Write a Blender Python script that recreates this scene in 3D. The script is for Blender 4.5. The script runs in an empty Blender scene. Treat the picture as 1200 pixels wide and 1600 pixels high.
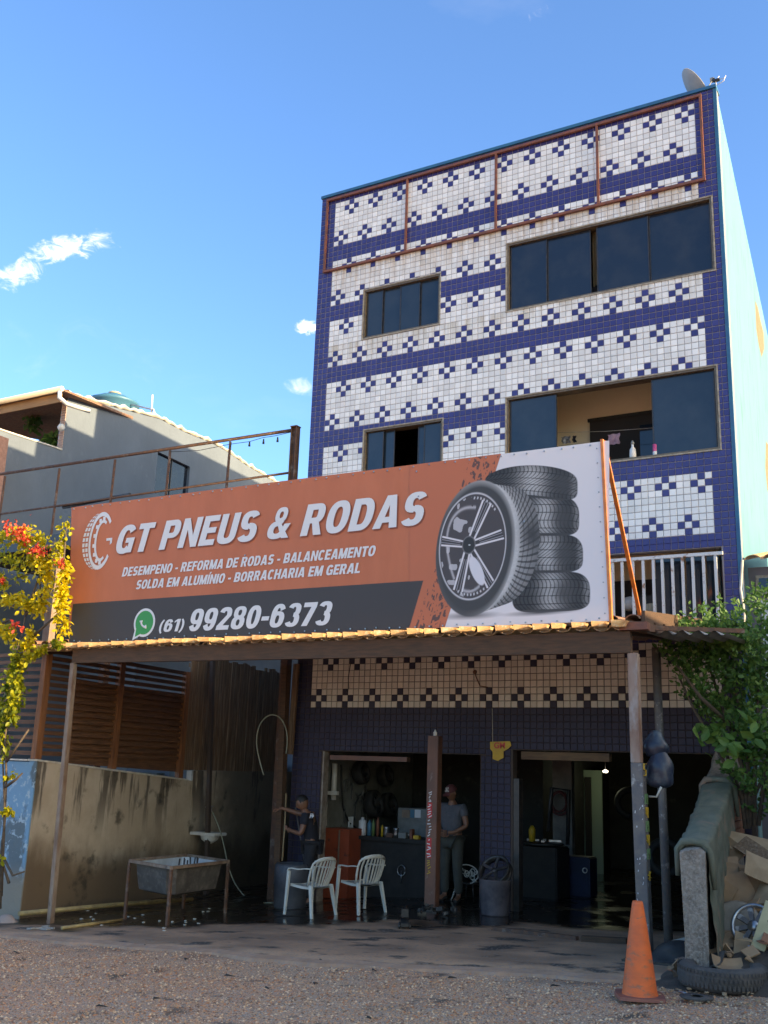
import bpy, bmesh, math, random
import numpy as np
from mathutils import Vector, Matrix
random.seed(7); np.random.seed(7)
rad = math.radians; PI = math.pi
sc = bpy.context.scene
col = sc.collection

# ------------------------------------------------------------------ camera
CAM = Vector((9.3005, -14.0788, -0.9388)); FPX = 1590.59
YAW, PITCH, ROLL = 0.5195, 0.247785, 0.0341535
_r = Vector((math.cos(YAW), math.sin(YAW), 0))
_f = Vector((-math.sin(YAW)*math.cos(PITCH), math.cos(YAW)*math.cos(PITCH), math.sin(PITCH)))
_u = _r.cross(_f)
R2 = _r*math.cos(ROLL) + _u*math.sin(ROLL)
U2 = _u*math.cos(ROLL) - _r*math.sin(ROLL)
cd = bpy.data.cameras.new('camera'); cam = bpy.data.objects.new('camera', cd); col.objects.link(cam)
m = Matrix.Identity(4)
for i in range(3):
    m[i][0] = R2[i]; m[i][1] = U2[i]; m[i][2] = -_f[i]; m[i][3] = CAM[i]
cam.matrix_world = m
cd.sensor_fit = 'VERTICAL'; cd.sensor_height = 24.0; cd.lens = 24.0*FPX/1600.0
cd.clip_start = 0.05; cd.clip_end = 3000
sc.camera = cam

# survey helpers: the world point where a sight line from the surveyed camera station meets a known plane
def ray(px, py): return _f + R2*((px-600)/FPX) - U2*((py-800)/FPX)
def aty(px, py, y):
    d = ray(px, py); return CAM + d*((y-CAM.y)/d.y)
def atx(px, py, x):
    d = ray(px, py); return CAM + d*((x-CAM.x)/d.x)
def atz(px, py, z):
    d = ray(px, py); return CAM + d*((z-CAM.z)/d.z)

# ------------------------------------------------------------------ sky and sun
SUN_EL, SUN_AZ = 17.5, 0.5     # azimuth measured from +X towards +Y
w = bpy.data.worlds.new('World'); sc.world = w; w.use_nodes = True
nt = w.node_tree; nt.nodes.clear()
N = nt.nodes.new; L = nt.links.new
out = N('ShaderNodeOutputWorld'); bg = N('ShaderNodeBackground'); bg.inputs[1].default_value = 0.15
sky = N('ShaderNodeTexSky'); sky.sky_type = 'NISHITA'; sky.sun_disc = False
sky.sun_elevation = rad(SUN_EL); sky.sun_rotation = rad(90-SUN_AZ)
sky.air_density = 1.0; sky.dust_density = 1.0; sky.ozone_density = 3.5
tc = N('ShaderNodeTexCoord')
def wmath(op, a, b=None, clamp=False):
    n = N('ShaderNodeMath'); n.operation = op; n.use_clamp = clamp
    for i, v in enumerate((a, b)):
        if v is None: continue
        if isinstance(v, (int, float)): n.inputs[i].default_value = v
        else: L(v, n.inputs[i])
    return n.outputs[0]
def cloud(dirv, right_sz, up_sz, scale, seed, lo, hi, tilt=0.0):
    """one wisp of cloud around a fixed sky direction"""
    d = dirv.normalized(); rt = Vector((d.y, -d.x, 0)).normalized(); up = rt.cross(d)
    r_ = rt*math.cos(tilt)+up*math.sin(tilt); u_ = up*math.cos(tilt)-rt*math.sin(tilt)
    def dot(v):
        n = N('ShaderNodeVectorMath'); n.operation = 'DOT_PRODUCT'; L(tc.outputs['Generated'], n.inputs[0]); n.inputs[1].default_value = v; return n.outputs['Value']
    a = wmath('DIVIDE', dot(r_), right_sz); b = wmath('DIVIDE', dot(u_), up_sz)
    rr = wmath('ADD', wmath('MULTIPLY', a, a), wmath('MULTIPLY', b, b))
    fall = wmath('SUBTRACT', 1.0, rr, True)
    front = wmath('GREATER_THAN', dot(d), 0.3)
    mp = N('ShaderNodeMapping'); L(tc.outputs['Generated'], mp.inputs[0]); mp.inputs['Location'].default_value = (seed, seed*.7, 0)
    mp.inputs['Scale'].default_value = (1, 1, 1.7)
    nz = N('ShaderNodeTexNoise'); nz.inputs['Scale'].default_value = scale; nz.inputs['Detail'].default_value = 9; nz.inputs['Roughness'].default_value = .68; nz.inputs['Distortion'].default_value = .9
    L(mp.outputs[0], nz.inputs['Vector'])
    v = wmath('ADD', nz.outputs[0], wmath('MULTIPLY', wmath('SUBTRACT', fall, 1.0), .62))
    mr = N('ShaderNodeMapRange'); mr.interpolation_type = 'SMOOTHSTEP'; L(v, mr.inputs[0]); mr.inputs[1].default_value = lo; mr.inputs[2].default_value = hi
    return wmath('MULTIPLY', mr.outputs[0], front)
masks = [cloud(ray(110, 388), .068, .020, 50, 3.1, .30, .74, .36),
         cloud(ray(30, 428), .052, .024, 46, 1.7, .32, .78, .55),
         cloud(ray(482, 512), .020, .012, 60, 5.2, .22, .62),
         cloud(ray(150, 560), .30, .11, 14, 7.7, .46, 2.4),
         cloud(ray(470, 606), .035, .02, 30, 4.2, .3, 1.0),
         cloud(ray(840, 18), .03, .02, 30, 9.2, .35, 1.1)]
tot = masks[0]
for k in masks[1:]: tot = wmath('MAXIMUM', tot, k)
# sparse thin cloud for the whole sky, so windows and wet ground have something to mirror
nz = N('ShaderNodeTexNoise'); nz.inputs['Scale'].default_value = 2.6; nz.inputs['Detail'].default_value = 8
mp = N('ShaderNodeMapping'); L(tc.outputs['Generated'], mp.inputs[0]); mp.inputs['Scale'].default_value = (1, 1, 2.5); L(mp.outputs[0], nz.inputs['Vector'])
mr = N('ShaderNodeMapRange'); L(nz.outputs[0], mr.inputs[0]); mr.inputs[1].default_value = .66; mr.inputs[2].default_value = .95; mr.inputs[4].default_value = .15
tot = wmath('MAXIMUM', tot, mr.outputs[0])
tint = N('ShaderNodeMix'); tint.data_type = 'RGBA'; tint.blend_type = 'MULTIPLY'; tint.inputs[0].default_value = 1
L(sky.outputs[0], tint.inputs[6])
# the low sun warms and whitens the half of the sky it stands in; the half away from it is the deep blue of the picture
sv = Vector((math.cos(rad(SUN_AZ))*math.cos(rad(SUN_EL)), math.sin(rad(SUN_AZ))*math.cos(rad(SUN_EL)), math.sin(rad(SUN_EL))))
nd = N('ShaderNodeVectorMath'); nd.operation = 'DOT_PRODUCT'; L(tc.outputs['Generated'], nd.inputs[0]); nd.inputs[1].default_value = sv
md = N('ShaderNodeMapRange'); md.interpolation_type = 'SMOOTHSTEP'; L(nd.outputs['Value'], md.inputs[0]); md.inputs[1].default_value = .10; md.inputs[2].default_value = .95
mt_ = N('ShaderNodeMix'); mt_.data_type = 'RGBA'; L(md.outputs[0], mt_.inputs[0]); mt_.inputs[6].default_value = (.66, .92, 1.28, 1); mt_.inputs[7].default_value = (1.7, 1.45, 1.2, 1); L(mt_.outputs[2], tint.inputs[7])
mx = N('ShaderNodeMix'); mx.data_type = 'RGBA'; L(tot, mx.inputs[0]); L(tint.outputs[2], mx.inputs[6]); mx.inputs[7].default_value = (6.2, 6.0, 5.8, 1)
L(mx.outputs[2], bg.inputs[0]); L(bg.outputs[0], out.inputs[0])

sl = bpy.data.lights.new('sun', 'SUN'); sun = bpy.data.objects.new('sun', sl); col.objects.link(sun)
sl.energy = 4.0; sl.angle = rad(0.5); sl.color = (1.0, .82, .60)
sdir = Vector((math.cos(rad(SUN_AZ))*math.cos(rad(SUN_EL)), math.sin(rad(SUN_AZ))*math.cos(rad(SUN_EL)), math.sin(rad(SUN_EL))))
sun.rotation_euler = sdir.to_track_quat('Z', 'Y').to_euler(); sun.location = (40, 0, 30)
sc.view_settings.view_transform = 'Standard'; sc.view_settings.look = 'None'
sc.view_settings.exposure = 1.42; sc.view_settings.gamma = 1
sc.view_settings.use_white_balance = True; sc.view_settings.white_balance_temperature = 8050; sc.view_settings.white_balance_tint = 6

# ------------------------------------------------------------------ object helpers
def tag(o, label=None, cat=None, group=None, kind=None):
    if label: o['label'] = label
    if cat: o['category'] = cat
    if group: o['group'] = group
    if kind: o['kind'] = kind
    return o
def thing(name, label, cat, loc=(0, 0, 0), rz=0, group=None):
    o = bpy.data.objects.new(name, None); col.objects.link(o); o.location = loc; o.rotation_euler = (0, 0, rz)
    o.empty_display_size = .2
    return tag(o, label, cat, group)
def copy_tree(o, parent=None):
    c = o.copy(); col.objects.link(c); c.parent = parent
    for ch in list(o.children): copy_tree(ch, c)
    return c
class MB:
    """collects faces, links them as one mesh"""
    def __init__(s): s.v = []; s.f = []; s.mi = []; s.sm = []; s.cur = 0; s.smooth = False
    def face(s, pts):
        n = len(s.v); s.v += [tuple(p) for p in pts]; s.f.append(tuple(range(n, n+len(pts)))); s.mi.append(s.cur); s.sm.append(s.smooth)
    def raw(s, vs, fs):
        n = len(s.v); s.v += [tuple(p) for p in vs]
        for f in fs: s.f.append(tuple(i+n for i in f)); s.mi.append(s.cur); s.sm.append(s.smooth)
    def hexa(s, p):   # p: 8 points, bottom 4 ccw, top 4 ccw
        s.raw(p, [(3, 2, 1, 0), (4, 5, 6, 7), (0, 1, 5, 4), (1, 2, 6, 5), (2, 3, 7, 6), (3, 0, 4, 7)])
    def box(s, a, b):
        x0, y0, z0 = a; x1, y1, z1 = b
        s.hexa([(x0, y0, z0), (x1, y0, z0), (x1, y1, z0), (x0, y1, z0), (x0, y0, z1), (x1, y0, z1), (x1, y1, z1), (x0, y1, z1)])
    def bar(s, a, b, w, h=None, up=(0, 0, 1)):
        """rectangular bar from a to b"""
        a = Vector(a); b = Vector(b); h = h or w; d = (b-a).normalized(); up = Vector(up)
        if abs(d.dot(up)) > .98: up = Vector((0, 1, 0))
        x = d.cross(up).normalized()*w/2; y = x.cross(d).normalized()*h/2
        s.hexa([a-x-y, a+x-y, b+x-y, b-x-y, a-x+y, a+x+y, b+x+y, b-x+y])
    def tube(s, pts, r, seg=8, cap=True):
        pts = [Vector(p) for p in pts]; n = len(pts)
        rs = r if isinstance(r, (list, tuple)) else [r]*n
        base = len(s.v); prev = None
        for i, p in enumerate(pts):
            d = (pts[min(i+1, n-1)]-pts[max(i-1, 0)]).normalized()
            if prev is None:
                up = Vector((0, 0, 1)) if abs(d.z) < .9 else Vector((1, 0, 0)); x = d.cross(up).normalized()
            else: x = (prev-d*prev.dot(d)).normalized()
            prev = x; y = d.cross(x)
            for k in range(seg):
                a = 2*PI*k/seg; s.v.append(tuple(p+(x*math.cos(a)+y*math.sin(a))*rs[i]))
        for i in range(n-1):
            for k in range(seg):
                k2 = (k+1) % seg; s.f.append((base+i*seg+k, base+i*seg+k2, base+(i+1)*seg+k2, base+(i+1)*seg+k)); s.mi.append(s.cur); s.sm.append(True)
        if cap:
            s.f.append(tuple(base+k for k in range(seg))[::-1]); s.mi.append(s.cur); s.sm.append(False)
            s.f.append(tuple(base+(n-1)*seg+k for k in range(seg))); s.mi.append(s.cur); s.sm.append(False)
    def lathe(s, prof, c=(0, 0, 0), seg=24, axis='z', closed=False):
        """prof: (radius, height) list"""
        c = Vector(c); base = len(s.v); n = len(prof)
        for (r, h) in prof:
            for k in range(seg):
                a = 2*PI*k/seg; x, y = r*math.cos(a), r*math.sin(a)
                p = (x, y, h) if axis == 'z' else ((h, x, y) if axis == 'x' else (x, h, y))
                s.v.append(tuple(c+Vector(p)))
        rng = n if closed else n-1
        for i in range(rng):
            j = (i+1) % n
            for k in range(seg):
                k2 = (k+1) % seg; s.f.append((base+i*seg+k, base+i*seg+k2, base+j*seg+k2, base+j*seg+k)); s.mi.append(s.cur); s.sm.append(True)
    def prism(s, poly, a, b):
        """poly of (x,z) extruded from y=a to y=b"""
        n = len(poly); s.raw([(x, a, z) for x, z in poly]+[(x, b, z) for x, z in poly],
              [tuple(range(n)), tuple(range(2*n-1, n-1, -1))]+[(i, n+i, n+(i+1) % n, (i+1) % n) for i in range(n)])
    def grid(s, fn, nu, nv):
        base = len(s.v)
        for j in range(nv+1):
            for i in range(nu+1): s.v.append(tuple(fn(i/nu, j/nv)))
        for j in range(nv):
            for i in range(nu):
                a = base+j*(nu+1)+i; s.f.append((a, a+1, a+nu+2, a+nu+1)); s.mi.append(s.cur); s.sm.append(s.smooth)
    def build(s, name, mats, parent=None, bevel=0, mat_world=False):
        me = bpy.data.meshes.new(name); me.from_pydata(s.v, [], s.f)
        if not isinstance(mats, (list, tuple)): mats = [mats]
        for q in mats: me.materials.append(q)
        me.polygons.foreach_set('material_index', s.mi); me.polygons.foreach_set('use_smooth', s.sm)
        bm = bmesh.new(); bm.from_mesh(me)
        if len(bm.faces) < 60000: bmesh.ops.recalc_face_normals(bm, faces=bm.faces)
        if bevel:
            bmesh.ops.remove_doubles(bm, verts=bm.verts, dist=1e-5)
            es = [e for e in bm.edges if len(e.link_faces) == 2 and e.calc_face_angle(0) > .6]
            bmesh.ops.bevel(bm, geom=es, offset=bevel, segments=2, affect='EDGES', clamp_overlap=True)
        bm.to_mesh(me); bm.free(); me.update()
        o = bpy.data.objects.new(name, me); col.objects.link(o)
        if parent: o.parent = parent
        return o
def curve(pts, n=6):
    """smooth path through the points"""
    P_ = [Vector(p) for p in pts]; P_ = [P_[0]*2-P_[1]]+P_+[P_[-1]*2-P_[-2]]; out_ = []
    for i in range(1, len(P_)-2):
        a, b, c, d = P_[i-1:i+3]
        for k in range(n):
            t = k/n; out_.append(.5*((2*b)+(c-a)*t+(2*a-5*b+4*c-d)*t*t+(3*b-a-3*c+d)*t**3))
    return out_+[P_[-2]]
def struct(name, mb, mats, **k):
    o = mb.build(name, mats, **k); o['kind'] = 'structure'; return o

# ------------------------------------------------------------------ materials
def mat(name, c1, rough=.6, c2=None, scale=6, lo=.35, hi=.65, c3=None, scale3=2, lo3=.5, hi3=.7, metal=0, spec=.5,
        bump=0, bscale=60, stretch=(1, 1, 1), emit=0, rough2=None, coord='Object', trans=0, detail=6, alpha=1):
    m = bpy.data.materials.new(name); m.use_nodes = True; t = m.node_tree; b = t.nodes['Principled BSDF']
    n = t.nodes.new; l = t.links.new
    b.inputs['Roughness'].default_value = rough; b.inputs['Metallic'].default_value = metal; b.inputs['Specular IOR Level'].default_value = spec
    b.inputs['Base Color'].default_value = (*c1, 1)
    if trans: b.inputs['Transmission Weight'].default_value = trans
    tcn = n('ShaderNodeTexCoord'); mpn = n('ShaderNodeMapping'); mpn.inputs['Scale'].default_value = stretch; l(tcn.outputs[coord], mpn.inputs[0])
    cur = None
    def noise(sc_, d=detail):
        q = n('ShaderNodeTexNoise'); q.inputs['Scale'].default_value = sc_; q.inputs['Detail'].default_value = d; q.inputs['Roughness'].default_value = .62; l(mpn.outputs[0], q.inputs['Vector']); return q.outputs[0]
    if c2:
        r = n('ShaderNodeMapRange'); l(noise(scale), r.inputs[0]); r.inputs[1].default_value = lo; r.inputs[2].default_value = hi
        x = n('ShaderNodeMix'); x.data_type = 'RGBA'; l(r.outputs[0], x.inputs[0]); x.inputs[6].default_value = (*c1, 1); x.inputs[7].default_value = (*c2, 1); cur = x.outputs[2]
        if rough2 is not None:
            rr = n('ShaderNodeMapRange'); l(r.outputs[0], rr.inputs[0]); rr.inputs[3].default_value = rough; rr.inputs[4].default_value = rough2; l(rr.outputs[0], b.inputs['Roughness'])
    if c3:
        r = n('ShaderNodeMapRange'); l(noise(scale3), r.inputs[0]); r.inputs[1].default_value = lo3; r.inputs[2].default_value = hi3
        x = n('ShaderNodeMix'); x.data_type = 'RGBA'; l(r.outputs[0], x.inputs[0])
        if cur: l(cur, x.inputs[6])
        else: x.inputs[6].default_value = (*c1, 1)
        x.inputs[7].default_value = (*c3, 1); cur = x.outputs[2]
    if cur: l(cur, b.inputs['Base Color'])
    if bump:
        q = n('ShaderNodeBump'); q.inputs['Strength'].default_value = min(bump, 1); q.inputs['Distance'].default_value = .02; l(noise(bscale, 4), q.inputs['Height']); l(q.outputs[0], b.inputs['Normal'])
    if emit:
        b.inputs['Emission Color'].default_value = (*c1, 1); b.inputs['Emission Strength'].default_value = emit
    return m

M = {}
M['grout'] = mat('grout', (.27, .255, .27), .9)
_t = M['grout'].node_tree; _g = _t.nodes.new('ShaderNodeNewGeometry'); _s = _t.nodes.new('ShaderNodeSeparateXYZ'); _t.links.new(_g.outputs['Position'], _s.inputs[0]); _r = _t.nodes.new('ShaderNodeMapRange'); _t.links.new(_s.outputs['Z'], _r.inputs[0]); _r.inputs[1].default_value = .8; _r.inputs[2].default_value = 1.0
_x = _t.nodes.new('ShaderNodeMix'); _x.data_type = 'RGBA'; _t.links.new(_r.outputs[0], _x.inputs[0]); _x.inputs[6].default_value = (.075, .055, .045, 1); _x.inputs[7].default_value = (.27, .255, .27, 1); _t.links.new(_x.outputs[2], _t.nodes['Principled BSDF'].inputs['Base Color'])  # darker below the canopy, its shade put into the grout colour
M['mint'] = mat('mint_paint', (.10, .285, .31), .8, (.092, .265, .285), 1.2, c3=(.065, .20, .22), scale3=4, lo3=.54, hi3=.70, bump=.3, bscale=25, stretch=(1, 1, .35))
M['mintpeel'] = mat('bare_plaster', (.26, .19, .12), .95, (.17, .12, .08), 12, bump=.5)
M['glass'] = mat('dark_window_glass', (.012, .020, .034), .05, (.03, .035, .042), 2.2, .45, .75, spec=.6, bump=.06, bscale=1.3, rough2=.16)
M['glassb'] = mat('dark_glass_sheet', (.014, .026, .040), .04, (.028, .040, .052), 1.8, spec=.6, bump=.05, bscale=1.1, rough2=.14)
M['alum'] = mat('bronze_frame', (.12, .09, .06), .5, (.2, .16, .11), 20, metal=.3)
M['cream'] = mat('cream_frame', (.42, .38, .30), .7, (.25, .2, .14), 15)
M['orust'] = mat('rust_red_steel', (.26, .085, .04), .6, (.15, .06, .04), 9, bump=.1)
M['obrace'] = mat('sunlit_orange_steel', (.74, .26, .06), .5, (.52, .15, .04), 9)  # orange brightened, the glow of the sun put into the colour
M['rust'] = mat('rusty_steel', (.16, .075, .04), .8, (.08, .05, .04), 12, c3=(.22, .17, .14), scale3=7, lo3=.55, hi3=.7, bump=.3)
M['soot'] = mat('sooty_black', (.012, .011, .010), .7, (.025, .022, .02), 6)
M['white'] = mat('white_paint', (.72, .72, .70), .5, (.60, .58, .52), 6)
M['whiterust'] = mat('white_paint_rusting', (.68, .70, .68), .5, (.30, .14, .06), 9, .58, .68)
M['bluetrim'] = mat('teal_edge_paint', (.02, .10, .22), .6, (.02, .16, .26), 4)
M['wood'] = mat('stained_wood', (.30, .12, .045), .6, (.18, .07, .03), 5, stretch=(6, 6, .6), bump=.2)
M['woodh'] = mat('slat_wood', (.20, .09, .042), .65, (.10, .05, .026), 5, stretch=(.8, .8, 8), bump=.2)
M['woodg'] = mat('weathered_boards', (.24, .14, .075), .8, (.11, .068, .04), 4, c3=(.30, .22, .15), scale3=3, stretch=(9, 9, .5), bump=.3)
M['timber'] = mat('old_timber', (.12, .062, .033), .85, (.07, .042, .026), 6, stretch=(.7, 6, 6), bump=.3)
M['steelg'] = mat('grey_painted_steel', (.17, .145, .125), .5, (.10, .095, .10), 9, c3=(.33, .31, .29), scale3=11, lo3=.6, hi3=.66, bump=.1)
M['steelw'] = mat('peeling_pale_steel', (.29, .22, .165), .6, (.17, .10, .065), 7, c3=(.09, .06, .045), scale3=4, lo3=.6, hi3=.7, stretch=(1, 1, .4))
M['postr'] = mat('pale_rusty_post', (.34, .24, .185), .65, (.21, .11, .07), 5, c3=(.38, .36, .34), scale3=7, stretch=(1, 1, .35))
M['brownpost'] = mat('brown_lift_column', (.20, .085, .05), .5, (.13, .06, .04), 7, c3=(.25, .16, .12), scale3=14, lo3=.62, hi3=.7, stretch=(1, 1, .5))
M['black'] = mat('black_rubber', (.02, .02, .02), .7, (.035, .033, .03), 10, bump=.2)
M['blackm'] = mat('black_metal', (.02, .02, .022), .35, (.05, .045, .04), 14)
M['chrome'] = mat('worn_alloy', (.42, .42, .43), .3, (.25, .25, .25), 12, metal=.9)
M['plastic'] = mat('white_monobloc_plastic', (.60, .60, .54), .38, (.50, .49, .43), 5, c3=(.36, .34, .28), scale3=12, lo3=.62, hi3=.75)
M['cabinet'] = mat('red_cabinet_paint', (.36, .075, .035), .4, (.28, .06, .03), 3, c3=(.12, .04, .03), scale3=8, lo3=.6, hi3=.7)
M['greym'] = mat('grey_machine_paint', (.22, .23, .22), .5, (.14, .14, .13), 5)
M['bluem'] = mat('navy_machine_paint', (.02, .035, .09), .4, (.02, .025, .05), 4)
M['yellow'] = mat('yellow_paint', (.62, .38, .02), .5, (.5, .3, .03), 12)
M['red'] = mat('red_print', (.55, .03, .03), .5)
M['greensk'] = mat('green_print', (.12, .20, .07), .5)
M['whitep'] = mat('white_print', (.70, .70, .70), .5)
M['card'] = mat('cardboard', (.36, .22, .12), .85, (.28, .165, .09), 5, c3=(.18, .11, .07), scale3=3, lo3=.58, hi3=.72)
M['card2'] = mat('pale_cardboard', (.42, .285, .165), .85, (.30, .195, .11), 5)
M['cloth'] = mat('grey_green_tarp', (.105, .12, .085), .85, (.16, .16, .115), 5, c3=(.24, .17, .12), scale3=3.3, lo3=.55, hi3=.66, bump=.3, bscale=90)
M['pvc'] = mat('white_pvc', (.62, .60, .54), .45, (.4, .36, .28), 8)
M['ypipe'] = mat('dirty_yellow_pipe', (.42, .30, .12), .6, (.22, .15, .07), 7)
M['conc_pale'] = mat('worn_concrete', (.30, .255, .205), .9, (.15, .12, .095), 7, c3=(.38, .33, .28), scale3=34, lo3=.45, hi3=.7, bump=1, bscale=26)
M['brick'] = mat('clay_brick', (.34, .15, .08), .9, (.24, .11, .07), 9, c3=(.35, .29, .24), scale3=6, lo3=.58, hi3=.7, bump=.5)
M['skin'] = mat('brown_skin', (.20, .095, .055), .5, (.22, .10, .06), 12)
M['greyshirt'] = mat('grey_tshirt', (.10, .105, .12), .9, (.07, .075, .09), 8, bump=1, bscale=9)
M['blackshirt'] = mat('black_tshirt', (.012, .013, .020), .9, (.02, .02, .028), 8, bump=.3, bscale=14)
M['pants'] = mat('olive_trousers', (.06, .062, .05), .9, (.045, .045, .04), 7, bump=.3, bscale=16)
M['dpants'] = mat('dark_trousers', (.018, .018, .022), .9, bump=.3, bscale=16)
M['hair'] = mat('black_hair', (.012, .01, .009), .6)
M['ply'] = mat('room_cream_wall', (.85, .74, .54), .85, (.80, .69, .50), 2.2)
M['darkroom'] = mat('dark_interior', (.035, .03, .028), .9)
M['garage'] = mat('sooty_wall', (.05, .048, .042), .85, (.028, .026, .023), 1.6, c3=(.09, .085, .07), scale3=4, lo3=.6, hi3=.75)
M['garagel'] = mat('grey_inner_wall', (.26, .27, .245), .8, (.15, .145, .125), 1.8, c3=(.07, .065, .055), scale3=4.5, lo3=.58, hi3=.75)
M['lamp'] = mat('lit_bulb', (1, .93, .85), .5, emit=3)
M['render_grey'] = mat('grey_blue_render', (.16, .195, .235), .9, (.135, .165, .20), .8, c3=(.20, .235, .27), scale3=2.6, lo3=.6, hi3=.8, bump=.35, bscale=12, stretch=(1, 1, .6))
M['render_lt'] = mat('pale_render', (.26, .29, .33), .9, (.21, .235, .27), 1.4, bump=.2, bscale=12)
M['mortar'] = mat('lime_mortar', (.74, .70, .62), .9, (.55, .50, .42), 9, bump=.6)
M['gutter'] = mat('cream_gutter', (.62, .52, .40), .6)
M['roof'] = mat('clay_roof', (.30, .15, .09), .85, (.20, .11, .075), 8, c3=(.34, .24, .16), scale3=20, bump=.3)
M['rooflit'] = mat('sunlit_clay', (.70, .44, .20), .8, (.50, .26, .12), 9, c3=(.76, .62, .42), scale3=16, lo3=.55, hi3=.7, bump=.2)  # lighter copy of the roof clay, with sunlight in its colour
M['fibro'] = mat('fibre_cement', (.36, .34, .31), .9, (.26, .24, .21), 4)
M['tankb'] = mat('blue_water_tank', (.05, .17, .26), .45)
M['orangecone'] = mat('cone_orange', (.85, .16, .035), .6, (.66, .13, .04), 5, c3=(.34, .14, .08), scale3=9, lo3=.55, hi3=.68, bump=.2, stretch=(1, 1, 2.2))
M['conebase'] = mat('cone_base', (.32, .10, .06), .7, (.22, .09, .07), 8)
M['tyre'] = mat('dusty_tyre', (.10, .085, .075), .9, (.06, .055, .05), 8, c3=(.15, .12, .10), scale3=3, bump=.3, bscale=80)
M['soil'] = mat('soil_rubble', (.10, .07, .05), .95, (.06, .045, .035), 7, bump=1, bscale=12)
M['bark'] = mat('bark', (.13, .095, .065), .9, (.08, .06, .045), 14, bump=.4)
M['hose'] = mat('pale_hose', (.26, .27, .20), .5)
M['curtain'] = mat('beige_curtain', (.30, .22, .11), .9, (.2, .14, .07), 6, stretch=(9, 1, .4))
M['pink'] = mat('pink_cloth', (.60, .38, .42), .9, (.35, .2, .25), 9)
M['enamel'] = mat('chipped_enamel', (.55, .60, .62), .35, (.40, .43, .44), 5, c3=(.06, .05, .045), scale3=9, lo3=.62, hi3=.68)
M['concg'] = mat('grimy_tub', (.10, .088, .075), .7, (.06, .052, .045), 5, c3=(.16, .14, .12), scale3=9)

def leafmat(name, a, b_, c_, tr=.25):
    m = bpy.data.materials.new(name); m.use_nodes = True; t = m.node_tree; b = t.nodes['Principled BSDF']; out_ = t.nodes['Material Output']
    n = t.nodes.new; l = t.links.new
    at = n('ShaderNodeAttribute'); at.attribute_name = 'tint'
    cr = n('ShaderNodeValToRGB'); cr.color_ramp.elements[0].color = (*a, 1); cr.color_ramp.elements[1].color = (*c_, 1)
    e = cr.color_ramp.elements.new(.55); e.color = (*b_, 1); l(at.outputs['Fac'], cr.inputs[0]); l(cr.outputs[0], b.inputs['Base Color'])
    b.inputs['Roughness'].default_value = .5
    tl = n('ShaderNodeBsdfTranslucent'); l(cr.outputs[0], tl.inputs[0]); ms = n('ShaderNodeMixShader'); ms.inputs[0].default_value = tr
    l(b.outputs[0], ms.inputs[1]); l(tl.outputs[0], ms.inputs[2]); l(ms.outputs[0], out_.inputs[0])
    return m
M['leaf'] = leafmat('bush_leaf', (.05, .12, .03), (.12, .25, .06), (.28, .42, .09), .45)
M['leafy'] = leafmat('bougainvillea_leaf', (.04, .11, .012), (.42, .40, .02), (.80, .60, .03), .45)
M['flower'] = leafmat('bougainvillea_bract', (.55, .05, .03), (.70, .08, .05), (.72, .22, .06), .4)

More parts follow.
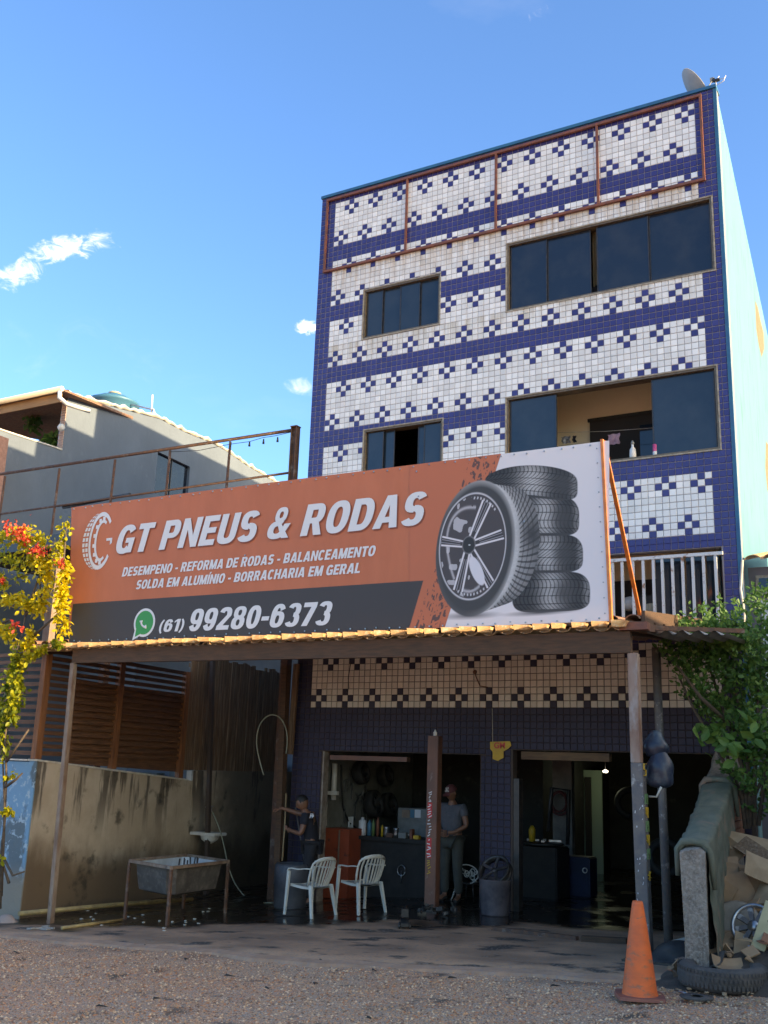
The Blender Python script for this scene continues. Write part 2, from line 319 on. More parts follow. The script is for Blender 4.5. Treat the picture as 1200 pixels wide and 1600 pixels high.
# glazed tiles: colour differs by piece, canopy shade is painted in low down, stains run down below the rusty frame
def tilemat(name, base, rough, stain=True):
    m = bpy.data.materials.new(name); m.use_nodes = True; t = m.node_tree; b = t.nodes['Principled BSDF']; n = t.nodes.new; l = t.links.new
    g = n('ShaderNodeNewGeometry'); at = n('ShaderNodeAttribute'); at.attribute_name = 'tint'
    hs = n('ShaderNodeHueSaturation'); hs.inputs['Color'].default_value = (*base, 1)
    mr = n('ShaderNodeMapRange'); l(at.outputs['Fac'], mr.inputs[0]); mr.inputs[3].default_value = .86; mr.inputs[4].default_value = 1.10; l(mr.outputs[0], hs.inputs['Value'])
    cur = hs.outputs[0]
    sp = n('ShaderNodeSeparateXYZ'); l(g.outputs['Position'], sp.inputs[0])
    mp = n('ShaderNodeMapping'); l(g.outputs['Position'], mp.inputs[0]); mp.inputs['Scale'].default_value = (7, 1, .7)
    nz = n('ShaderNodeTexNoise'); l(mp.outputs[0], nz.inputs[0]); nz.inputs['Scale'].default_value = 1.3; nz.inputs['Detail'].default_value = 5
    def band(z0, z1, amt, colr, cur, nlo=.38, nhi=.62):
        a = n('ShaderNodeMapRange'); l(sp.outputs['Z'], a.inputs[0]); a.inputs[1].default_value = z0; a.inputs[2].default_value = z1; a.inputs[3].default_value = 0; a.inputs[4].default_value = 1
        c = n('ShaderNodeMath'); c.operation = 'LESS_THAN'; l(sp.outputs['Z'], c.inputs[0]); c.inputs[1].default_value = z1
        q = n('ShaderNodeMapRange'); l(nz.outputs[0], q.inputs[0]); q.inputs[1].default_value = nlo; q.inputs[2].default_value = nhi
        p = n('ShaderNodeMath'); p.operation = 'MULTIPLY'; l(a.outputs[0], p.inputs[0]); l(q.outputs[0], p.inputs[1])
        p2 = n('ShaderNodeMath'); p2.operation = 'MULTIPLY'; l(p.outputs[0], p2.inputs[0]); l(c.outputs[0], p2.inputs[1])
        p3 = n('ShaderNodeMath'); p3.operation = 'MULTIPLY'; l(p2.outputs[0], p3.inputs[0]); p3.inputs[1].default_value = amt
        x = n('ShaderNodeMix'); x.data_type = 'RGBA'; l(p3.outputs[0], x.inputs[0]); l(cur, x.inputs[6]); x.inputs[7].default_value = (*colr, 1); return x.outputs[2]
    if stain:
        cur = band(7.2, 7.80, .8, (.48, .34, .18), cur)
        cur = band(5.9, 6.31, .55, (.45, .36, .20), cur)
        cur = band(4.2, 7.2, .25, (.50, .44, .30), cur, .5, .7)
    # ground floor darkened: canopy shade painted into the colour, along with street grime
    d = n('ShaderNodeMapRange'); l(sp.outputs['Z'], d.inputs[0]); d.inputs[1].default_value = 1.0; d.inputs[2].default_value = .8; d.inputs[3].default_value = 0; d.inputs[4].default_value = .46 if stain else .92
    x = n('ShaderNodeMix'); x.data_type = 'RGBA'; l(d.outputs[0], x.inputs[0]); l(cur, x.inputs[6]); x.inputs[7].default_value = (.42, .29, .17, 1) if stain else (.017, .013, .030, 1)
    l(x.outputs[2], b.inputs['Base Color'])
    nr = n('ShaderNodeTexNoise'); l(g.outputs['Position'], nr.inputs[0]); nr.inputs['Scale'].default_value = 2
    rr = n('ShaderNodeMapRange'); l(nr.outputs[0], rr.inputs[0]); rr.inputs[3].default_value = rough; rr.inputs[4].default_value = rough+.25; ad = n('ShaderNodeMath'); ad.operation = 'MULTIPLY_ADD'; l(d.outputs[0], ad.inputs[0]); ad.inputs[1].default_value = .35; l(rr.outputs[0], ad.inputs[2]); l(ad.outputs[0], b.inputs['Roughness'])
    return m
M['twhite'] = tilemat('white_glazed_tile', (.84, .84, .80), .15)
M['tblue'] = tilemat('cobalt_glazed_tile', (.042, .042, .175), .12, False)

# stained plaster of the yard wall
def wallmat():
    m = bpy.data.materials.new('stained_plaster'); m.use_nodes = True; t = m.node_tree; b = t.nodes['Principled BSDF']; n = t.nodes.new; l = t.links.new
    g = n('ShaderNodeNewGeometry'); sp = n('ShaderNodeSeparateXYZ'); l(g.outputs['Position'], sp.inputs[0])
    def noise(scale, st, det=6):
        mp = n('ShaderNodeMapping'); l(g.outputs['Position'], mp.inputs[0]); mp.inputs['Scale'].default_value = st
        q = n('ShaderNodeTexNoise'); l(mp.outputs[0], q.inputs[0]); q.inputs['Scale'].default_value = scale; q.inputs['Detail'].default_value = det; q.inputs['Roughness'].default_value = .6; return q.outputs[0]
    def ramp(v, lo, hi, a=0, c=1):
        r = n('ShaderNodeMapRange'); l(v, r.inputs[0]); r.inputs[1].default_value = lo; r.inputs[2].default_value = hi; r.inputs[3].default_value = a; r.inputs[4].default_value = c; r.interpolation_type = 'SMOOTHSTEP'; return r.outputs[0]
    def mixc(f, a, c):
        x = n('ShaderNodeMix'); x.data_type = 'RGBA'
        if isinstance(f, float): x.inputs[0].default_value = f
        else: l(f, x.inputs[0])
        for i, v in ((6, a), (7, c)):
            if isinstance(v, tuple): x.inputs[i].default_value = (*v, 1)
            else: l(v, x.inputs[i])
        return x.outputs[2]
    def mul(a, c):
        x = n('ShaderNodeMath'); x.operation = 'MULTIPLY'; l(a, x.inputs[0])
        if isinstance(c, float): x.inputs[1].default_value = c
        else: l(c, x.inputs[1])
        return x.outputs[0]
    c = mixc(ramp(noise(1.5, (1, 1, 1)), .35, .65), (.50, .40, .29), (.60, .50, .38))
    # runs from the coping
    streak = ramp(noise(3.2, (1, 1, .13)), .53, .60); top = ramp(sp.outputs['Z'], -2.3, -1.3)
    c = mixc(mul(streak, mul(top, .80)), c, (.055, .042, .032))
    # rising damp
    damp = n('ShaderNodeMath'); damp.operation = 'ADD'; l(sp.outputs['Z'], damp.inputs[0]); l(mul(noise(1.1, (1, 1, .6)), 1.5), damp.inputs[1])
    c = mixc(ramp(damp.outputs[0], -1.25, -1.9), c, (.19, .13, .08))
    c = mixc(mul(ramp(noise(1.8, (1, 1, 1)), .55, .68), .8), c, (.05, .042, .03))
    # black soot towards the workshop (y rising)
    so = n('ShaderNodeMath'); so.operation = 'ADD'; l(sp.outputs['Y'], so.inputs[0]); l(mul(noise(1.3, (1, 1, 1)), 3.0), so.inputs[1])
    c = mixc(ramp(so.outputs[0], 2.2, 3.8, 0, .72), c, (.05, .045, .035))
    # blue lime wash on the street corner
    bl = n('ShaderNodeMath'); bl.operation = 'LESS_THAN'; l(sp.outputs['Y'], bl.inputs[0]); bl.inputs[1].default_value = -3.17
    pw = ramp(noise(3.0, (1, 1, .5)), .52, .60)
    bc = mixc(pw, (.17, .33, .48), (.12, .17, .20)); bc = mixc(ramp(noise(9, (1, 1, 1)), .56, .62), bc, (.36, .48, .56))
    bz = ramp(sp.outputs['Z'], -2.75, -2.35); bc = mixc(bz, (.26, .24, .20), bc)
    c = mixc(bl.outputs[0], c, bc)
    l(c, b.inputs['Base Color']); b.inputs['Roughness'].default_value = .88
    bu = n('ShaderNodeBump'); bu.inputs['Strength'].default_value = .5; bu.inputs['Distance'].default_value = .02; l(noise(14, (1, 1, 1)), bu.inputs['Height']); l(bu.outputs[0], b.inputs['Normal'])
    return m
M['ywall'] = wallmat()

# ================================================================== GROUND
def G(x, y):
    F = -2.69+.053*(min(max(x, -9), 12)-6.3); I = -2.8+.07*min(0, max(x, -4)-2.5)
    t = min(1, max(0, -y/3.0)); return F*t+I*(1-t)
def atg(px, py):
    z = -2.8
    for _ in range(12):
        p = atz(px, py, z); z = G(p.x, p.y)
    return atz(px, py, z)
def groundmat():
    m = bpy.data.materials.new('gravel_dirt'); m.use_nodes = True; t = m.node_tree; b = t.nodes['Principled BSDF']; n = t.nodes.new; l = t.links.new
    g = n('ShaderNodeNewGeometry')
    def noise(s, d=5):
        q = n('ShaderNodeTexNoise'); l(g.outputs['Position'], q.inputs[0]); q.inputs['Scale'].default_value = s; q.inputs['Detail'].default_value = d; return q.outputs[0]
    def ramp(v, lo, hi):
        r = n('ShaderNodeMapRange'); l(v, r.inputs[0]); r.inputs[1].default_value = lo; r.inputs[2].default_value = hi; return r.outputs[0]
    def mixc(f, a, c):
        x = n('ShaderNodeMix'); x.data_type = 'RGBA'; l(f, x.inputs[0])
        for i, v in ((6, a), (7, c)):
            if isinstance(v, tuple): x.inputs[i].default_value = (*v, 1)
            else: l(v, x.inputs[i])
        return x.outputs[2]
    c = mixc(ramp(noise(.8), .4, .62), (.70, .33, .165), (.60, .34, .19))
    c = mixc(ramp(noise(45, 3), .45, .60), c, (.48, .38, .30))
    c = mixc(ramp(noise(70, 2), .54, .62), c, (.11, .08, .06))
    c = mixc(ramp(noise(2.7), .60, .70), c, (.13, .09, .065))
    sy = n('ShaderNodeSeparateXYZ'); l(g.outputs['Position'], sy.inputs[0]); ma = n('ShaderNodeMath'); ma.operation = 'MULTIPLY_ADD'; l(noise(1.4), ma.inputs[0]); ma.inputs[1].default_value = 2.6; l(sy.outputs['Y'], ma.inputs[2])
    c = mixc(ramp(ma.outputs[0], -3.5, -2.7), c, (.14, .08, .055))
    l(c, b.inputs['Base Color']); b.inputs['Roughness'].default_value = .95
    bu = n('ShaderNodeBump'); bu.inputs['Strength'].default_value = 1; bu.inputs['Distance'].default_value = .02; l(noise(55, 3), bu.inputs['Height']); l(bu.outputs[0], b.inputs['Normal'])
    return m
M['ground'] = groundmat()
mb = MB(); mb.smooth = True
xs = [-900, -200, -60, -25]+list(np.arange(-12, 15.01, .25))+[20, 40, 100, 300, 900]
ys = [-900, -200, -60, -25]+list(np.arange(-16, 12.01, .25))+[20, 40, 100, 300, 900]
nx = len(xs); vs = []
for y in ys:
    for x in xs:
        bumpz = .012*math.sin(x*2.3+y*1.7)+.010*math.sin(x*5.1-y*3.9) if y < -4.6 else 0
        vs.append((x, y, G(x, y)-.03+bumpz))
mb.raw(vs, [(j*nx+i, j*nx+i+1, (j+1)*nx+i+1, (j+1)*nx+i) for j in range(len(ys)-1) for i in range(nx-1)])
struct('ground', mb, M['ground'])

# concrete yard slab
def floormat():
    m = bpy.data.materials.new('oily_concrete'); m.use_nodes = True; t = m.node_tree; b = t.nodes['Principled BSDF']; n = t.nodes.new; l = t.links.new
    g = n('ShaderNodeNewGeometry'); sp = n('ShaderNodeSeparateXYZ'); l(g.outputs['Position'], sp.inputs[0])
    def noise(s, st=(1, 1, 1), d=6):
        mp = n('ShaderNodeMapping'); l(g.outputs['Position'], mp.inputs[0]); mp.inputs['Scale'].default_value = st
        q = n('ShaderNodeTexNoise'); l(mp.outputs[0], q.inputs[0]); q.inputs['Scale'].default_value = s; q.inputs['Detail'].default_value = d; return q.outputs[0]
    def ramp(v, lo, hi, a=0, c=1):
        r = n('ShaderNodeMapRange'); r.interpolation_type = 'SMOOTHSTEP'; l(v, r.inputs[0]); r.inputs[1].default_value = lo; r.inputs[2].default_value = hi; r.inputs[3].default_value = a; r.inputs[4].default_value = c; return r.outputs[0]
    def mth(op, a, c):
        x = n('ShaderNodeMath'); x.operation = op
        for i, v in enumerate((a, c)):
            if isinstance(v, (int, float)): x.inputs[i].default_value = v
            else: l(v, x.inputs[i])
        return x.outputs[0]
    def mixc(f, a, c):
        x = n('ShaderNodeMix'); x.data_type = 'RGBA'; l(f, x.inputs[0])
        for i, v in ((6, a), (7, c)):
            if isinstance(v, tuple): x.inputs[i].default_value = (*v, 1)
            else: l(v, x.inputs[i])
        return x.outputs[2]
    # wetness: a sheet of water from the wash corner towards the chairs
    e = mth('ADD', sp.outputs['Y'], mth('MULTIPLY', noise(.9, (1, 1.6, 1)), 2.2))   # y + noise
    e2 = mth('SUBTRACT', e, mth('MULTIPLY', sp.outputs['X'], .42))
    wet = ramp(e2, -2.25, -1.75)
    base = mixc(ramp(noise(1.3, (1, 1.2, 1)), .38, .62), (.44, .25, .145), (.26, .15, .09))
    base = mixc(ramp(noise(2.0, (.9, 1.5, 1)), .56, .66), base, (.05, .038, .03))
    base = mixc(ramp(noise(30), .5, .7), base, (.22, .18, .15))
    c = mixc(wet, base, (.022, .016, .012))
    l(c, b.inputs['Base Color'])
    rr = mth('SUBTRACT', .85, mth('MULTIPLY', wet, mth('ADD', .48, mth('MULTIPLY', ramp(noise(1.7), .4, .6), .29))))
    l(rr, b.inputs['Roughness']); b.inputs['Specular IOR Level'].default_value = .5
    bu = n('ShaderNodeBump'); bu.inputs['Strength'].default_value = .25; bu.inputs['Distance'].default_value = .01; l(noise(22), bu.inputs['Height']); l(bu.outputs[0], b.inputs['Normal'])
    return m
M['floor'] = floormat()
edge = [atg(*p) for p in ((62, 1462), (90, 1466), (200, 1474), (330, 1484), (470, 1498), (600, 1506), (760, 1513), (900, 1521), (975, 1526), (1060, 1532))]
ex = [-9]+[p.x for p in edge]+[9]; ey = [edge[0].y]+[p.y for p in edge]+[edge[-1].y]
mb = MB(); mb.smooth = True
gx = list(np.arange(-2.9, 7.6, .15))
def fedge(x): return float(np.interp(x, ex, ey))+.03*math.sin(x*7)+.02*math.sin(x*17.3)
nyy = 34; vs = []
for j in range(nyy+1):
    for x in gx:
        y0 = fedge(x); y = y0+(1-(1-j/nyy))*(9.0-y0); vs.append((x, y, G(x, y)+.012*min(1, j*.5)))
fl = len(gx)
fs = [(j*fl+i, j*fl+i+1, (j+1)*fl+i+1, (j+1)*fl+i) for j in range(nyy) for i in range(fl-1)]
n0 = len(vs)
for x in gx: y0 = fedge(x); vs.append((x, y0-.03, G(x, y0)-.10))
fs += [(n0+i, n0+i+1, i+1, i) for i in range(fl-1)]
mb.raw(vs, fs)
struct('yard_floor', mb, M['floor'])
# threshold curb of paler concrete on the street side
mb = MB(); mb.smooth = False
xs2 = list(np.arange(-2.9, 6.6, .3))
for a, b_ in zip(xs2[:-1], xs2[1:]):
    p = []
    for x in (a, b_):
        y = fedge(x); z = G(x, y); p.append([(x, y-.20, z-.09), (x, y-.02, z-.09), (x, y-.02, z+.012), (x, y-.16, z-.004)])
    A, B = p
    mb.raw(A+B, [(0, 1, 5, 4), (1, 2, 6, 5), (2, 3, 7, 6), (3, 0, 4, 7)])
M['curb'] = mat('worn_curb', (.48, .29, .185), .9, (.34, .20, .125), 5, c3=(.28, .22, .19), scale3=22, bump=.4)
struct('curb', mb, M['curb'])

# gravel stones: one countless mass
def stones(name, n, x0, x1, y0, y1, s0, s1, seed, mats, dens=None):
    rng = np.random.RandomState(seed)
    base = np.array([(1, 0, 0), (0, 1, 0), (-1, 0, 0), (0, -1, 0), (0, 0, 1), (0, 0, -1)], float)
    fc = np.array([(0, 1, 4), (1, 2, 4), (2, 3, 4), (3, 0, 4), (1, 0, 5), (2, 1, 5), (3, 2, 5), (0, 3, 5)])
    X = rng.uniform(x0, x1, n); Y = rng.uniform(y0, y1, n)
    keep = np.array([Y[i] < fedge(X[i])-.05 and rng.rand() < min(1, .35+(fedge(X[i])-Y[i])*(.7 if X[i] < 3 else 1.1)) for i in range(n)]); X = X[keep]; Y = Y[keep]; n = len(X)
    S = s0+(s1-s0)*rng.rand(n)**2.2; A = rng.rand(n)*6.28
    sc3 = np.c_[S*rng.uniform(.7, 1.3, n), S*rng.uniform(.7, 1.3, n), S*rng.uniform(.4, .8, n)]
    V = base[None]*(sc3[:, None, :])*rng.uniform(.75, 1.15, (n, 6, 1))
    c, s = np.cos(A), np.sin(A)
    x = V[..., 0]*c[:, None]-V[..., 1]*s[:, None]; y = V[..., 0]*s[:, None]+V[..., 1]*c[:, None]
    Z = np.array([G(X[i], Y[i])-.03+(.012*math.sin(X[i]*2.3+Y[i]*1.7)+.010*math.sin(X[i]*5.1-Y[i]*3.9) if Y[i] < -4.6 else 0) for i in range(n)])
    V = np.stack([x+X[:, None], y+Y[:, None], V[..., 2]+(Z+sc3[:, 2]*.35)[:, None]], -1).reshape(-1, 3)
    Fc = (fc[None]+(np.arange(n)*6)[:, None, None]).reshape(-1, 3)
    me = bpy.data.meshes.new(name); me.vertices.add(len(V)); me.vertices.foreach_set('co', V.ravel())
    me.loops.add(Fc.size); me.loops.foreach_set('vertex_index', Fc.ravel().astype(np.int32)); me.polygons.add(len(Fc))
    me.polygons.foreach_set('loop_start', np.arange(0, Fc.size, 3, dtype=np.int32))
    for q in mats: me.materials.append(q)
    me.polygons.foreach_set('material_index', np.repeat(rng.randint(0, len(mats), n), 8).astype(np.int32)); me.update(calc_edges=True)
    o = bpy.data.objects.new(name, me); col.objects.link(o); return o
GM = [mat('pebble_%s' % k, c, .9) for k, c in (('tan', (.66, .36, .19)), ('grey', (.54, .34, .21)), ('dark', (.26, .15, .10)), ('pale', (.80, .56, .36)), ('red', (.56, .24, .12)))]
o = stones('gravel', 90000, -3.0, 9.5, -9.2, -3.6, .003, .016, 3, GM)
tag(o, 'loose tan and grey gravel spread over the street in front of the shop', 'gravel', kind='stuff')
# dark twigs and wet clods scattered on the gravel
rng = random.Random(5)
mb = MB()
for (px, py, ln) in ((225, 1478, .0), (290, 1500, .1), (505, 1502, .16), (588, 1517, .10), (492, 1538, .08), (30, 1490, .2), (660, 1605, .1), (860, 1541, .1), (420, 1545, .08), (240, 1562, .12), (580, 1592, .08), (350, 1524, .06), (700, 1528, .07), (150, 1572, .06)):
    p = atg(px, py); a = rng.uniform(0, 3); l_ = max(ln, .05)
    q = p+Vector((math.cos(a), math.sin(a)*.5, .0))*l_
    mb.tube([p+Vector((0, 0, .0)), (p+q)/2+Vector((0, 0, .008)), q+Vector((.05, .02, 0))], [.004, .009, .003], 5)
o = mb.build('twig_litter', M['black']); tag(o, 'dark twigs and wet clods littering the gravel', 'litter', kind='stuff')

# ================================================================== MAIN BUILDING
SK = .085                      # the side walls run back at a slight skew
PT, PR = .1, .0985             # tile pitch across and up
XL, XR, ZT = -.3, 6.83, 94.6*PR
bld = thing('apartment_building', 'tall narrow building faced with white and cobalt blue checkered tiles, mint side wall', 'building', (3.3, 0, -2.8))
inv = Matrix.Translation((-3.3, 0, 2.8))
def P(o, parent=None, inv_=None):
    """parent o keeping the world place"""
    o.parent = parent or bld; p = o.parent; mt = Matrix.Identity(4)
    c = p; loc = Vector((0, 0, 0))
    M_ = Matrix.Identity(4); chain = []
    while c is not None: chain.append(c); c = c.parent
    for c in reversed(chain): M_ = M_ @ c.matrix_parent_inverse @ c.matrix_basis
    o.matrix_parent_inverse = M_.inverted()
    return o
openings = {  # name: x0,x1,z0,z1
    'w1b': (3.41, 6.68, 64*PR, 7.50), 'w1s': (.70, 2.19, 6.33, 7.25), 'w2b': (3.41, 6.63, 36.2*PR, 4.81), 'w2s': (.81, 2.29, 3.58, 4.63),
    'rail': (3.45, 6.58, .98, 2.17), 'rs': (.85, 2.3, 1.1, 2.15), 'd1': (.27, 3.02, -2.95, -.68), 'd2': (3.53, 6.40, -2.95, -.60)}
xs_ = sorted({XL, XR}|{v for o_ in openings.values() for v in o_[:2]}); zs_ = sorted({-3.1, ZT}|{v for o_ in openings.values() for v in o_[2:]})
def is_open(x, z): return any(a < x < b and c < z < d for a, b, c, d in openings.values())
mb = MB(); TH = .16
nxx, nzz = len(xs_)-1, len(zs_)-1
solid = [[not is_open((xs_[i]+xs_[i+1])/2, (zs_[j]+zs_[j+1])/2) for j in range(nzz)] for i in range(nxx)]
for i in range(nxx):
    for j in range(nzz):
        x0, x1, z0, z1 = xs_[i], xs_[i+1], zs_[j], zs_[j+1]
        if not solid[i][j]: continue
        mb.face([(x0, 0, z0), (x1, 0, z0), (x1, 0, z1), (x0, 0, z1)]); mb.face([(x0, TH, z0), (x0, TH, z1), (x1, TH, z1), (x1, TH, z0)])
        for di, dj, q in ((-1, 0, [(x0, 0, z0), (x0, 0, z1), (x0, TH, z1), (x0, TH, z0)]), (1, 0, [(x1, 0, z0), (x1, TH, z0), (x1, TH, z1), (x1, 0, z1)]),
                          (0, -1, [(x0, 0, z0), (x0, TH, z0), (x1, TH, z0), (x1, 0, z0)]), (0, 1, [(x0, 0, z1), (x1, 0, z1), (x1, TH, z1), (x0, TH, z1)])):
            a, b_ = i+di, j+dj
            if a < 0 or b_ < 0 or a >= nxx or b_ >= nzz or not solid[a][b_]: mb.face(q)
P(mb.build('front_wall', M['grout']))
# side walls, roof and back
DEP = 14.0
def sx(x, y): return x-SK*y
mb = MB()
a = [(XR-.0, .03), (sx(XR, DEP), DEP), (sx(XR, DEP)-.18, DEP), (XR-.18, TH+.002)]
mb.hexa([(a[0][0], a[0][1], -3.1), (a[1][0], a[1][1], -3.1), (a[2][0], a[2][1], -3.1), (a[3][0], a[3][1], -3.1),
         (a[0][0], a[0][1], ZT-.03), (a[1][0], a[1][1], ZT-.03), (a[2][0], a[2][1], ZT-.03), (a[3][0], a[3][1], ZT-.03)])
P(mb.build('side_wall', M['mint']))['label'] = 'mint green painted side wall'
mb = MB(); mb.hexa([(XL, TH+.002, -3.1), (XL+.18, TH+.002, -3.1), (sx(XL, DEP)+.18, DEP, -3.1), (sx(XL, DEP), DEP, -3.1), (XL, TH+.002, ZT-.03), (XL+.18, TH+.002, ZT-.03), (sx(XL, DEP)+.18, DEP, ZT-.03), (sx(XL, DEP), DEP, ZT-.03)])
P(mb.build('side_wall', M['render_lt']))
mb = MB()
for z in (ZT-.35, 5.55, 2.75, -.02):
    mb.hexa([(XL+.19, TH+.003, z-.16), (XR-.19, TH+.003, z-.16), (sx(XR, DEP)-.19, DEP-.01, z-.16), (sx(XL, DEP)+.19, DEP-.01, z-.16),
             (XL+.19, TH+.003, z), (XR-.19, TH+.003, z), (sx(XR, DEP)-.19, DEP-.01, z), (sx(XL, DEP)+.19, DEP-.01, z)])
P(mb.build('floor_slab', M['garage']))
mb = MB(); mb.box((sx(XL, DEP), DEP+.002, -3.1), (sx(XR, DEP), DEP+.18, ZT-.03)); P(mb.build('back_wall', M['render_lt']))
# unseen blocks added behind the parapet to shade the grey house
mb = MB(); mb.hexa([(sx(XL, 2.6)+.3, 2.6, ZT-.34), (sx(XR, 2.6)-.3, 2.6, ZT-.34), (sx(XR, 4.58)-.3, 4.58, ZT-.34), (sx(XL, 4.58)+.3, 4.58, ZT-.34), (sx(XL, 2.6)+.3, 2.6, 10.5), (sx(XR, 2.6)-.3, 2.6, 10.5), (sx(XR, 4.58)-.3, 4.58, 10.5), (sx(XL, 4.58)+.3, 4.58, 10.5)]); P(mb.build('shade_block_front', M['render_lt']))
mb = MB(); mb.hexa([(sx(XL, 4.6)+.3, 4.6, ZT-.34), (sx(XR, 4.6)-.3, 4.6, ZT-.34), (sx(XR, DEP)-.3, DEP-.3, ZT-.34), (sx(XL, DEP)+.3, DEP-.3, ZT-.34), (sx(XL, 4.6)+.3, 4.6, 11.5), (sx(XR, 4.6)-.3, 4.6, 11.3), (sx(XR, DEP)-.3, DEP-.3, 11.3), (sx(XL, DEP)+.3, DEP-.3, 11.5)]); P(mb.build('shade_block_rear', M['render_lt']))
# teal painted edge strips and top capping
mb = MB(); mb.box((XR-.045, -.012, -1.0), (XR+.006, .028, ZT)); P(mb.build('corner_trim', M['bluetrim']))
mb = MB(); mb.box((XL-.01, -.035, ZT+.002), (XR+.01, .22, ZT+.055)); P(mb.build('coping', M['bluetrim']))
# bare patches where the mint paint has come off
def on_side(px, py, off=.004):
    d = ray(px, py); t = (XR+off-SK*(CAM.y)-CAM.x)/(d.x+SK*d.y); return CAM+d*t
for pts in (((1180, 470), (1184, 480), (1188, 500), (1193, 520), (1194, 545), (1190, 558), (1186, 540), (1182, 515)), ((1197, 690), (1204, 700), (1204, 780), (1199, 765), (1196, 730)), ):
    mb = MB(); q = [on_side(*p, .004) for p in pts]; q2 = [on_side(*p, .001) for p in pts]
    mb.face(q); P(mb.build('bare_patch', M['mintpeel']))['label'] = 'bare plaster patch'

# ---- tiles
def tile_blue(c, r):
    if r < 0 or r >= 93 or c < 0 or c >= 65: return True
    mm = r % 12
    if mm >= 9: return True
    if mm == 1 and (c % 5) in (0, 2): return True
    if mm in (0, 2) and c % 5 == 1: return True
    if mm == 7 and (c % 5) in (2, 4): return True
    if mm in (6, 8) and c % 5 == 3: return True
    return False
tiles = []; J = .0032
for r in range(-29, 95):
    for c in range(-3, 69):
        x0 = c*PT+J; x1 = (c+1)*PT-J; z0 = r*PR+J; z1 = (r+1)*PR-J
        x1 = min(x1, XR-.05); z1 = min(z1, ZT-.004)
        if x1-x0 < .02 or z1-z0 < .02: continue
        ok = True
        for a, b_, c0, d0 in openings.values():
            a -= .012; b_ += .012; c0 -= .012; d0 += .012
            if x1 > a and x0 < b_ and z1 > c0 and z0 < d0:
                cand = [(a-x0, 'x1', a), (x1-b_, 'x0', b_), (c0-z0, 'z1', c0), (z1-d0, 'z0', d0)]
                best = max(cand)
                if best[0] < .02: ok = False; break
                if best[1] == 'x1': x1 = best[2]
                elif best[1] == 'x0': x0 = best[2]
                elif best[1] == 'z1': z1 = best[2]
                else: z0 = best[2]
        if ok: tiles.append((c, r, x0, x1, z0, z1, tile_blue(c, r)))
def visible_rank(t):
    cx_, cz_ = (t[2]+t[3])/2, (t[4]+t[5])/2
    d = (Vector((cx_, 0, cz_))-CAM).length
    full = (t[3]-t[2] > .085 and t[5]-t[4] > .08)
    hidden = not full or (.3 < cz_ < 1.0) or cz_ < -.55 or (cz_ > .8 and cz_ < 3.9 and cx_ < 5.0) or (cx_ > 6.15 and cz_ < .9)
    return (hidden, d)
order = sorted(tiles, key=visible_rank); single = set((t[0], t[1]) for t in order[:300])
def tile_mesh(name, mt):
    mb = MB(); hw, hh, e, d = (PT-2*J)/2, (PR-2*J)/2, .005, .008
    o_ = [(-hw, 0, -hh), (hw, 0, -hh), (hw, 0, hh), (-hw, 0, hh)]; k = [(-hw+e, -d, -hh+e), (hw-e, -d, -hh+e), (hw-e, -d, hh-e), (-hw+e, -d, hh-e)]
    mb.raw(o_+k, [(4, 5, 6, 7), (0, 1, 5, 4), (1, 2, 6, 5), (2, 3, 7, 6), (3, 0, 4, 7)])
    me = bpy.data.meshes.new(name); me.from_pydata(mb.v, [], mb.f); me.materials.append(mt)
    at = me.attributes.new('tint', 'FLOAT', 'POINT'); at.data.foreach_set('value', [.5]*8); return me
tw, tb = tile_mesh('tile_white', M['twhite']), tile_mesh('tile_blue', M['tblue'])
rs = random.Random(11)
V = []; F = []; MI = []; TI = []
for (c, r, x0, x1, z0, z1, bl) in tiles:
    tx, tz = rs.gauss(0, .010), rs.gauss(0, .010)
    if (c, r) in single:
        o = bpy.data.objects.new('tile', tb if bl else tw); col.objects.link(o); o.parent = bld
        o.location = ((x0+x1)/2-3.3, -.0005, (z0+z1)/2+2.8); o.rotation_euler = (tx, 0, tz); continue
    e, d = .005, .008; n = len(V); hx, hz = (x1-x0)/2, (z1-z0)/2
    def yy(x, z): return -d+tz*(x-(x0+x1)/2)+tx*(z-(z0+z1)/2)
    V += [(x0, 0, z0), (x1, 0, z0), (x1, 0, z1), (x0, 0, z1)]+[(a, yy(a, b_), b_) for a, b_ in ((x0+e, z0+e), (x1-e, z0+e), (x1-e, z1-e), (x0+e, z1-e))]
    F += [tuple(n+i for i in f) for f in ((4, 5, 6, 7), (0, 1, 5, 4), (1, 2, 6, 5), (2, 3, 7, 6), (3, 0, 4, 7))]; MI += [1 if bl else 0]*5
    TI += [rs.random()]*8
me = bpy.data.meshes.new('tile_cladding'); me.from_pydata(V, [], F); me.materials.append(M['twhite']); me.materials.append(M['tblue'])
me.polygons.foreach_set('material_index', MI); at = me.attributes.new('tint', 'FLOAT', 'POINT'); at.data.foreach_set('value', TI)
o = bpy.data.objects.new('tile_cladding', me); col.objects.link(o); P(o); o['kind'] = 'stuff'

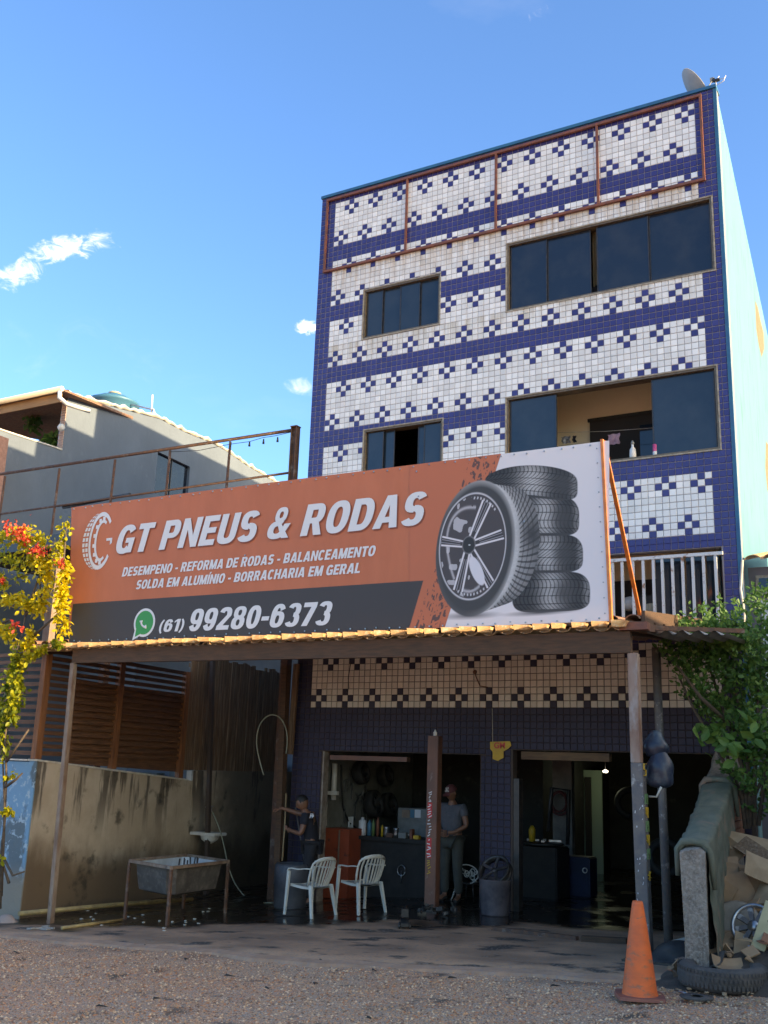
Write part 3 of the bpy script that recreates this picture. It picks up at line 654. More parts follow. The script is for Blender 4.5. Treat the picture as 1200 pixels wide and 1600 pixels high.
# ---- windows: frame, panes (sliding, each on its own track)
def window(key, frame_m, panes, framew=.030, label=None):
    x0, x1, z0, z1 = openings[key]
    mb = MB(); f = framew
    mb.box((x0, .0, z0), (x1, TH+.02, z0+f)); mb.box((x0, .0, z1-f), (x1, TH+.02, z1)); mb.box((x0, .002, z0+f), (x0+f, TH+.02, z1-f)); mb.box((x1-f, .002, z0+f), (x1, TH+.02, z1-f))
    fr = P(mb.build('window', frame_m)); 
    if label: fr['label'] = label
    # rough mortar reveal line around
    mb = MB(); g = .022
    mb.box((x0-g, -.014, z1), (x1+g, .0, z1+g)); mb.box((x0-g, -.02, z0-g), (x1+g, .0, z0)); mb.box((x0-g, -.012, z0), (x0, .0, z1)); mb.box((x1, -.012, z0), (x1+g, .0, z1))
    P(mb.build('surround', M['cream']), fr)
    for (a, b_, y, mt) in panes:
        mb = MB(); mb.box((a, y, z0+f+.002), (b_, y+.012, z1-f-.002)); P(mb.build('pane', mt), fr)
    for (a, b_, y, mt) in panes:
        for e_ in (a, b_-.018):
            mb = MB(); mb.box((e_, y-.006, z0+f+.002), (e_+.018, y+.018, z1-f-.002)); P(mb.build('pane_edge', M['blackm']), fr)
    return fr
window('w1b', M['alum'], [(3.455, 4.08, .05, M['glass']), (4.08, 4.80, .075, M['glass']), (4.90, 5.72, .05, M['glass']), (5.72, 6.635, .075, M['glass'])], label='wide dark sliding window on the top floor')
window('w1s', M['alum'], [(.745, 1.06, .05, M['glassb']), (1.06, 1.40, .075, M['glassb']), (1.40, 1.79, .05, M['glassb']), (1.79, 2.145, .075, M['glassb'])], label='small dark window on the top floor')
window('w2b', M['alum'], [(3.455, 4.22, .05, M['glassb']), (5.68, 6.585, .06, M['glassb'])], label='wide window with an open gap showing the room')
window('w2s', M['alum'], [(.855, 1.17, .05, M['glassb']), (1.10, 1.36, .09, M['glassb']), (1.80, 2.0, .09, M['glassb']), (1.93, 2.245, .05, M['glassb'])], label='small window with its middle slid open')
window('rs', M['alum'], [(.9, 1.6, .05, M['glassb']), (1.6, 2.25, .075, M['glassb'])])
# curtain gap of the top window
mb = MB(); mb.grid(lambda u, v: (4.78+.16*u, .22+.02*math.sin(u*14), 6.55+.95*v), 12, 2); P(mb.build('curtain', M['curtain']))
mb = MB(); mb.box((4.7, .24, 6.32), (5.0, .26, 6.56)); P(mb.build('curtain_lining', M['darkroom']))
# rooms behind
def room(x0, x1, z0, z1, y0, y1, m_, nm='room'):
    mb = MB()
    mb.face([(x0, y1, z0), (x1, y1, z0), (x1, y1, z1), (x0, y1, z1)]); mb.face([(x0, y0, z0), (x0, y1, z0), (x0, y1, z1), (x0, y0, z1)]); mb.face([(x1, y0, z0), (x1, y0, z1), (x1, y1, z1), (x1, y1, z0)])
    mb.face([(x0, y0, z0), (x1, y0, z0), (x1, y1, z0), (x0, y1, z0)]); mb.face([(x0, y0, z1), (x0, y1, z1), (x1, y1, z1), (x1, y0, z1)])
    me_ = mb.build(nm, m_); return P(me_)
room(3.1, 6.5, 2.78, 5.36, TH+.01, 1.25, M['ply'], 'balcony_room')
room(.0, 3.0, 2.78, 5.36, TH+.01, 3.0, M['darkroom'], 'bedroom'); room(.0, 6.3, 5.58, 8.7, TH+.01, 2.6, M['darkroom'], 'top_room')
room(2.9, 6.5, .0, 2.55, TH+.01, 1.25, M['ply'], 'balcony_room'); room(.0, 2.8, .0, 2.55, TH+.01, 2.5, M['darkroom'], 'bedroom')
# doors inside the two balconies
def at_in(px, py, y=1.2): return aty(px, py, y)
a, b_ = at_in(922, 660), at_in(1060, 640)
mb = MB(); mb.box((a.x, 1.18, 2.79), (a.x+1.9, 1.24, a.z)); fr = P(mb.build('balcony_door', M['darkroom']))
mb = MB(); mb.box((a.x+.82, 1.155, 2.8), (a.x+1.85, 1.175, a.z-.18)); P(mb.build('pane', M['glassb']), fr)
mb = MB(); mb.box((a.x-.03, 1.16, a.z), (a.x+1.93, 1.20, a.z+.05)); P(mb.build('lintel', M['black']), fr)
a = at_in(958, 909)
mb = MB(); mb.box((a.x-.5, 1.18, .01), (a.x+.82, 1.24, a.z)); fr = P(mb.build('balcony_door', M['darkroom']))
mb = MB(); mb.box((a.x+.3, 1.155, .02), (a.x+.8, 1.175, a.z-.25)); P(mb.build('pane', M['glassb']), fr)
# right hand dark sliding sheets behind the railing
for k, (xa, xb) in enumerate(((5.62, 6.02), (6.04, 6.30), (6.32, 6.56))):
    mb = MB(); mb.box((xa, .20+.03*k, 1.0), (xb, .215+.03*k, 2.1)); P(mb.build('sliding_sheet', M['glassb']))
# hanging washing and things on the balconies (each a thing of its own)
def cloth_thing(name, label, cat, px, py, y, w, h, mt):
    p = aty(px, py, y); mb = MB(); mb.smooth = True
    mb.grid(lambda u, v: (p.x+w*(u-.5)*(1-.2*v)+.01*math.sin(9*v), y+.018*math.sin(u*11+v*3), p.z-h*v), 10, 8); o = mb.build(name, mt); tag(o, label, cat); return o
cloth_thing('pink_garment', 'crumpled pale pink garment hanging in the open upper window', 'garment', 959, 678, .75, .2, .17, M['pink'])
cloth_thing('grey_garment', 'grey and white garment hanging beside the dark window sheet', 'garment', 884, 682, .75, .16, .12, mat('grey_garment', (.4, .4, .4), .9, (.08, .08, .1), 14))
cloth_thing('dark_garment', 'small black garment hanging next to the grey one', 'garment', 897, 681, .75, .07, .11, M['blackshirt'])
p0, p1 = aty(868, 676, .75), aty(1030, 668, .75)
o = MB(); o.tube([p0, (p0+p1)/2-Vector((0, 0, .02)), p1], .004, 5); o = o.build('clothes_line', M['pvc']); tag(o, 'thin washing line strung across the open upper window', 'line')
p = aty(989, 716, .08); mb = MB(); mb.lathe([(0, 0), (.045, 0), (.05, .02), (.045, .13), (.02, .17), (.018, .21), (0, .21)], p, 14); o = mb.build('spray_bottle', M['white']); tag(o, 'white spray bottle standing on the upper window sill', 'bottle')
mb = MB(); mb.lathe([(.02, .212), (.03, .23), (.012, .27), (0, .27)], p, 8)
o2 = mb.build('cap', M['greym']); P(o2, o)
p = aty(1024, 712, .08); mb = MB(); mb.lathe([(0, 0), (.032, 0), (.035, .02), (.034, .17), (0, .18)], p, 14); o = mb.build('shampoo_bottle', mat('magenta_plastic', (.55, .08, .20), .4)); tag(o, 'slim magenta bottle at the right end of the upper sill', 'bottle')
mb = MB(); mb.lathe([(.0355, .0), (.0358, .05), (.0355, .06)], p, 14); P(mb.build('label_band', M['white']), o)
cloth_thing('striped_towel', 'pale striped towel hanging behind the white balcony bars', 'towel', 1018, 943, .3, .25, .42, mat('cream_towel', (.5, .48, .36), .9, (.3, .32, .25), 9, stretch=(6, 1, .2)))
cloth_thing('red_towel', 'dark red towel beside the pale one behind the balcony bars', 'towel', 1036, 943, .28, .09, .42, mat('red_towel', (.40, .02, .04), .9))
p = aty(985, 955, .6); mb = MB(); mb.lathe([(0, 0), (.1, .02), (.12, .12), (.07, .2), (0, .22)], p, 12); o = mb.build('helmet', M['white']); tag(o, 'white rounded helmet in the gloom of the lower balcony', 'helmet')

# ---- balcony railing (white, rusting)
rl = thing('balcony_railing', 'white rusting bar railing across the first floor balcony opening', 'railing', (5.1, -.02, 1.1))
def RP(o): return P(o, rl)
zb, zt = 1.10, 2.05
mb = MB(); mb.box((3.4, -.055, zt), (6.6, -.005, zt+.045)); RP(mb.build('top_rail', M['whiterust']))
mb = MB(); mb.box((3.4, -.055, zb-.03), (6.85, -.005, zb+.01)); RP(mb.build('bottom_rail', M['rust']))
xsb = [aty(px, 920, -.03).x for px in (958, 973, 990, 1006, 1022, 1036, 1052, 1068, 1084, 1101, 1120)]
d0 = xsb[1]-xsb[0]; x = xsb[0]-d0
extra = []
while x > 3.45: extra.append(x); x -= .155
for x in sorted(extra+xsb):
    mb = MB(); mb.box((x-.019, -.045, zb+.012), (x+.019, -.012, zt-.001)); RP(mb.build('bar', M['whiterust']))
# rusty steel frame for a former sign, high on the facade
fr = thing('sign_frame', 'rusty orange steel sign frame bolted round the tiled parapet', 'frame', (3.2, -.05, 7.8))
zl, zh, xl, xr = 7.79, 9.235, -.17, 6.62
yb = -.045
def FP(o): return P(o, fr)
for nm, a, b_ in (('rail', (xl, yb, zh), (xr, yb, zh)), ('rail', (xl, yb, zl), (xr, yb, zl)), ('post', (xl+.02, yb, zl), (xl+.02, yb, zh)), ('post', (xr-.02, yb, zl), (xr-.02, yb, zh)), ('post', (1.52, yb, zl), (1.52, yb, zh)), ('post', (3.22, yb, zl), (3.22, yb, zh)), ('post', (4.97, yb, zl), (4.97, yb, zh))):
    mb = MB(); 
    if nm == 'post': a = (a[0], a[1], a[2]+.022); b_ = (b_[0], b_[1], b_[2]-.022)
    mb.bar(a, b_, .035 if nm == 'post' else .042); FP(mb.build(nm, M['orust']))

# satellite dish and small antenna on the parapet
p = aty(1078, 146, .15); dsh = thing('satellite_dish', 'grey satellite dish tilted on the roof edge', 'dish', (p.x, .3, ZT+.05))
mb = MB(); prof = [(.0, .0)]+[(.36*k/8, .085*(k/8)**2) for k in range(1, 9)]+[(.365, .095), (.355, .093)]
mb.lathe(prof, (0, 0, 0), 28); o = mb.build('reflector', mat('dish_grey', (.40, .39, .35), .6, (.32, .31, .28), 4)); o.parent = dsh; o.location = (0, 0, .20)
dv = R2*.80+U2*.56-_f*.10; o.rotation_euler = dv.to_track_quat('Z', 'Y').to_euler(); o.scale = (1, 1.05, 1)
mb = MB(); mb.tube([(0, 0, -.05), (0, .02, .28)], .02, 8); mb.tube([(-.12, -.05, .02), (-.2, -.06, .12)], .008, 6); o = mb.build('mount', M['greym']); o.parent = dsh
mb = MB(); mb.tube([(.0, 0, .1), (.2, .25, .4), (.25, .38, .6)], .009, 6); mb.box((.22, .35, .58), (.28, .41, .64)); o = mb.build('feed_arm', M['greym']); o.parent = dsh
p = aty(1119, 137, .05); an = thing('tv_antenna', 'small black and white antenna clamp at the right roof corner', 'antenna', (p.x, .05, ZT+.05))
mb = MB(); mb.tube([(0, 0, -.02), (0, 0, .1), (.05, 0, .18)], .008, 6); mb.tube([(0, 0, .03), (.12, -.02, .06), (.14, -.02, .12)], .006, 6); mb.tube([(.05, 0, .12), (.14, 0, .12), (.15, 0, .16)], .006, 6); o = mb.build('bracket', M['white']); o.parent = an
mb = MB(); mb.box((-.03, -.03, .1), (.06, .02, .13)); mb.box((-.05, -.02, .12), (-.01, .02, .16)); o = mb.build('receiver', M['blackm']); o.parent = an

# ================================================================== BANNER
YB = -3.4
def BP(px, py, y=YB): p = aty(px, py, y); return (p.x, p.z)
bx0, bx1 = -2.14, 6.0; bz0, bz1 = .69, 2.745
BTL, BTR, BBR, BBL = BP(112, 793), BP(938, 690), BP(952, 970), BP(108, 1005)
ban = thing('shop_banner', 'long orange, black and white tyre shop banner with a chrome wheel picture', 'banner', (1.9, YB, .69))
def BN(o): return P(o, ban)
M['borange'] = mat('banner_orange', (.50, .145, .065), .65, (.56, .17, .08), 1.0, bump=.35, bscale=1.6, stretch=(2.2, 1, .7))
M['bblack'] = mat('banner_charcoal', (.052, .046, .044), .6)
M['bwhite'] = mat('banner_white', (.76, .73, .74), .65, bump=.3, bscale=1.6)
M['bgreen'] = mat('print_green', (.03, .30, .08), .6)
M['bdark'] = mat('banner_track_print', (.075, .055, .05), .65)
def lerp(a, b, t): return (a[0]+(b[0]-a[0])*t, a[1]+(b[1]-a[1])*t)
def quad_uv(u, v): return lerp(lerp(BBL, BBR, u), lerp(BTL, BTR, u), v)
def sheet(name, pts, off, mt):
    mb = MB(); mb.face([(x, YB-off, z) for x, z in pts]); return BN(mb.build(name, mt))
# cloth backing with thickness
mb = MB(); mb.prism([BBL, BBR, BTR, BTL], YB, YB+.02); BN(mb.build('vinyl_sheet', M['bwhite']))
eB = BP(694.5, 981); eT = BP(783, 709)
sheet('orange_field', [BBL, (eB[0], BBL[1]+(BBR[1]-BBL[1])*.7), eT, BTL], .004, M['borange'])
kL, kR, kB = BP(110, 944), BP(661.5, 907), BP(638.5, 985)
sheet('black_field', [BBL, (kB[0], lerp(BBL, BBR, .7)[1]), kR, (BBL[0], kL[1])], .008, M['bblack'])
# lettering
# heavy grotesque capitals drawn stroke by stroke (unit cap height)
def glyph(ch):
    V, H = .245, .195; F_ = []
    def poly(*p): F_.append(list(p))
    def rect(x0, y0, x1, y1): poly((x0, y0), (x1, y0), (x1, y1), (x0, y1))
    def arc(cx_, cy_, rx, ry, a0, a1, tv=V, th=H, n=16, pw=2.45):
        e = 2/pw
        def se(a, r1, r2): c, s_ = math.cos(a), math.sin(a); return (cx_+r1*math.copysign(abs(c)**e, c), cy_+r2*math.copysign(abs(s_)**e, s_))
        for k in range(n):
            t0, t1 = rad(a0+(a1-a0)*k/n), rad(a0+(a1-a0)*(k+1)/n); o0, o1 = se(t0, rx, ry), se(t1, rx, ry); i0, i1 = se(t0, rx-tv, ry-th), se(t1, rx-tv, ry-th)
            poly(o0, o1, i1, i0)
    c = ch; w_ = .70
    if c == ' ': return [], .26
    if c == 'I' or c == 'Í':
        w_ = V; rect(0, 0, V, 1)
        if c == 'Í': poly((.05, 1.07), (.20, 1.07), (.36, 1.27), (.14, 1.27))
    elif c == 'L': w_ = .58; rect(0, 0, V, 1); rect(V, 0, w_, H)
    elif c == 'T': w_ = .66; rect(0, 1-H, w_, 1); rect(w_/2-V/2, 0, w_/2+V/2, 1-H)
    elif c == 'E': w_ = .60; rect(0, 0, V, 1); rect(V, 0, w_, H); rect(V, 1-H, w_, 1); rect(V, .5-H/2+.01, w_-.04, .5+H/2)
    elif c == 'F': w_ = .57; rect(0, 0, V, 1); rect(V, 1-H, w_, 1); rect(V, .41, w_-.05, .41+H)
    elif c == 'H': w_ = .72; rect(0, 0, V, 1); rect(w_-V, 0, w_, 1); rect(V, .4, w_-V, .6)
    elif c == 'N': w_ = .74; rect(0, 0, V*.95, 1); rect(w_-V*.95, 0, w_, 1); poly((V*.9, 1), (V*.2, 1), (w_-V*.9, 0), (w_-V*.2, 0))
    elif c == 'M': w_ = .90; rect(0, 0, V*.9, 1); rect(w_-V*.9, 0, w_, 1); poly((0.02, 1), (V*1.15, 1), (w_/2+.10, 0), (w_/2-.10, 0)); poly((w_-.02, 1), (w_-V*1.15, 1), (w_/2-.10, 0), (w_/2+.10, 0))
    elif c == 'A': w_ = .78; poly((0, 0), (V*1.02, 0), (w_/2+.06, 1), (w_/2-.15, 1)); poly((w_-V*1.02, 0), (w_, 0), (w_/2+.15, 1), (w_/2-.06, 1)); rect(.2, .17, w_-.2, .34)
    elif c == 'U': w_ = .70; rect(0, .3, V, 1); rect(w_-V, .3, w_, 1); arc(w_/2, .3, w_/2, .31, 180, 360)
    elif c in 'O0': w_ = .74 if c == 'O' else .66; arc(w_/2, .5, w_/2, .51, 0, 360, n=34)
    elif c == 'C': w_ = .70; arc(w_/2, .5, w_/2, .51, 38, 322, n=30)
    elif c == 'G': w_ = .74; arc(w_/2, .5, w_/2, .51, 36, 318, n=30); rect(w_*.52, .37, w_, .54); rect(w_-V*.85, .02, w_, .38)
    elif c == 'D': w_ = .72; rect(0, 0, V, 1); rect(V, 0, .34, H); rect(V, 1-H, .34, 1); arc(.34, .5, w_-.34, .5, -90, 90)
    elif c in 'PRB':
        w_ = .68; rect(0, 0, V, 1); rect(V, 1-H, .40, 1); rect(V, .38, .40, .38+H*.9); arc(.40, .69, w_-.40, .31, -90, 90, th=H*.95)
        if c == 'R': w_ = .72; poly((.30, .42), (.52, .46), (w_, 0), (w_-V*1.08, 0))
        if c == 'B': rect(V, 0, .42, H); rect(V, .38, .42, .56); arc(.42, .28, .72-.42, .28, -90, 90, th=H*.95); w_ = .72
    elif c == 'S': w_ = .68; arc(w_/2, .70, w_/2*.96, .31, 25, 270, th=.19); arc(w_/2, .30, w_/2, .31, -155, 90, th=.19)
    elif c == '8': w_ = .66; arc(w_/2, .73, w_/2*.93, .28, 0, 360, th=.155, n=24, tv=.22); arc(w_/2, .29, w_/2, .30, 0, 360, th=.165, n=24)
    elif c == '3': w_ = .65; arc(w_/2, .72, w_/2*.96, .29, 160, -90, th=.165); arc(w_/2, .29, w_/2, .30, 90, -160, th=.165)
    elif c == '9': w_ = .66; arc(w_/2, .66, w_/2, .35, 0, 360, th=.175, n=26); arc(w_/2, .5, w_/2, .51, 5, -150, th=.175)
    elif c == '6': w_ = .66; arc(w_/2, .34, w_/2, .35, 0, 360, th=.175, n=26); arc(w_/2, .5, w_/2, .51, 185, 30, th=.175)
    elif c == '2': w_ = .64; arc(w_/2, .70, w_/2, .31, 165, -15, th=.18); poly((w_-V*.95, .66), (w_, .64), (V*1.2, H*.9), (0, H*.9)); poly((w_-.02, .58), (w_-V, .56), (0, H*.8), (.06, H*.8)) ; rect(0, 0, w_, H)
    elif c == '7': w_ = .62; rect(0, 1-H, w_, 1); poly((w_-V*1.05, 1-H), (w_, 1-H), (V*1.45, 0), (V*.35, 0))
    elif c == '1': w_ = .44; rect(w_-V, 0, w_, 1); poly((0, .70), (w_-V, .82), (w_-V, 1), (0, .84)); 
    elif c == '-': w_ = .36; rect(0, .32, w_, .50)
    elif c == '(': w_ = .30; arc(.42, .44, .42, .66, 118, 242, tv=.17, th=.10, pw=2)
    elif c == ')': w_ = .30; arc(-.12, .44, .42, .66, -62, 62, tv=.17, th=.10, pw=2)
    elif c == '&': w_ = .80; arc(.36, .76, .215, .25, 0, 360, tv=.15, th=.14, n=24); arc(.33, .28, .33, .29, 60, 330, tv=.21, th=.17, n=22); poly((.17, .70), (.34, .60), (.82, 0), (.56, 0)); poly((.56, .46), (.78, .46), (.60, .10), (.44, .17)); poly((.30, .55), (.52, .60), (.42, .68), (.22, .60))
    return F_, w_
def letters(name, body, x0, x1, z0, z1, off, mt, shear=.22, bold=0, grow=0.0):
    V_ = []; F_ = []; x = 0
    for ch in body:
        fs, w_ = glyph(ch)
        for i, f in enumerate(fs):
            n_ = len(V_); cxm = sum(p[0] for p in f)/len(f); czm = sum(p[1] for p in f)/len(f)
            V_ += [(x+p[0]+p[1]*shear, i*.00006, p[1]) for p in f]; F_.append(tuple(range(n_, n_+len(f))))
        x += w_+.085
    V_ = np.array(V_); mnx, mxx = V_[:, 0].min(), V_[:, 0].max()
    new = np.c_[x0+(V_[:, 0]-mnx)*(x1-x0)/(mxx-mnx), YB-off-V_[:, 1], z0+V_[:, 2]*(z1-z0)]
    me = bpy.data.meshes.new(name); me.from_pydata([tuple(v) for v in new], [], F_); me.materials.append(mt)
    bm = bmesh.new(); bm.from_mesh(me)
    for f in bm.faces:
        if f.normal.y > 0: f.normal_flip()
    bm.to_mesh(me); bm.free()
    o = bpy.data.objects.new(name, me); col.objects.link(o); return BN(o)
def tl(body, pL, pR, hpx, bold=.03, shear=.2, off=.012, gap=1.0, mt=None, name='lettering'):
    """pL,pR: left and right ends of the base line as surveyed; hpx: cap height in survey px at the left"""
    a = BP(*pL); b = BP(*pR); top = BP(pL[0], pL[1]-hpx)
    zb_ = (a[1]+b[1])/2
    return letters(name, body, a[0], b[0], zb_, zb_+(top[1]-a[1]), off, mt or M['whitep'], shear)
tl('GT PNEUS & RODAS', (182, 864), (667, 822), 43, .058, .24, .016)
M['oshadow'] = mat('print_brown', (.26, .07, .035), .65)
tl('GT PNEUS & RODAS', (183, 866), (669, 824), 43, 0, .24, .0105, mt=M['oshadow'], name='lettering_edge')
tl('DESEMPENO - REFORMA DE RODAS - BALANCEAMENTO', (191, 901), (587.5, 869), 14, .052, .22)
tl('SOLDA EM ALUMÍNIO - BORRACHARIA EM GERAL', (213, 921), (563, 895.5), 14, .052, .22)
tl('(61)', (249, 988), (288, 986), 19, .03, .2)
tl('99280-6373', (296, 986), (519, 977), 34, .062, .22)
def disc_pts(cx_, cz_, rx, rz, n=28, a0=0, a1=2*PI): return [(cx_+rx*math.cos(a0+(a1-a0)*k/n), cz_+rz*math.sin(a0+(a1-a0)*k/n)) for k in range(n if a1-a0 > 6.2 else n+1)]
# messenger icon: green speech bubble with a handset
c = BP(226.5, 973); R_ = (BP(243, 973)[0]-BP(210, 973)[0])/2; RZ = R_*1.03
tail = [(c[0]-R_*1.02, c[1]-RZ*1.22), (c[0]-R_*.82, c[1]-RZ*.35), (c[0]-R_*.35, c[1]-RZ*.92)]
sheet('icon', disc_pts(c[0], c[1], R_*1.0, RZ), .011, M['whitep']); sheet('icon_tail', tail, .0113, M['whitep'])
sheet('icon', disc_pts(c[0], c[1], R_*.83, RZ*.83), .0135, M['bgreen']); sheet('icon_tail', [(c[0]-R_*.78, c[1]-RZ*.98), (c[0]-R_*.72, c[1]-RZ*.35), (c[0]-R_*.3, c[1]-RZ*.78)], .0132, M['bgreen'])
mb = MB(); mb.tube([(c[0]+R_*math.cos(a)*.42+R_*.12, YB-.016, c[1]+RZ*math.sin(a)*.42+R_*.12) for a in [rad(175+i*10) for i in range(12)]], [R_*.17, R_*.16, R_*.10, R_*.085, R_*.08, R_*.08, R_*.08, R_*.08, R_*.085, R_*.10, R_*.16, R_*.17], 6)
for i, v in enumerate(mb.v): mb.v[i] = (v[0], YB-.016+(v[1]-YB+.016)*.05, v[2])
BN(mb.build('handset', M['whitep']))
# round tyre and gear emblem
def ring(cx_, cz_, rx0, rz0, rx1, rz1, a0, a1, off, mt, name='emblem', n=26, dx=0):
    mb = MB()
    for k in range(n):
        t0 = rad(a0+(a1-a0)*k/n); t1 = rad(a0+(a1-a0)*(k+1)/n)
        mb.face([(cx_+rx0*math.cos(t0)+dx, YB-off, cz_+rz0*math.sin(t0)), (cx_+rx1*math.cos(t0), YB-off, cz_+rz1*math.sin(t0)), (cx_+rx1*math.cos(t1), YB-off, cz_+rz1*math.sin(t1)), (cx_+rx0*math.cos(t1)+dx, YB-off, cz_+rz0*math.sin(t1))])
    return BN(mb.build(name, mt))
lc = BP(158, 845); ux = (BP(176, 845)[0]-BP(158, 845)[0])/18; uz = ux
ring(lc[0], lc[1], 15.5*ux, 29*uz, 18.5*ux, 34*uz, 40, 325, .012, M['whitep'], dx=0)
ring(lc[0]+2*ux, lc[1], 8.5*ux, 21*uz, 11.5*ux, 24.5*uz, 62, 300, .012, M['whitep'])
mb = MB()   # gear teeth
for k in range(8):
    a = rad(88+k*26); ca, sa = math.cos(a), math.sin(a); cx_, cz_ = lc[0]+2*ux+ca*12.3*ux, lc[1]+sa*26*uz; w_, h_ = 1.9*ux, 2.2*uz
    mb.face([(cx_-w_, YB-.0124, cz_-h_), (cx_+w_, YB-.0124, cz_-h_), (cx_+w_, YB-.0124, cz_+h_), (cx_-w_, YB-.0124, cz_+h_)])
# crossbar of the G and tread blocks in two curved columns
mb.face([(lc[0]+9*ux, YB-.012, lc[1]-1*uz), (lc[0]+18*ux, YB-.012, lc[1]-1*uz), (lc[0]+18*ux, YB-.012, lc[1]+2*uz), (lc[0]+9*ux, YB-.012, lc[1]+2*uz)])
mb.face([(lc[0]+15*ux, YB-.0121, lc[1]-6*uz), (lc[0]+18*ux, YB-.0121, lc[1]-4*uz), (lc[0]+18*ux, YB-.0121, lc[1]-1*uz), (lc[0]+15*ux, YB-.0121, lc[1]-1*uz)])
for colm, (rx_, wd) in enumerate(((19.8, 3.6), (24.8, 3.4))):
    for k in range(15):
        a = rad(108+k*10.6); a2 = rad(108+k*10.6+7.6)
        def pt(aa, e): return (lc[0]+2.2*ux*colm*0+math.cos(aa)*(rx_+e)*ux, YB-.012, lc[1]+math.sin(aa)*(34+colm*.4)*uz)
        mb.face([pt(a, 0), pt(a, wd), pt(a2, wd+.4), pt(a2, .2)])
e_ = BN(mb.build('emblem_blocks', M['whitep'])); e_['kind'] = 'stuff'
# picture of the wheel and the tyre stack: flat print, colours per vertex of a fine sheet
def art():
    W, H = 560, 480
    px0, px1 = 640.0, 952.0
    us = np.linspace(0, 1, W+1); vs_ = np.linspace(0, 1, H+1)
    U, Vv = np.meshgrid(us, vs_)
    # photo-measured layout space of the printed picture (x right, y down)
    xl_ = px0+(px1-px0)*U
    f = (xl_-108)/(952-108); ytop = 793+(690-793)*((xl_-112)/(938-112)); ybot = 1005+(970-1005)*f
    yl_ = ybot+(ytop-ybot)*Vv
    X, Y = xl_, yl_
    colr = np.zeros((H+1, W+1, 3)); alpha = np.zeros((H+1, W+1))
    def put(mask, c, a=1.0):
        nonlocal colr, alpha
        c = np.array(c, float); 
        if c.ndim == 1: c = np.broadcast_to(c, colr.shape)
        mk = np.clip(mask, 0, 1)[..., None]*a
        colr = colr*(1-mk)+c*mk; alpha = np.maximum(alpha, np.clip(mask, 0, 1)*a)
    def g(v): return np.stack([v*1.0, v*.985, v*.965], -1)
    def soft(d, w=1.0): return np.clip(.5-d/w, 0, 1)
    rngn = np.random.RandomState(4)
    def vnoise(x, y, seed=0):
        xi = np.floor(x).astype(int); yi = np.floor(y).astype(int); xf = x-xi; yf = y-yi
        tab = np.random.RandomState(seed).rand(256, 256); h = lambda a, b: tab[a % 256, b % 256]
        xf = xf*xf*(3-2*xf); yf = yf*yf*(3-2*yf)
        return (h(xi, yi)*(1-xf)+h(xi+1, yi)*xf)*(1-yf)+(h(xi, yi+1)*(1-xf)+h(xi+1, yi+1)*xf)*yf
    # white / orange border
    bx = 783+(Y-709)*(694.5-783)/(981-709)
    white = soft(bx-X, 1.2); put(white, (.72, .69, .70))
    put(1-white, (.52, .15, .07))
    kx = 661.5+(Y-907)*(638.5-661.5)/(985-907); kt = 944+(X-110)*(907-944)/(661.5-110)
    put(soft(X-kx, 1)*soft(kt-Y, 1), (.052, .046, .044))
    # tyre tracks on the orange edge: torn diagonal blocks between ribs
    tr = (X-bx); side = (1-white)
    ang = (Y*.52-tr*.85); across = tr
    blk = vnoise(ang*.22, across*.16, 2)*.6+vnoise(ang*.6, across*.5, 3)*.4
    trk = ((across > -46) & (across < -3)) * (blk > .47)
    ribs = (np.abs(((across+48) % 15)-7) > 1.6)
    curv = np.abs(((Y+np.abs(across+25)*.55) % 17)-8) > 2.0
    dense = np.where((Y < 800) | (Y > 890), 1, 0)
    put(trk*ribs*curv*dense*side*.92*(vnoise(X*.35, Y*.35, 8) > .25), (.085, .055, .05))
    # the stack of four tyres (bottom first)
    stacks = [(893, 956, 800, 922, 0), (835, 893.5, 800, 911, 1), (776, 838, 796, 905, 2), (727, 783, 758, 902.5, 3)]
    for (t, b, l_, r_, k) in stacks:
        cxs, hw = (l_+r_)/2, (r_-l_)/2; 
        xn = (X-cxs)/hw
        sag = (4.5-2.0*k*.8)*(1-np.clip(xn, -1, 1)**2)*(1 if k < 2 else -1)*1.2
        if k == 3: tt = t+ (xn**2)*13 - (xn > 0)*xn**4*2; bb = b-6+8*xn
        else: tt = t+sag*0+ (np.clip(xn, 0, 1)**6)*8; bb = b+sag*.5
        if k == 0: bb = b-2.5*xn
        yn = (Y-(tt+bb)/2)/((bb-tt)/2)
        inside = soft((np.abs(xn)**5+np.abs(yn)**4)-1.0, .12)
        shade = .045+.40*np.exp(-((xn-.02)/.30)**2)+.16*np.exp(-((xn-.93)/.10)**2)
        shade = shade*(1-.45*np.abs(yn)**3)
        # chevron tread
        grp = np.abs(((yn*1.0+1)*2.5) % 1-.5)
        ph = X*.95+np.abs(yn)*14*np.sign(yn)*(1 if k % 2 else -1)+8*np.sin(yn*3)
        groove = (np.sin(ph*1.05) > .62)
        ringg = (grp > .44)
        s_ = shade*np.where(groove, .34, 1)*np.where(ringg, .28, 1)*(.92+.16*vnoise(X*.5, Y*.5, 5))
        dk = np.exp(-((X-880)/17)**2-((Y-(t+b)/2-2)/21)**2)*.85
        s_ = s_*(1-dk)+.055*dk
        s_ = np.where(yn > .86, .05, s_)
        put(inside, g(s_))
        if k < 3: pass
    # front tyre body (tread side to the right of the sidewall)
    def ell(cx_, cy_, a, b, th):
        c_, s_ = math.cos(th), math.sin(th); dx, dy = X-cx_, Y-cy_
        u = (dx*c_+dy*s_)/a; v = (-dx*s_+dy*c_)/b
        return np.sqrt(u*u+v*v), np.arctan2(v, u), u, v
    th = rad(8)
    # soft contact shading printed on the white ground
    e0, _, _, _ = ell(735, 962, 50, 6.5, rad(-3)); put(np.clip(1.1-e0, 0, 1)*white, (.12, .115, .115), .95)
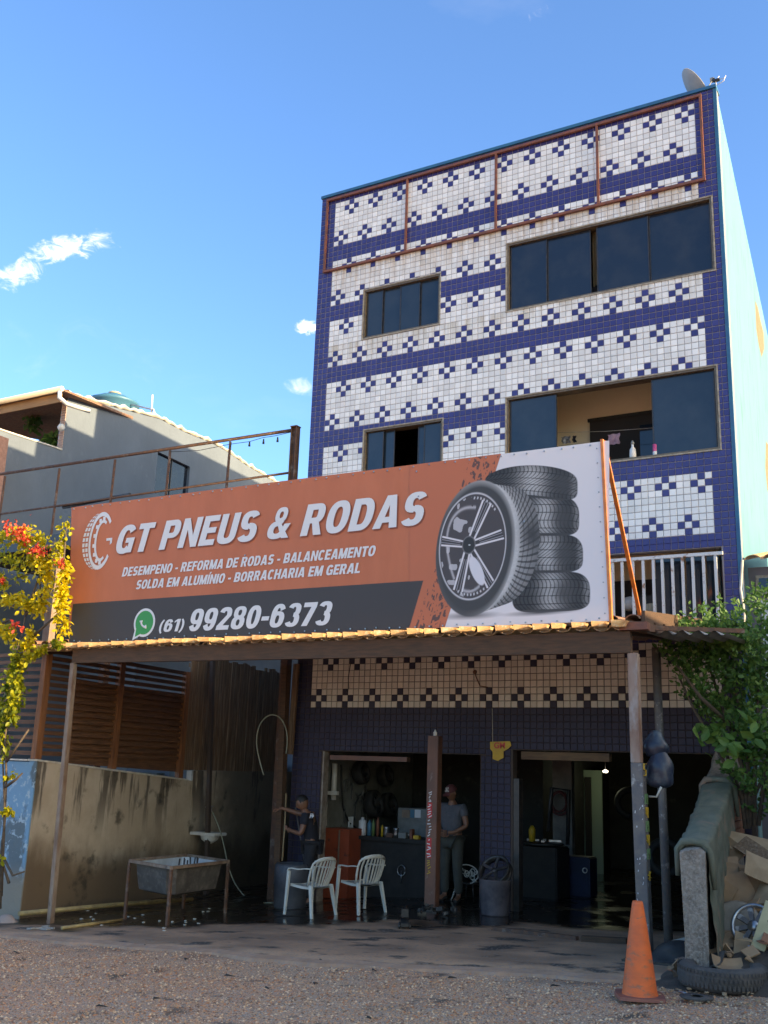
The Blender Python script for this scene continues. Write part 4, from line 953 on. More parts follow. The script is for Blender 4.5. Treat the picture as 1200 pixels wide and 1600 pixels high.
    e0, _, _, _ = ell(845, 957, 62, 5, rad(-4)); put(np.clip(1.1-e0, 0, 1)*white, (.07, .07, .07), .95)
    # tread body: union of shifted ellipses
    lvl = None
    best = np.full(X.shape, 9.0); sh = np.zeros(X.shape)
    for i in range(41):
        s_ = i/40; a_, b_ = 58-s_*6, 103-10*s_; cx_ = 750+s_*40; cy_ = 857-4*s_
        e_, _, _, _ = ell(cx_, cy_, a_, b_, th); better = (e_ < 1)
        sh = np.where(better & (best > 1), s_, np.where(better, s_, sh)); best = np.where(better, .5, best)
    # parameter across the tread for visible points = the largest shift still covering from the left
    first = np.full(X.shape, -1.0)
    for i in range(40, -1, -1):
        s_ = i/40; e_, ag, _, _ = ell(750+s_*40, 857-4*s_, 58-s_*6, 103-10*s_, th); first = np.where(e_ < 1, s_, first)
    body = first >= 0
    e_f, ang_f, _, _ = ell(750, 857, 58, 103, th)
    e_b, ang_b, _, _ = ell(770, 856, 56, 100, th)
    t_ = first
    phi = ang_b
    grooves = np.sin(phi*64+t_*9) > .45
    shoulder = np.exp(-(t_/.16)**2)
    s_ = .36-.18*t_+.16*shoulder
    s_ = s_*np.where(grooves & (t_ > .1), .30, 1)
    for tt in (.30, .52, .74): s_ = s_*(1-.6*np.exp(-((t_-tt)/.022)**2))
    dk = np.exp(-((X-832)/17)**2-((Y-835)/24)**2); s_ = s_*(1-dk)+.05*dk
    dkb = np.clip((Y-925)/35, 0, 1)*np.clip((X-760)/30, 0, 1); s_ = s_*(1-dkb)+.045*dkb
    put(soft(e_f-1, .02)*0+body*1.0, g(s_*(.92+.16*vnoise(X*.6, Y*.6, 6))))
    # sidewall
    e1, a1, u1, v1 = ell(743, 857, 61, 107, th)
    sw = .055+.30*np.clip((e1-.90)/.10, 0, 1)*np.clip(.55+.75*np.cos(a1-rad(-35)), 0.1, 1)
    put(soft(e1-1, .02), g(sw))
    # rim
    ex, ax, ux_, vx_ = ell(738.5, 853.6, 52, 84.5, rad(7))
    put(soft(ex-1, .03), (.60, .58, .60)); put(soft(ex-.972, .02), (.05, .045, .045)); put(soft(ex-.955, .02), (.07, .06, .06))
    # inner barrel highlights
    inner = soft(ex-.95, .02)
    barrel = inner*np.clip(np.exp(-((ex-.78+.06*np.sin(ax*3))/.03)**2)*(np.cos(ax-rad(165)) > -.2), 0, 1)*(vnoise(ax*9, ex*9, 12) > .2)
    put(barrel, (.50, .48, .50), .85)
    spots = inner*(vnoise(ux_*7+30, vx_*7+30, 21) > .74)*(np.cos(ax-rad(170)) > .1); put(spots, (.55, .53, .55), .8)
    hubx, huby = 732.5, 851.5
    # five double spokes
    for a_deg in (-62, -14, 52, 118, 186):
        a_ = rad(a_deg); x2 = 738.5+51*math.cos(a_)*.98; y2 = 853.6+83*math.sin(a_)*.98
        dx, dy = x2-hubx, y2-huby; ln = math.hypot(dx, dy); t = ((X-hubx)*dx+(Y-huby)*dy)/ln/ln; d = ((X-hubx)*dy-(Y-huby)*dx)/ln
        wv = 3.6+3.2*t
        on = (t > .12)*(t < .97)*inner
        put(on*soft(np.abs(d)-wv-1.6, 1.2), (.05, .045, .045)); put(on*soft(np.abs(np.abs(d)-wv)-1.35, .9), (.72, .68, .70)); put(on*soft(np.abs(np.abs(d)-wv*.35)-.35, .6)*(t > .3), (.45, .43, .46))
    gap = inner*soft(ell(745, 892, 9, 24, rad(-22))[0]-1, .1); put(gap, (.68, .66, .70))
    eh = ell(hubx, huby, 10.5, 14.5, th)[0]; put(soft(eh-1, .08), (.16, .15, .15)); put(soft(eh-.86, .08), (.03, .03, .03)); put(soft(ell(hubx+1, huby, 1.6, 1.0, 0)[0]-1, .5), (.6, .6, .6))
    # bottom rim studs
    st = inner*soft(np.abs(ex-.90)-.022, .02)*(np.sin(ax*58) > .2)*(((ax > .9) & (ax < 1.9)) | ((ax < -.9) & (ax > -1.8))); put(st, (.62, .60, .62), .9)
    pts = np.zeros((H+1, W+1, 3)); 
    for j, v in enumerate(vs_):
        pass
    # place on the sheet: bilinear in the banner plane
    uu = (X-108)/(952-108)
    ua = [(BP(px0, 1005+(970-1005)*(px0-108)/844)), (BP(px1, 970)), (BP(px0, 793-103*(px0-112)/826)), (BP(px1, 690-103*14/826))]
    bl, br, tL, tR = [np.array(q) for q in ua]
    # exact mapping through the sight lines so that the picture keeps its proportions
    r_ = np.array(R2); u_ = np.array(U2); f_ = np.array(_f)
    D = f_[None, None]+r_[None, None]*((X-600)/FPX)[..., None]-u_[None, None]*((Y-800)/FPX)[..., None]
    t = (YB-.010-CAM.y)/D[..., 1]
    pts = np.stack([CAM.x+D[..., 0]*t, CAM.y+D[..., 1]*t, CAM.z+D[..., 2]*t], -1)
    me = bpy.data.meshes.new('wheel_picture'); n = (W+1)*(H+1)
    me.vertices.add(n); me.vertices.foreach_set('co', pts.reshape(-1).astype(np.float32))
    i = np.arange(W); j = np.arange(H); I, Jx = np.meshgrid(i, j); a = (Jx*(W+1)+I).ravel(); F_ = np.stack([a, a+1, a+W+2, a+W+1], 1).astype(np.int32)
    me.loops.add(F_.size); me.loops.foreach_set('vertex_index', F_.ravel()); me.polygons.add(len(F_)); me.polygons.foreach_set('loop_start', np.arange(0, F_.size, 4, dtype=np.int32)); me.update(calc_edges=True)
    at = me.color_attributes.new('ink', 'FLOAT_COLOR', 'POINT'); c4 = np.concatenate([colr, np.ones((H+1, W+1, 1))], -1); at.data.foreach_set('color', c4.reshape(-1).astype(np.float32))
    m_ = bpy.data.materials.new('printed_ink'); m_.use_nodes = True; b = m_.node_tree.nodes['Principled BSDF']; q = m_.node_tree.nodes.new('ShaderNodeVertexColor'); q.layer_name = 'ink'
    m_.node_tree.links.new(q.outputs[0], b.inputs['Base Color']); b.inputs['Roughness'].default_value = .6; me.materials.append(m_)
    o = bpy.data.objects.new('wheel_picture', me); col.objects.link(o); BN(o)
art()
# frame behind, side tube, fixing screws
mb = MB()
for v in (.02, .98):
    a, b_ = quad_uv(0, v), quad_uv(1, v); mb.bar((a[0], YB+.045, a[1]), (b_[0], YB+.045, b_[1]), .04)
for u in (0.003, .17, .335, .5, .665, .83, .997):
    a, b_ = quad_uv(u, .03), quad_uv(u, .97); mb.bar((a[0], YB+.046, a[1]), (b_[0], YB+.046, b_[1]), .03)
BN(mb.build('support_frame', M['rust']))
a, b_ = quad_uv(1, 0), quad_uv(1, 1)
mb = MB(); mb.bar((a[0]+.022, YB+.0, a[1]-.02), (b_[0]+.022, YB+.0, b_[1]+.02), .032, .05); BN(mb.build('edge_tube', M['obrace']))['label'] = 'orange steel tube at the right edge'
mb = MB(); rr = random.Random(2)
for v, n_ in ((.012, 46), (.985, 44)):
    for k in range(n_):
        q = quad_uv((k+.5+rr.uniform(-.2, .2))/n_, v+rr.uniform(-.004, .004)); mb.box((q[0]-.008, YB-.022, q[1]-.008), (q[0]+.008, YB-.005, q[1]+.008))
for k in range(12):
    q = quad_uv(.995, .04+.92*k/11); mb.box((q[0]-.006, YB-.02, q[1]-.006), (q[0]+.006, YB-.005, q[1]+.006))
for p_ in ((237, 905), (238, 1000), (148, 1008), (652, 737), (655, 776), (820, 815), (384, 868)):
    q = BP(*p_); mb.box((q[0]-.008, YB-.022, q[1]-.008), (q[0]+.008, YB-.005, q[1]+.008))
o = BN(mb.build('fixing_screws', M['chrome'])); o['kind'] = 'stuff'
# orange brace running back from the top corner of the banner
q0 = Vector((b_[0]+.03, YB+.03, b_[1])); q1 = aty(1003, 976, -.55)
mb = MB(); mb.bar(q0, q1, .045); o = mb.build('banner_brace', M['obrace']); tag(o, 'orange steel tube bracing the top right corner of the banner back to the canopy', 'brace')

# ================================================================== CANOPY
can = thing('canopy_roof', 'tiled lean-to canopy with sun-caught clay tile ends under the banner', 'canopy', (2.0, -1.8, .5))
def CN(o): return P(o, can)
ze = .60   # underside height at the front edge
cxl, cxr = -2.95, 6.42
# front beam of old timber
bl_ = aty(118, 1016, -3.36); br_ = aty(985, 994, -3.36)
mb = MB()
def beamz(x, e): return e
mb.hexa([(-1.90, -3.42, .405), (6.26, -3.42, .345), (6.26, -3.34, .345), (-1.90, -3.34, .405), (-1.90, -3.42, .60), (6.26, -3.42, .575), (6.26, -3.34, .575), (-1.90, -3.34, .60)])
CN(mb.build('front_beam', M['timber']))
mb = MB(); mb.box((6.16, -3.47, .58), (6.46, -3.35, .66)); CN(mb.build('beam_end', M['orust']))
# boards under the eaves
mb = MB()
for k in range(7):
    x = -2.6+k*1.45; mb.bar((x, -3.3, .615), (x, -.06, .93), .06, .10)
CN(mb.build('rafters', M['timber']))
for k in range(9):
    y = -3.36+k*.4; z = .675+(y+3.36)*.095; mb = MB(); mb.box((cxl, y-.02, z-.012), (cxr, y+.02, z+.006)); CN(mb.build('batten', M['timber']))
# tiles: trough tiles and cover tiles, sloping towards the street
def barrel(name, L_, r0, r1, up, mt, th=.013):
    mb = MB(); mb.smooth = True; n = 7
    def ring_(y, r, rr_): return [(rr_*math.cos(PI*k/n), y, (1 if up else -1)*rr_*math.sin(PI*k/n)*.62) for k in range(n+1)]
    a, b_, c_, d_ = ring_(0, r0, r0), ring_(L_, r1, r1), ring_(0, r0, r0-th), ring_(L_, r1, r1-th); nn = n+1
    vs = a+b_+c_+d_; fs = [(k, k+1, nn+k+1, nn+k) for k in range(n)]+[(2*nn+k, 3*nn+k, 3*nn+k+1, 2*nn+k+1) for k in range(n)]+[(k, 2*nn+k, 2*nn+k+1, k+1) for k in range(n)]+[(nn+k, nn+k+1, 3*nn+k+1, 3*nn+k) for k in range(n)]
    fs += [(0, nn, 3*nn, 2*nn), (n, 2*nn+n, 3*nn+n, nn+n)]
    mb.raw(vs, fs); me = bpy.data.meshes.new(name); me.from_pydata(mb.v, [], mb.f); me.materials.append(mt)
    bm = bmesh.new(); bm.from_mesh(me); bmesh.ops.recalc_face_normals(bm, faces=bm.faces); bm.to_mesh(me); bm.free(); return me
trough = barrel('roof_tile', .46, .098, .085, False, M['rooflit']); cover = barrel('roof_tile', .46, .085, .078, True, M['roof'])
PITCH = .222; ntile = int((cxr+.0-cxl)/PITCH)
rt = random.Random(9); sl_ = math.atan(.095)
RV = []; RF = []
for k in range(ntile+1):
    x = cxl+k*PITCH
    for row in range(9):
        for kind in (0, 1):
            me = (trough, cover)[kind]; y = -3.35+row*.37+(.03 if kind else 0)+rt.uniform(-.02, .02); z = .685+(y+3.35)*.095+(.055 if kind else 0)+rt.uniform(-.006, .006); xx = x+(PITCH/2 if kind else 0)+rt.uniform(-.008, .008)
            if x > 6.3: continue
            if row == 0 :
                o = bpy.data.objects.new('roof_tile', me); col.objects.link(o); o.location = (xx, y, z-.03); o.rotation_euler = (sl_, rt.uniform(-.06, .06), rt.uniform(-.03, .03)); CN_loc = o.location.copy()
                o.parent = can; o.location = CN_loc-Vector(can.location)
            else:
                n = len(RV); cs, sn = math.cos(sl_), math.sin(sl_)
                RV += [(xx+v.co.x, y+v.co.y*cs-v.co.z*sn, z-.03+v.co.y*sn+v.co.z*cs) for v in me.vertices]; RF += [tuple(n+i for i in p_.vertices) for p_ in me.polygons]
me = bpy.data.meshes.new('roof_tiling'); me.from_pydata(RV, [], RF); me.materials.append(M['roof']); o = bpy.data.objects.new('roof_tiling', me); col.objects.link(o); CN(o); o['kind'] = 'stuff'
# mortared tile ends under the banner edge, each turned a little to the right, catching the low sun
k = 0; x = cxl
rt = random.Random(19)
while x < 6.15:
    w_ = rt.uniform(.105, .165); t_ = (x+2)/8.2; zt_e = .672-.0*t_; h_ = rt.uniform(.055, .075); jy = rt.uniform(-.015, .015); zt_e += rt.uniform(-.008, .006)
    mb = MB(); yf = -3.60+jy; d_ = .085
    A = [(x, yf, zt_e-h_), (x+w_*.82, yf+d_, zt_e-h_+.008), (x+w_*.82, -3.43, zt_e-h_+.008), (x, -3.43, zt_e-h_), (x-.004, yf-.012, zt_e), (x+w_, yf+d_-.02, zt_e), (x+w_, -3.43, zt_e), (x-.004, -3.43, zt_e)]
    mb.hexa(A); CN(mb.build('tile_end', M['rooflit'])); x += PITCH+rt.uniform(-.008, .008)
mb = MB(); mb.hexa([(6.36, -3.33, .60), (6.40, -3.33, .60), (6.40, -.012, .72), (6.36, -.012, .72), (6.36, -3.33, .80), (6.40, -3.33, .80), (6.40, -.012, 1.16), (6.36, -.012, 1.16)]); CN(mb.build('sun_stop_board', M['timber']))  # board added to stop sun slipping under the canopy from the right
# fibre cement sheet on the right return
def corr(name, x0, x1, y0, y1, zf, mt, nw, amp=.025, along='x'):
    mb = MB(); mb.smooth = True
    mb.grid(lambda u, v: (x0+(x1-x0)*u, y0+(y1-y0)*v, zf(u, v)+amp*math.sin(u*nw*2*PI)), nw*6, 4)
    mb.grid(lambda u, v: (x0+(x1-x0)*u, y0+(y1-y0)*v, zf(u, v)+amp*math.sin(u*nw*2*PI)-.012), nw*6, 4)
    return mb.build(name, mt)
o = corr('fibre_sheet', 6.30, 7.15, -2.9, -.3, lambda u, v: .63+.13*v-.04*u, M['fibro'], 5); CN(o)['label'] = 'pale corrugated sheet at the right end'
mb = MB(); mb.bar((6.40, -3.35, .62), (6.32, -.2, .90), .05, .08); mb.bar((6.1, -3.3, .64), (7.2, -2.2, .70), .04, .05); CN(mb.build('side_rafter', M['rust']))

# front right post with lettered stickers
pb = atg(1012, 1507); pt_ = aty(990, 990, -3.33)
pr_ = thing('canopy_post', 'grey steel canopy post with yellow markings behind the traffic cone', 'post', (pb.x, pb.y, pb.z), 0, None)
zb0 = G(pb.x, pb.y)
bot = Vector((pb.x, -3.36, zb0)); bot = aty(1010, 1505, -3.36); bot.z = G(bot.x, -3.36); top = aty(989, 1000, -3.36)
mb = MB(); lowtop = bot+(top-bot)*.60
mb.bar(bot, lowtop, .125, .125, up=(0, 1, 0)); P(mb.build('lower_shaft', M['steelg'], bevel=.006), pr_)
mb = MB(); mb.bar(lowtop+Vector((-.012, 0, .001)), Vector((top.x, top.y, .343)), .105, .105, up=(0, 1, 0)); P(mb.build('upper_shaft', M['postr'], bevel=.006), pr_)
mb = MB(); mb.box((bot.x-.11, bot.y-.11, bot.z-.01), (bot.x+.11, bot.y+.11, bot.z+.018)); P(mb.build('base_plate', M['steelg']), pr_)
# paint marks on its right side
side_x = lambda t: (bot+(lowtop-bot)*t).x+.0635
def mark(t, h, strokes, mt):
    mb = MB(); z0 = bot.z+(lowtop.z-bot.z)*t; X_ = side_x(t)+.004
    for (a, b_, c_, d_) in strokes: mb.bar((X_, bot.y-.05+a*.10, z0+b_*h), (X_, bot.y-.05+c_*.10, z0+d_*h), .006, .016, up=(1, 0, 0))
    P(mb.build('painted_mark', mt), pr_)
mark(.93, .14, [(.1, .9, .8, .9), (.1, .9, .1, .5), (.1, .5, .8, .45), (.8, .45, .8, .1), (.8, .1, .1, .05)], M['yellow'])
for k, tt in enumerate((.50, .57, .64, .71, .78)):
    mark(tt, .12, [(.1, .1, .2, .95), (.2, .95, .5, .3), (.5, .3, .85, .95), (.85, .95, .9, .1), (.1, .5, .6, .5)][k % 2:], M['yellow'] if k % 2 else M['greensk'])
mark(.40, .10, [(.1, .5, .9, .8), (.1, .2, .9, .3), (.5, 0, .6, .9)], M['yellow'])
mb = MB(); rr = random.Random(4)
for k in range(16):
    z = bot.z+rr.uniform(.35, 1.55); x = bot.x-.02*(z-bot.z)/2+rr.uniform(-.05, .05); a = rr.uniform(-.6, .6); l_ = rr.uniform(.01, .035)
    mb.bar((x, bot.y-.066, z), (x+l_*math.sin(a), bot.y-.066, z+l_*math.cos(a)), .008, .004)
P(mb.build('white_scuffs', M['whitep']), pr_)
# a second, thinner round post right behind
b2 = atg(1032, 1478); t2 = aty(1014, 1060, b2.y)
mb = MB(); mb.tube([(b2.x+.04, b2.y+.2, G(b2.x, b2.y)), (t2.x+.04, b2.y+.2, .60)], .05, 10); o = mb.build('rear_post', M['steelg']); tag(o, 'thin round grey post standing just behind the canopy post on the right', 'post')
# bags hanging on the post
def blob(name, label, cat, c_, rx, ry, rz_, mt, seed, amp=.22, flat=None):
    rg = random.Random(seed); ph = [rg.uniform(0, 6) for _ in range(6)]; mb = MB(); mb.smooth = True
    def fn(u, v):
        a = u*2*PI; e = (v-.5)*PI; k = 1+amp*(math.sin(2*a+ph[0])*.4+math.sin(3*a+ph[1]+3*e)*.3+math.sin(5*e+ph[2])*.25+math.sin(7*a+ph[3]+5*e)*.12)
        z = math.sin(e)
        w_ = math.cos(e)**.7*(1-.35*z)
        return (c_[0]+rx*k*w_*math.cos(a), c_[1]+ry*k*w_*math.sin(a), c_[2]+rz_*z)
    mb.grid(fn, 26, 16); o = mb.build(name, mt); 
    if label: tag(o, label, cat)
    return o
c1 = aty(1022, 1165, -3.26); M['bag'] = mat('dark_blue_plastic', (.018, .024, .042), .35, (.05, .07, .085), 5, .5, .62)
o = blob('hanging_bag', 'dark blue plastic bag tied at lintel height to the right canopy post', 'bag', (c1.x+.0, -3.2, c1.z+.02), .11, .09, .14, M['bag'], 3)
c1 = aty(1026, 1200, -3.26); o = blob('hanging_bag', 'bigger black bag hanging lowest on the right canopy post', 'bag', (c1.x+.02, -3.22, c1.z), .13, .10, .20, M['bag'], 8)
q = aty(1026, 1245, -3.28); mb = MB(); mb.tube([q+Vector((-.08, 0, .0)), q, q+Vector((.05, 0, .10))], .012, 6); o = mb.build('bent_hook', M['pvc']); tag(o, 'short bent white hook sticking out of the post below the bags', 'hook')

# front left post
bL = aty(78, 1448, -3.4); bL.z = G(bL.x, -3.4); tL = aty(116, 1030, -3.4)
mb = MB(); mb.bar(bL, Vector((tL.x, -3.4, .404)), .075, .075, up=(0, 1, 0)); o = mb.build('left_post', M['steelw'], bevel=.005); o.name = 'canopy_post'; tag(o, 'thin pale steel post with peeling paint at the left end of the canopy', 'post')
# inner thin post by the basin, dark steel
b3 = atg(322, 1398); t3 = aty(332, 1030, b3.y)
mb = MB(); mb.bar((b3.x, b3.y, G(b3.x, b3.y)), (t3.x, b3.y, t3.z+.05), .07, .07, up=(0, 1, 0)); o = mb.build('canopy_post', mat('brown_dark_steel', (.07, .05, .04), .6)); tag(o, 'dark brown steel post between the wash tub and the small basin', 'post')
# brown lift column with stickers
b4 = Vector(aty(681, 1410, -.55)); b4.z = G(b4.x, -.55); t4 = aty(680, 1150, -.55)
lc_ = thing('lift_column', 'tall brown steel column with red and white stickers in the doorway', 'column', (b4.x, -.55, b4.z))
mb = MB(); mb.box((t4.x-.085, -.62, b4.z), (t4.x+.085, -.48, t4.z)); P(mb.build('column_shaft', M['brownpost'], bevel=.006), lc_)
mb = MB(); mb.box((t4.x-.14, -.70, b4.z-.005), (t4.x+.14, -.42, b4.z+.03)); P(mb.build('foot_plate', M['blackm']), lc_)
for (za, zb_, mt_) in ((-1.36, -1.22, 'whitep'), (-1.58, -1.37, 'red'), (-1.84, -1.59, 'whitep'), (-2.12, -1.85, 'red'), (-2.34, -2.13, 'yellow')):
    mb = MB(); X0 = t4.x-.06
    if mt_ == 'red': mb.box((X0, -.6235, za-.0), (X0+.07, -.6205, zb_))
    rr = random.Random(int(za*100))
    P(mb.build('sticker', M['red']), lc_) if mt_ == 'red' else None
    mb = MB()
    for k in range(6):
        z = za+(zb_-za)*(k+.5)/6; a, c_ = rr.uniform(.0, .03), rr.uniform(.04, .07); mb.bar((X0+a, -.626, z-.01), (X0+c_, -.626, z+rr.uniform(-.02, .02)), .012, .003, up=(0, 1, 0))
    P(mb.build('sticker_writing', M['yellow'] if mt_ == 'yellow' else M['whitep']), lc_)
mb = MB(); mb.lathe([(0, 0), (.028, 0), (.03, .05), (.012, .07), (.012, .09), (0, .09)], (t4.x, -.55, t4.z), 12); o = mb.build('small_bottle', M['white']); tag(o, 'tiny white bottle standing on top of the brown column', 'bottle')

# ================================================================== LEFT SIDE
WX, WY, WS = -2.63, -3.19, .085
def wx(y): return WX-WS*(y-WY)
def on_wall(px, py, off=0):
    d = ray(px, py); t = (WX+off-WS*(CAM.y-WY)-CAM.x)/(d.x+WS*d.y); return CAM+d*t
yw = thing('yard_wall', 'stained beige plaster yard wall with a blue painted street end', 'wall', (WX, WY, -3.1))
def wtop(y): return -.965-.26*min(max((y-WY)/3.75, 0), 1)
mb = MB(); ys_ = [WY+(3.95-0)*k/6 for k in range(7)]
for a, b_ in zip(ys_[:-1], ys_[1:]):
    mb.hexa([(wx(a)-.15, a, -3.35), (wx(a), a, -3.35), (wx(b_), b_, -3.35), (wx(b_)-.15, b_, -3.35), (wx(a)-.15, a, wtop(a)-.02), (wx(a), a, wtop(a)-.02), (wx(b_), b_, wtop(b_)-.02), (wx(b_)-.15, b_, wtop(b_)-.02)])
P(mb.build('side_face', M['ywall']), yw)
mb = MB(); mb.box((-9.0, WY-.004, -3.4), (WX-.151, WY+.15, -1.0)); mb.box((WX-.151, WY-.004, -3.4), (WX+.002, WY-.0005, -.99)); P(mb.build('street_face', M['ywall']), yw)
mb = MB()
a, b_ = WY-.02, WY+3.78
mb.hexa([(wx(a)-.17, a, wtop(a)-.018), (wx(a)+.02, a, wtop(a)-.018), (wx(b_)+.02, b_, wtop(b_)-.018), (wx(b_)-.17, b_, wtop(b_)-.018), (wx(a)-.17, a, wtop(a)+.008), (wx(a)+.02, a, wtop(a)+.008), (wx(b_)+.02, b_, wtop(b_)+.008), (wx(b_)-.17, b_, wtop(b_)+.008)])
mb.box((-9.0, WY-.03, -.985), (WX-.18, WY+.16, -.962)); P(mb.build('coping', M['mortar']), yw)
# rear lower wall, sooty, continuing beside the building
yr = thing('rear_yard_wall', 'sooty black-stained yard wall under the upright plank fence', 'wall', (wx(2), 2, -3.1))
a, b_ = .78, 5.2
mb = MB(); mb.hexa([(wx(a)-.16, a, -3.3), (wx(a)-.01, a, -3.3), (wx(b_)-.01, b_, -3.3), (wx(b_)-.16, b_, -3.3), (wx(a)-.16, a, -1.07), (wx(a)-.01, a, -1.07), (wx(b_)-.01, b_, -1.04), (wx(b_)-.16, b_, -1.04)])
P(mb.build('plaster_face', M['ywall']), yr)
# slatted screen: posts and horizontal slats, each a piece
sc_ = thing('slat_fence', 'brown timber screen of horizontal slats and posts on the yard wall', 'fence', (WX, -1.3, -1.0))
def SP(o): return P(o, sc_)
ZT_ = .60
for y, wd in ((WY+.02, .12), (-1.44, .11), (.40, .11)):
    mb = MB(); mb.box((wx(y)-.10, y-wd/2, wtop(y)+.012), (wx(y)+.005, y+wd/2, ZT_+.06)); SP(mb.build('post', M['wood'], bevel=.004))
k = 0
for y0, y1 in ((WY+.085, -1.50), (-1.38, .34)):
    z = -.90
    while z < ZT_:
        tt = random.uniform(-.006, .006); dx = random.uniform(-.004, .004)
        mb = MB(); za = z-.05*0
        mb.hexa([(wx(y0)-.060+dx, y0, za+tt), (wx(y0)-.035+dx, y0, za+tt), (wx(y1)-.035+dx, y1, za), (wx(y1)-.060+dx, y1, za), (wx(y0)-.060+dx, y0, za+tt+.062), (wx(y0)-.035+dx, y0, za+tt+.062), (wx(y1)-.035+dx, y1, za+.062), (wx(y1)-.060+dx, y1, za+.062)])
        if z > -1.0: SP(mb.build('slat', M['woodh']))
        z += .100
# street return of the screen
for x in (-4.6, -6.6):
    mb = MB(); mb.box((x-.05, WY+.01, -.955), (x+.05, WY+.10, ZT_+.06)); SP(mb.build('post', M['wood']))
for x0, x1 in ((-4.54, WX-.11), (-6.54, -4.66), (-8.9, -6.66)):
    z = -.90
    while z < ZT_:
        mb = MB(); mb.box((x0, WY+.035, z), (x1, WY+.06, z+.058)); SP(mb.build('slat', M['woodh'])); z += .112
# dark infill behind the lower part of the side screen, daylight through the top three gaps
mb = MB(); a, b_ = -2.5, .40
mb.hexa([(wx(a)-.10, a, -1.0), (wx(a)-.085, a, -1.0), (wx(b_)-.085, b_, -1.1), (wx(b_)-.10, b_, -1.1), (wx(a)-.10, a, .28), (wx(a)-.085, a, .28), (wx(b_)-.085, b_, .22), (wx(b_)-.10, b_, .22)])
SP(mb.build('backing_board', M['woodh']))
mb = MB(); mb.box((-3.6, 5.25, -3.2), (-.72, 5.35, .9)); o = mb.build('back_fence', M['woodg']); tag(o, 'dark board wall closing the passage beside the tiled building', 'fence')
# upright plank fence
pf = thing('plank_fence', 'weathered upright plank fence behind the wash corner', 'fence', (wx(2.3), 2.3, -1.05))
y = .50; rr = random.Random(3)
while y < 4.0:
    w_ = rr.uniform(.085, .125); t = rr.uniform(-.012, .012); top = 1.0+rr.uniform(-.04, .05)-.03*(y > 2)
    mb = MB(); mb.box((wx(y)-.055+t, y, -1.06), (wx(y)-.03+t, y+w_-.012, top)); P(mb.build('plank', M['woodg']), pf); y += w_
mb = MB(); mb.bar((wx(.5)-.075, .5, .8), (wx(4.0)-.075, 4.0, .8), .04, .07); mb.bar((wx(.5)-.075, .5, -.6), (wx(4.0)-.075, 4.0, -.6), .04, .07); P(mb.build('cross_rail', M['woodg']), pf)
# old beam post at the facade corner with a rusted sheet
pL = aty(447, 1040, -.25); pD = aty(437, 1345, -.25)
mb = MB(); mb.bar((pD.x, -.25, G(pD.x, -.25)), (pL.x, -.25, .66), .10, .12, up=(0, 1, 0)); o = mb.build('timber_post', M['timber']); tag(o, 'dark old timber post in the back left corner of the yard', 'post')
pL = aty(462, 1040, -.12); mb = MB(); mb.bar((pL.x-.02, -.12, -.75), (pL.x+.02, -.12, .70), .10, .05, up=(0, 1, 0)); o = mb.build('old_board', M['woodg']); tag(o, 'dark board nailed upright at the left edge of the tiled facade', 'board')
p0 = aty(447, 1240, -.2); p1 = aty(441, 1345, -.3)
mb = MB(); mb.tube([p1, (p0+p1)/2+Vector((.01, 0, 0)), p0], .014, 7); o = mb.build('wooden_handle', mat('pale_handle', (.38, .27, .15), .7)); tag(o, 'pale wooden tool handle leaning beside the man in black', 'handle')
for a, b_, lb in (((462, 1262), (476, 1348), 'thin grey tool handle leaning left of the man in black'), ((482, 1335), (490, 1365), 'short pale bar leaning behind the left chair')):
    p0, p1 = aty(*a, -.35), aty(*b_, -.45); mb = MB(); mb.tube([p0, p1], .012, 6); o = mb.build('bar', M['steelg']); o.name = 'tool_handle'; tag(o, lb, 'handle')
# grey plastic drum in the corner by the chair
c_ = aty(455, 1395, -.75); zz = G(c_.x, -.75)
mb = MB(); mb.lathe([(0, 0), (.24, 0), (.25, .03), (.26, .32), (.27, .34), (.26, .60), (.24, .63), (.22, .63), (.22, .58), (0, .58)], (c_.x, -.75, zz), 22); o = mb.build('drum', mat('grey_blue_drum', (.05, .055, .065), .5, (.09, .095, .105), 6)); o.name = 'plastic_drum'; tag(o, 'grey plastic drum standing in the corner behind the left white chair', 'drum')
# loop of stiff cable on the post
pts = []
for (px, py) in ((412, 1211), (405, 1185), (401, 1160), (404, 1138), (412, 1124), (424, 1117), (437, 1121), (446, 1136), (449, 1155), (447, 1178)): pts.append(aty(px, py, -.35))
mb = MB(); mb.tube(curve(pts), .011, 6); o = mb.build('cable_loop', M['hose']); tag(o, 'pale stiff hose looped over the dark timber post', 'hose')

# ---- wash tub on its stand
zt_ = -2.30
A = atz(203, 1345, zt_); B = atz(268, 1356, zt_); C_ = atz(357, 1346, zt_); D_ = atz(283, 1340, zt_)
u_ = (C_-B); v_ = (A-B); u_ = Vector((u_.x, u_.y, 0)); v_ = Vector((v_.x, v_.y, 0)); D_ = A+u_
tub = thing('wash_tub', 'old enamel wash tub in a steel angle stand against the wall', 'tub', (B.x, B.y, G(B.x, B.y)))
for q in (A, B, C_, D_):
    mb = MB(); mb.box((q.x-.018, q.y-.018, G(q.x, q.y)+.014), (q.x+.018, q.y+.018, zt_-.021)); P(mb.build('leg', M['rust']), tub)
mb = MB()
for a, b_ in ((A, B), (B, C_), (C_, D_), (D_, A)): mb.bar(a, b_, .04)
P(mb.build('rim_frame', M['steelw']), tub)
mb = MB(); cc = (A+B+C_+D_)/4; un, vn = u_.normalized(), v_.normalized(); lu, lv = u_.length/2-.03, v_.length/2-.03
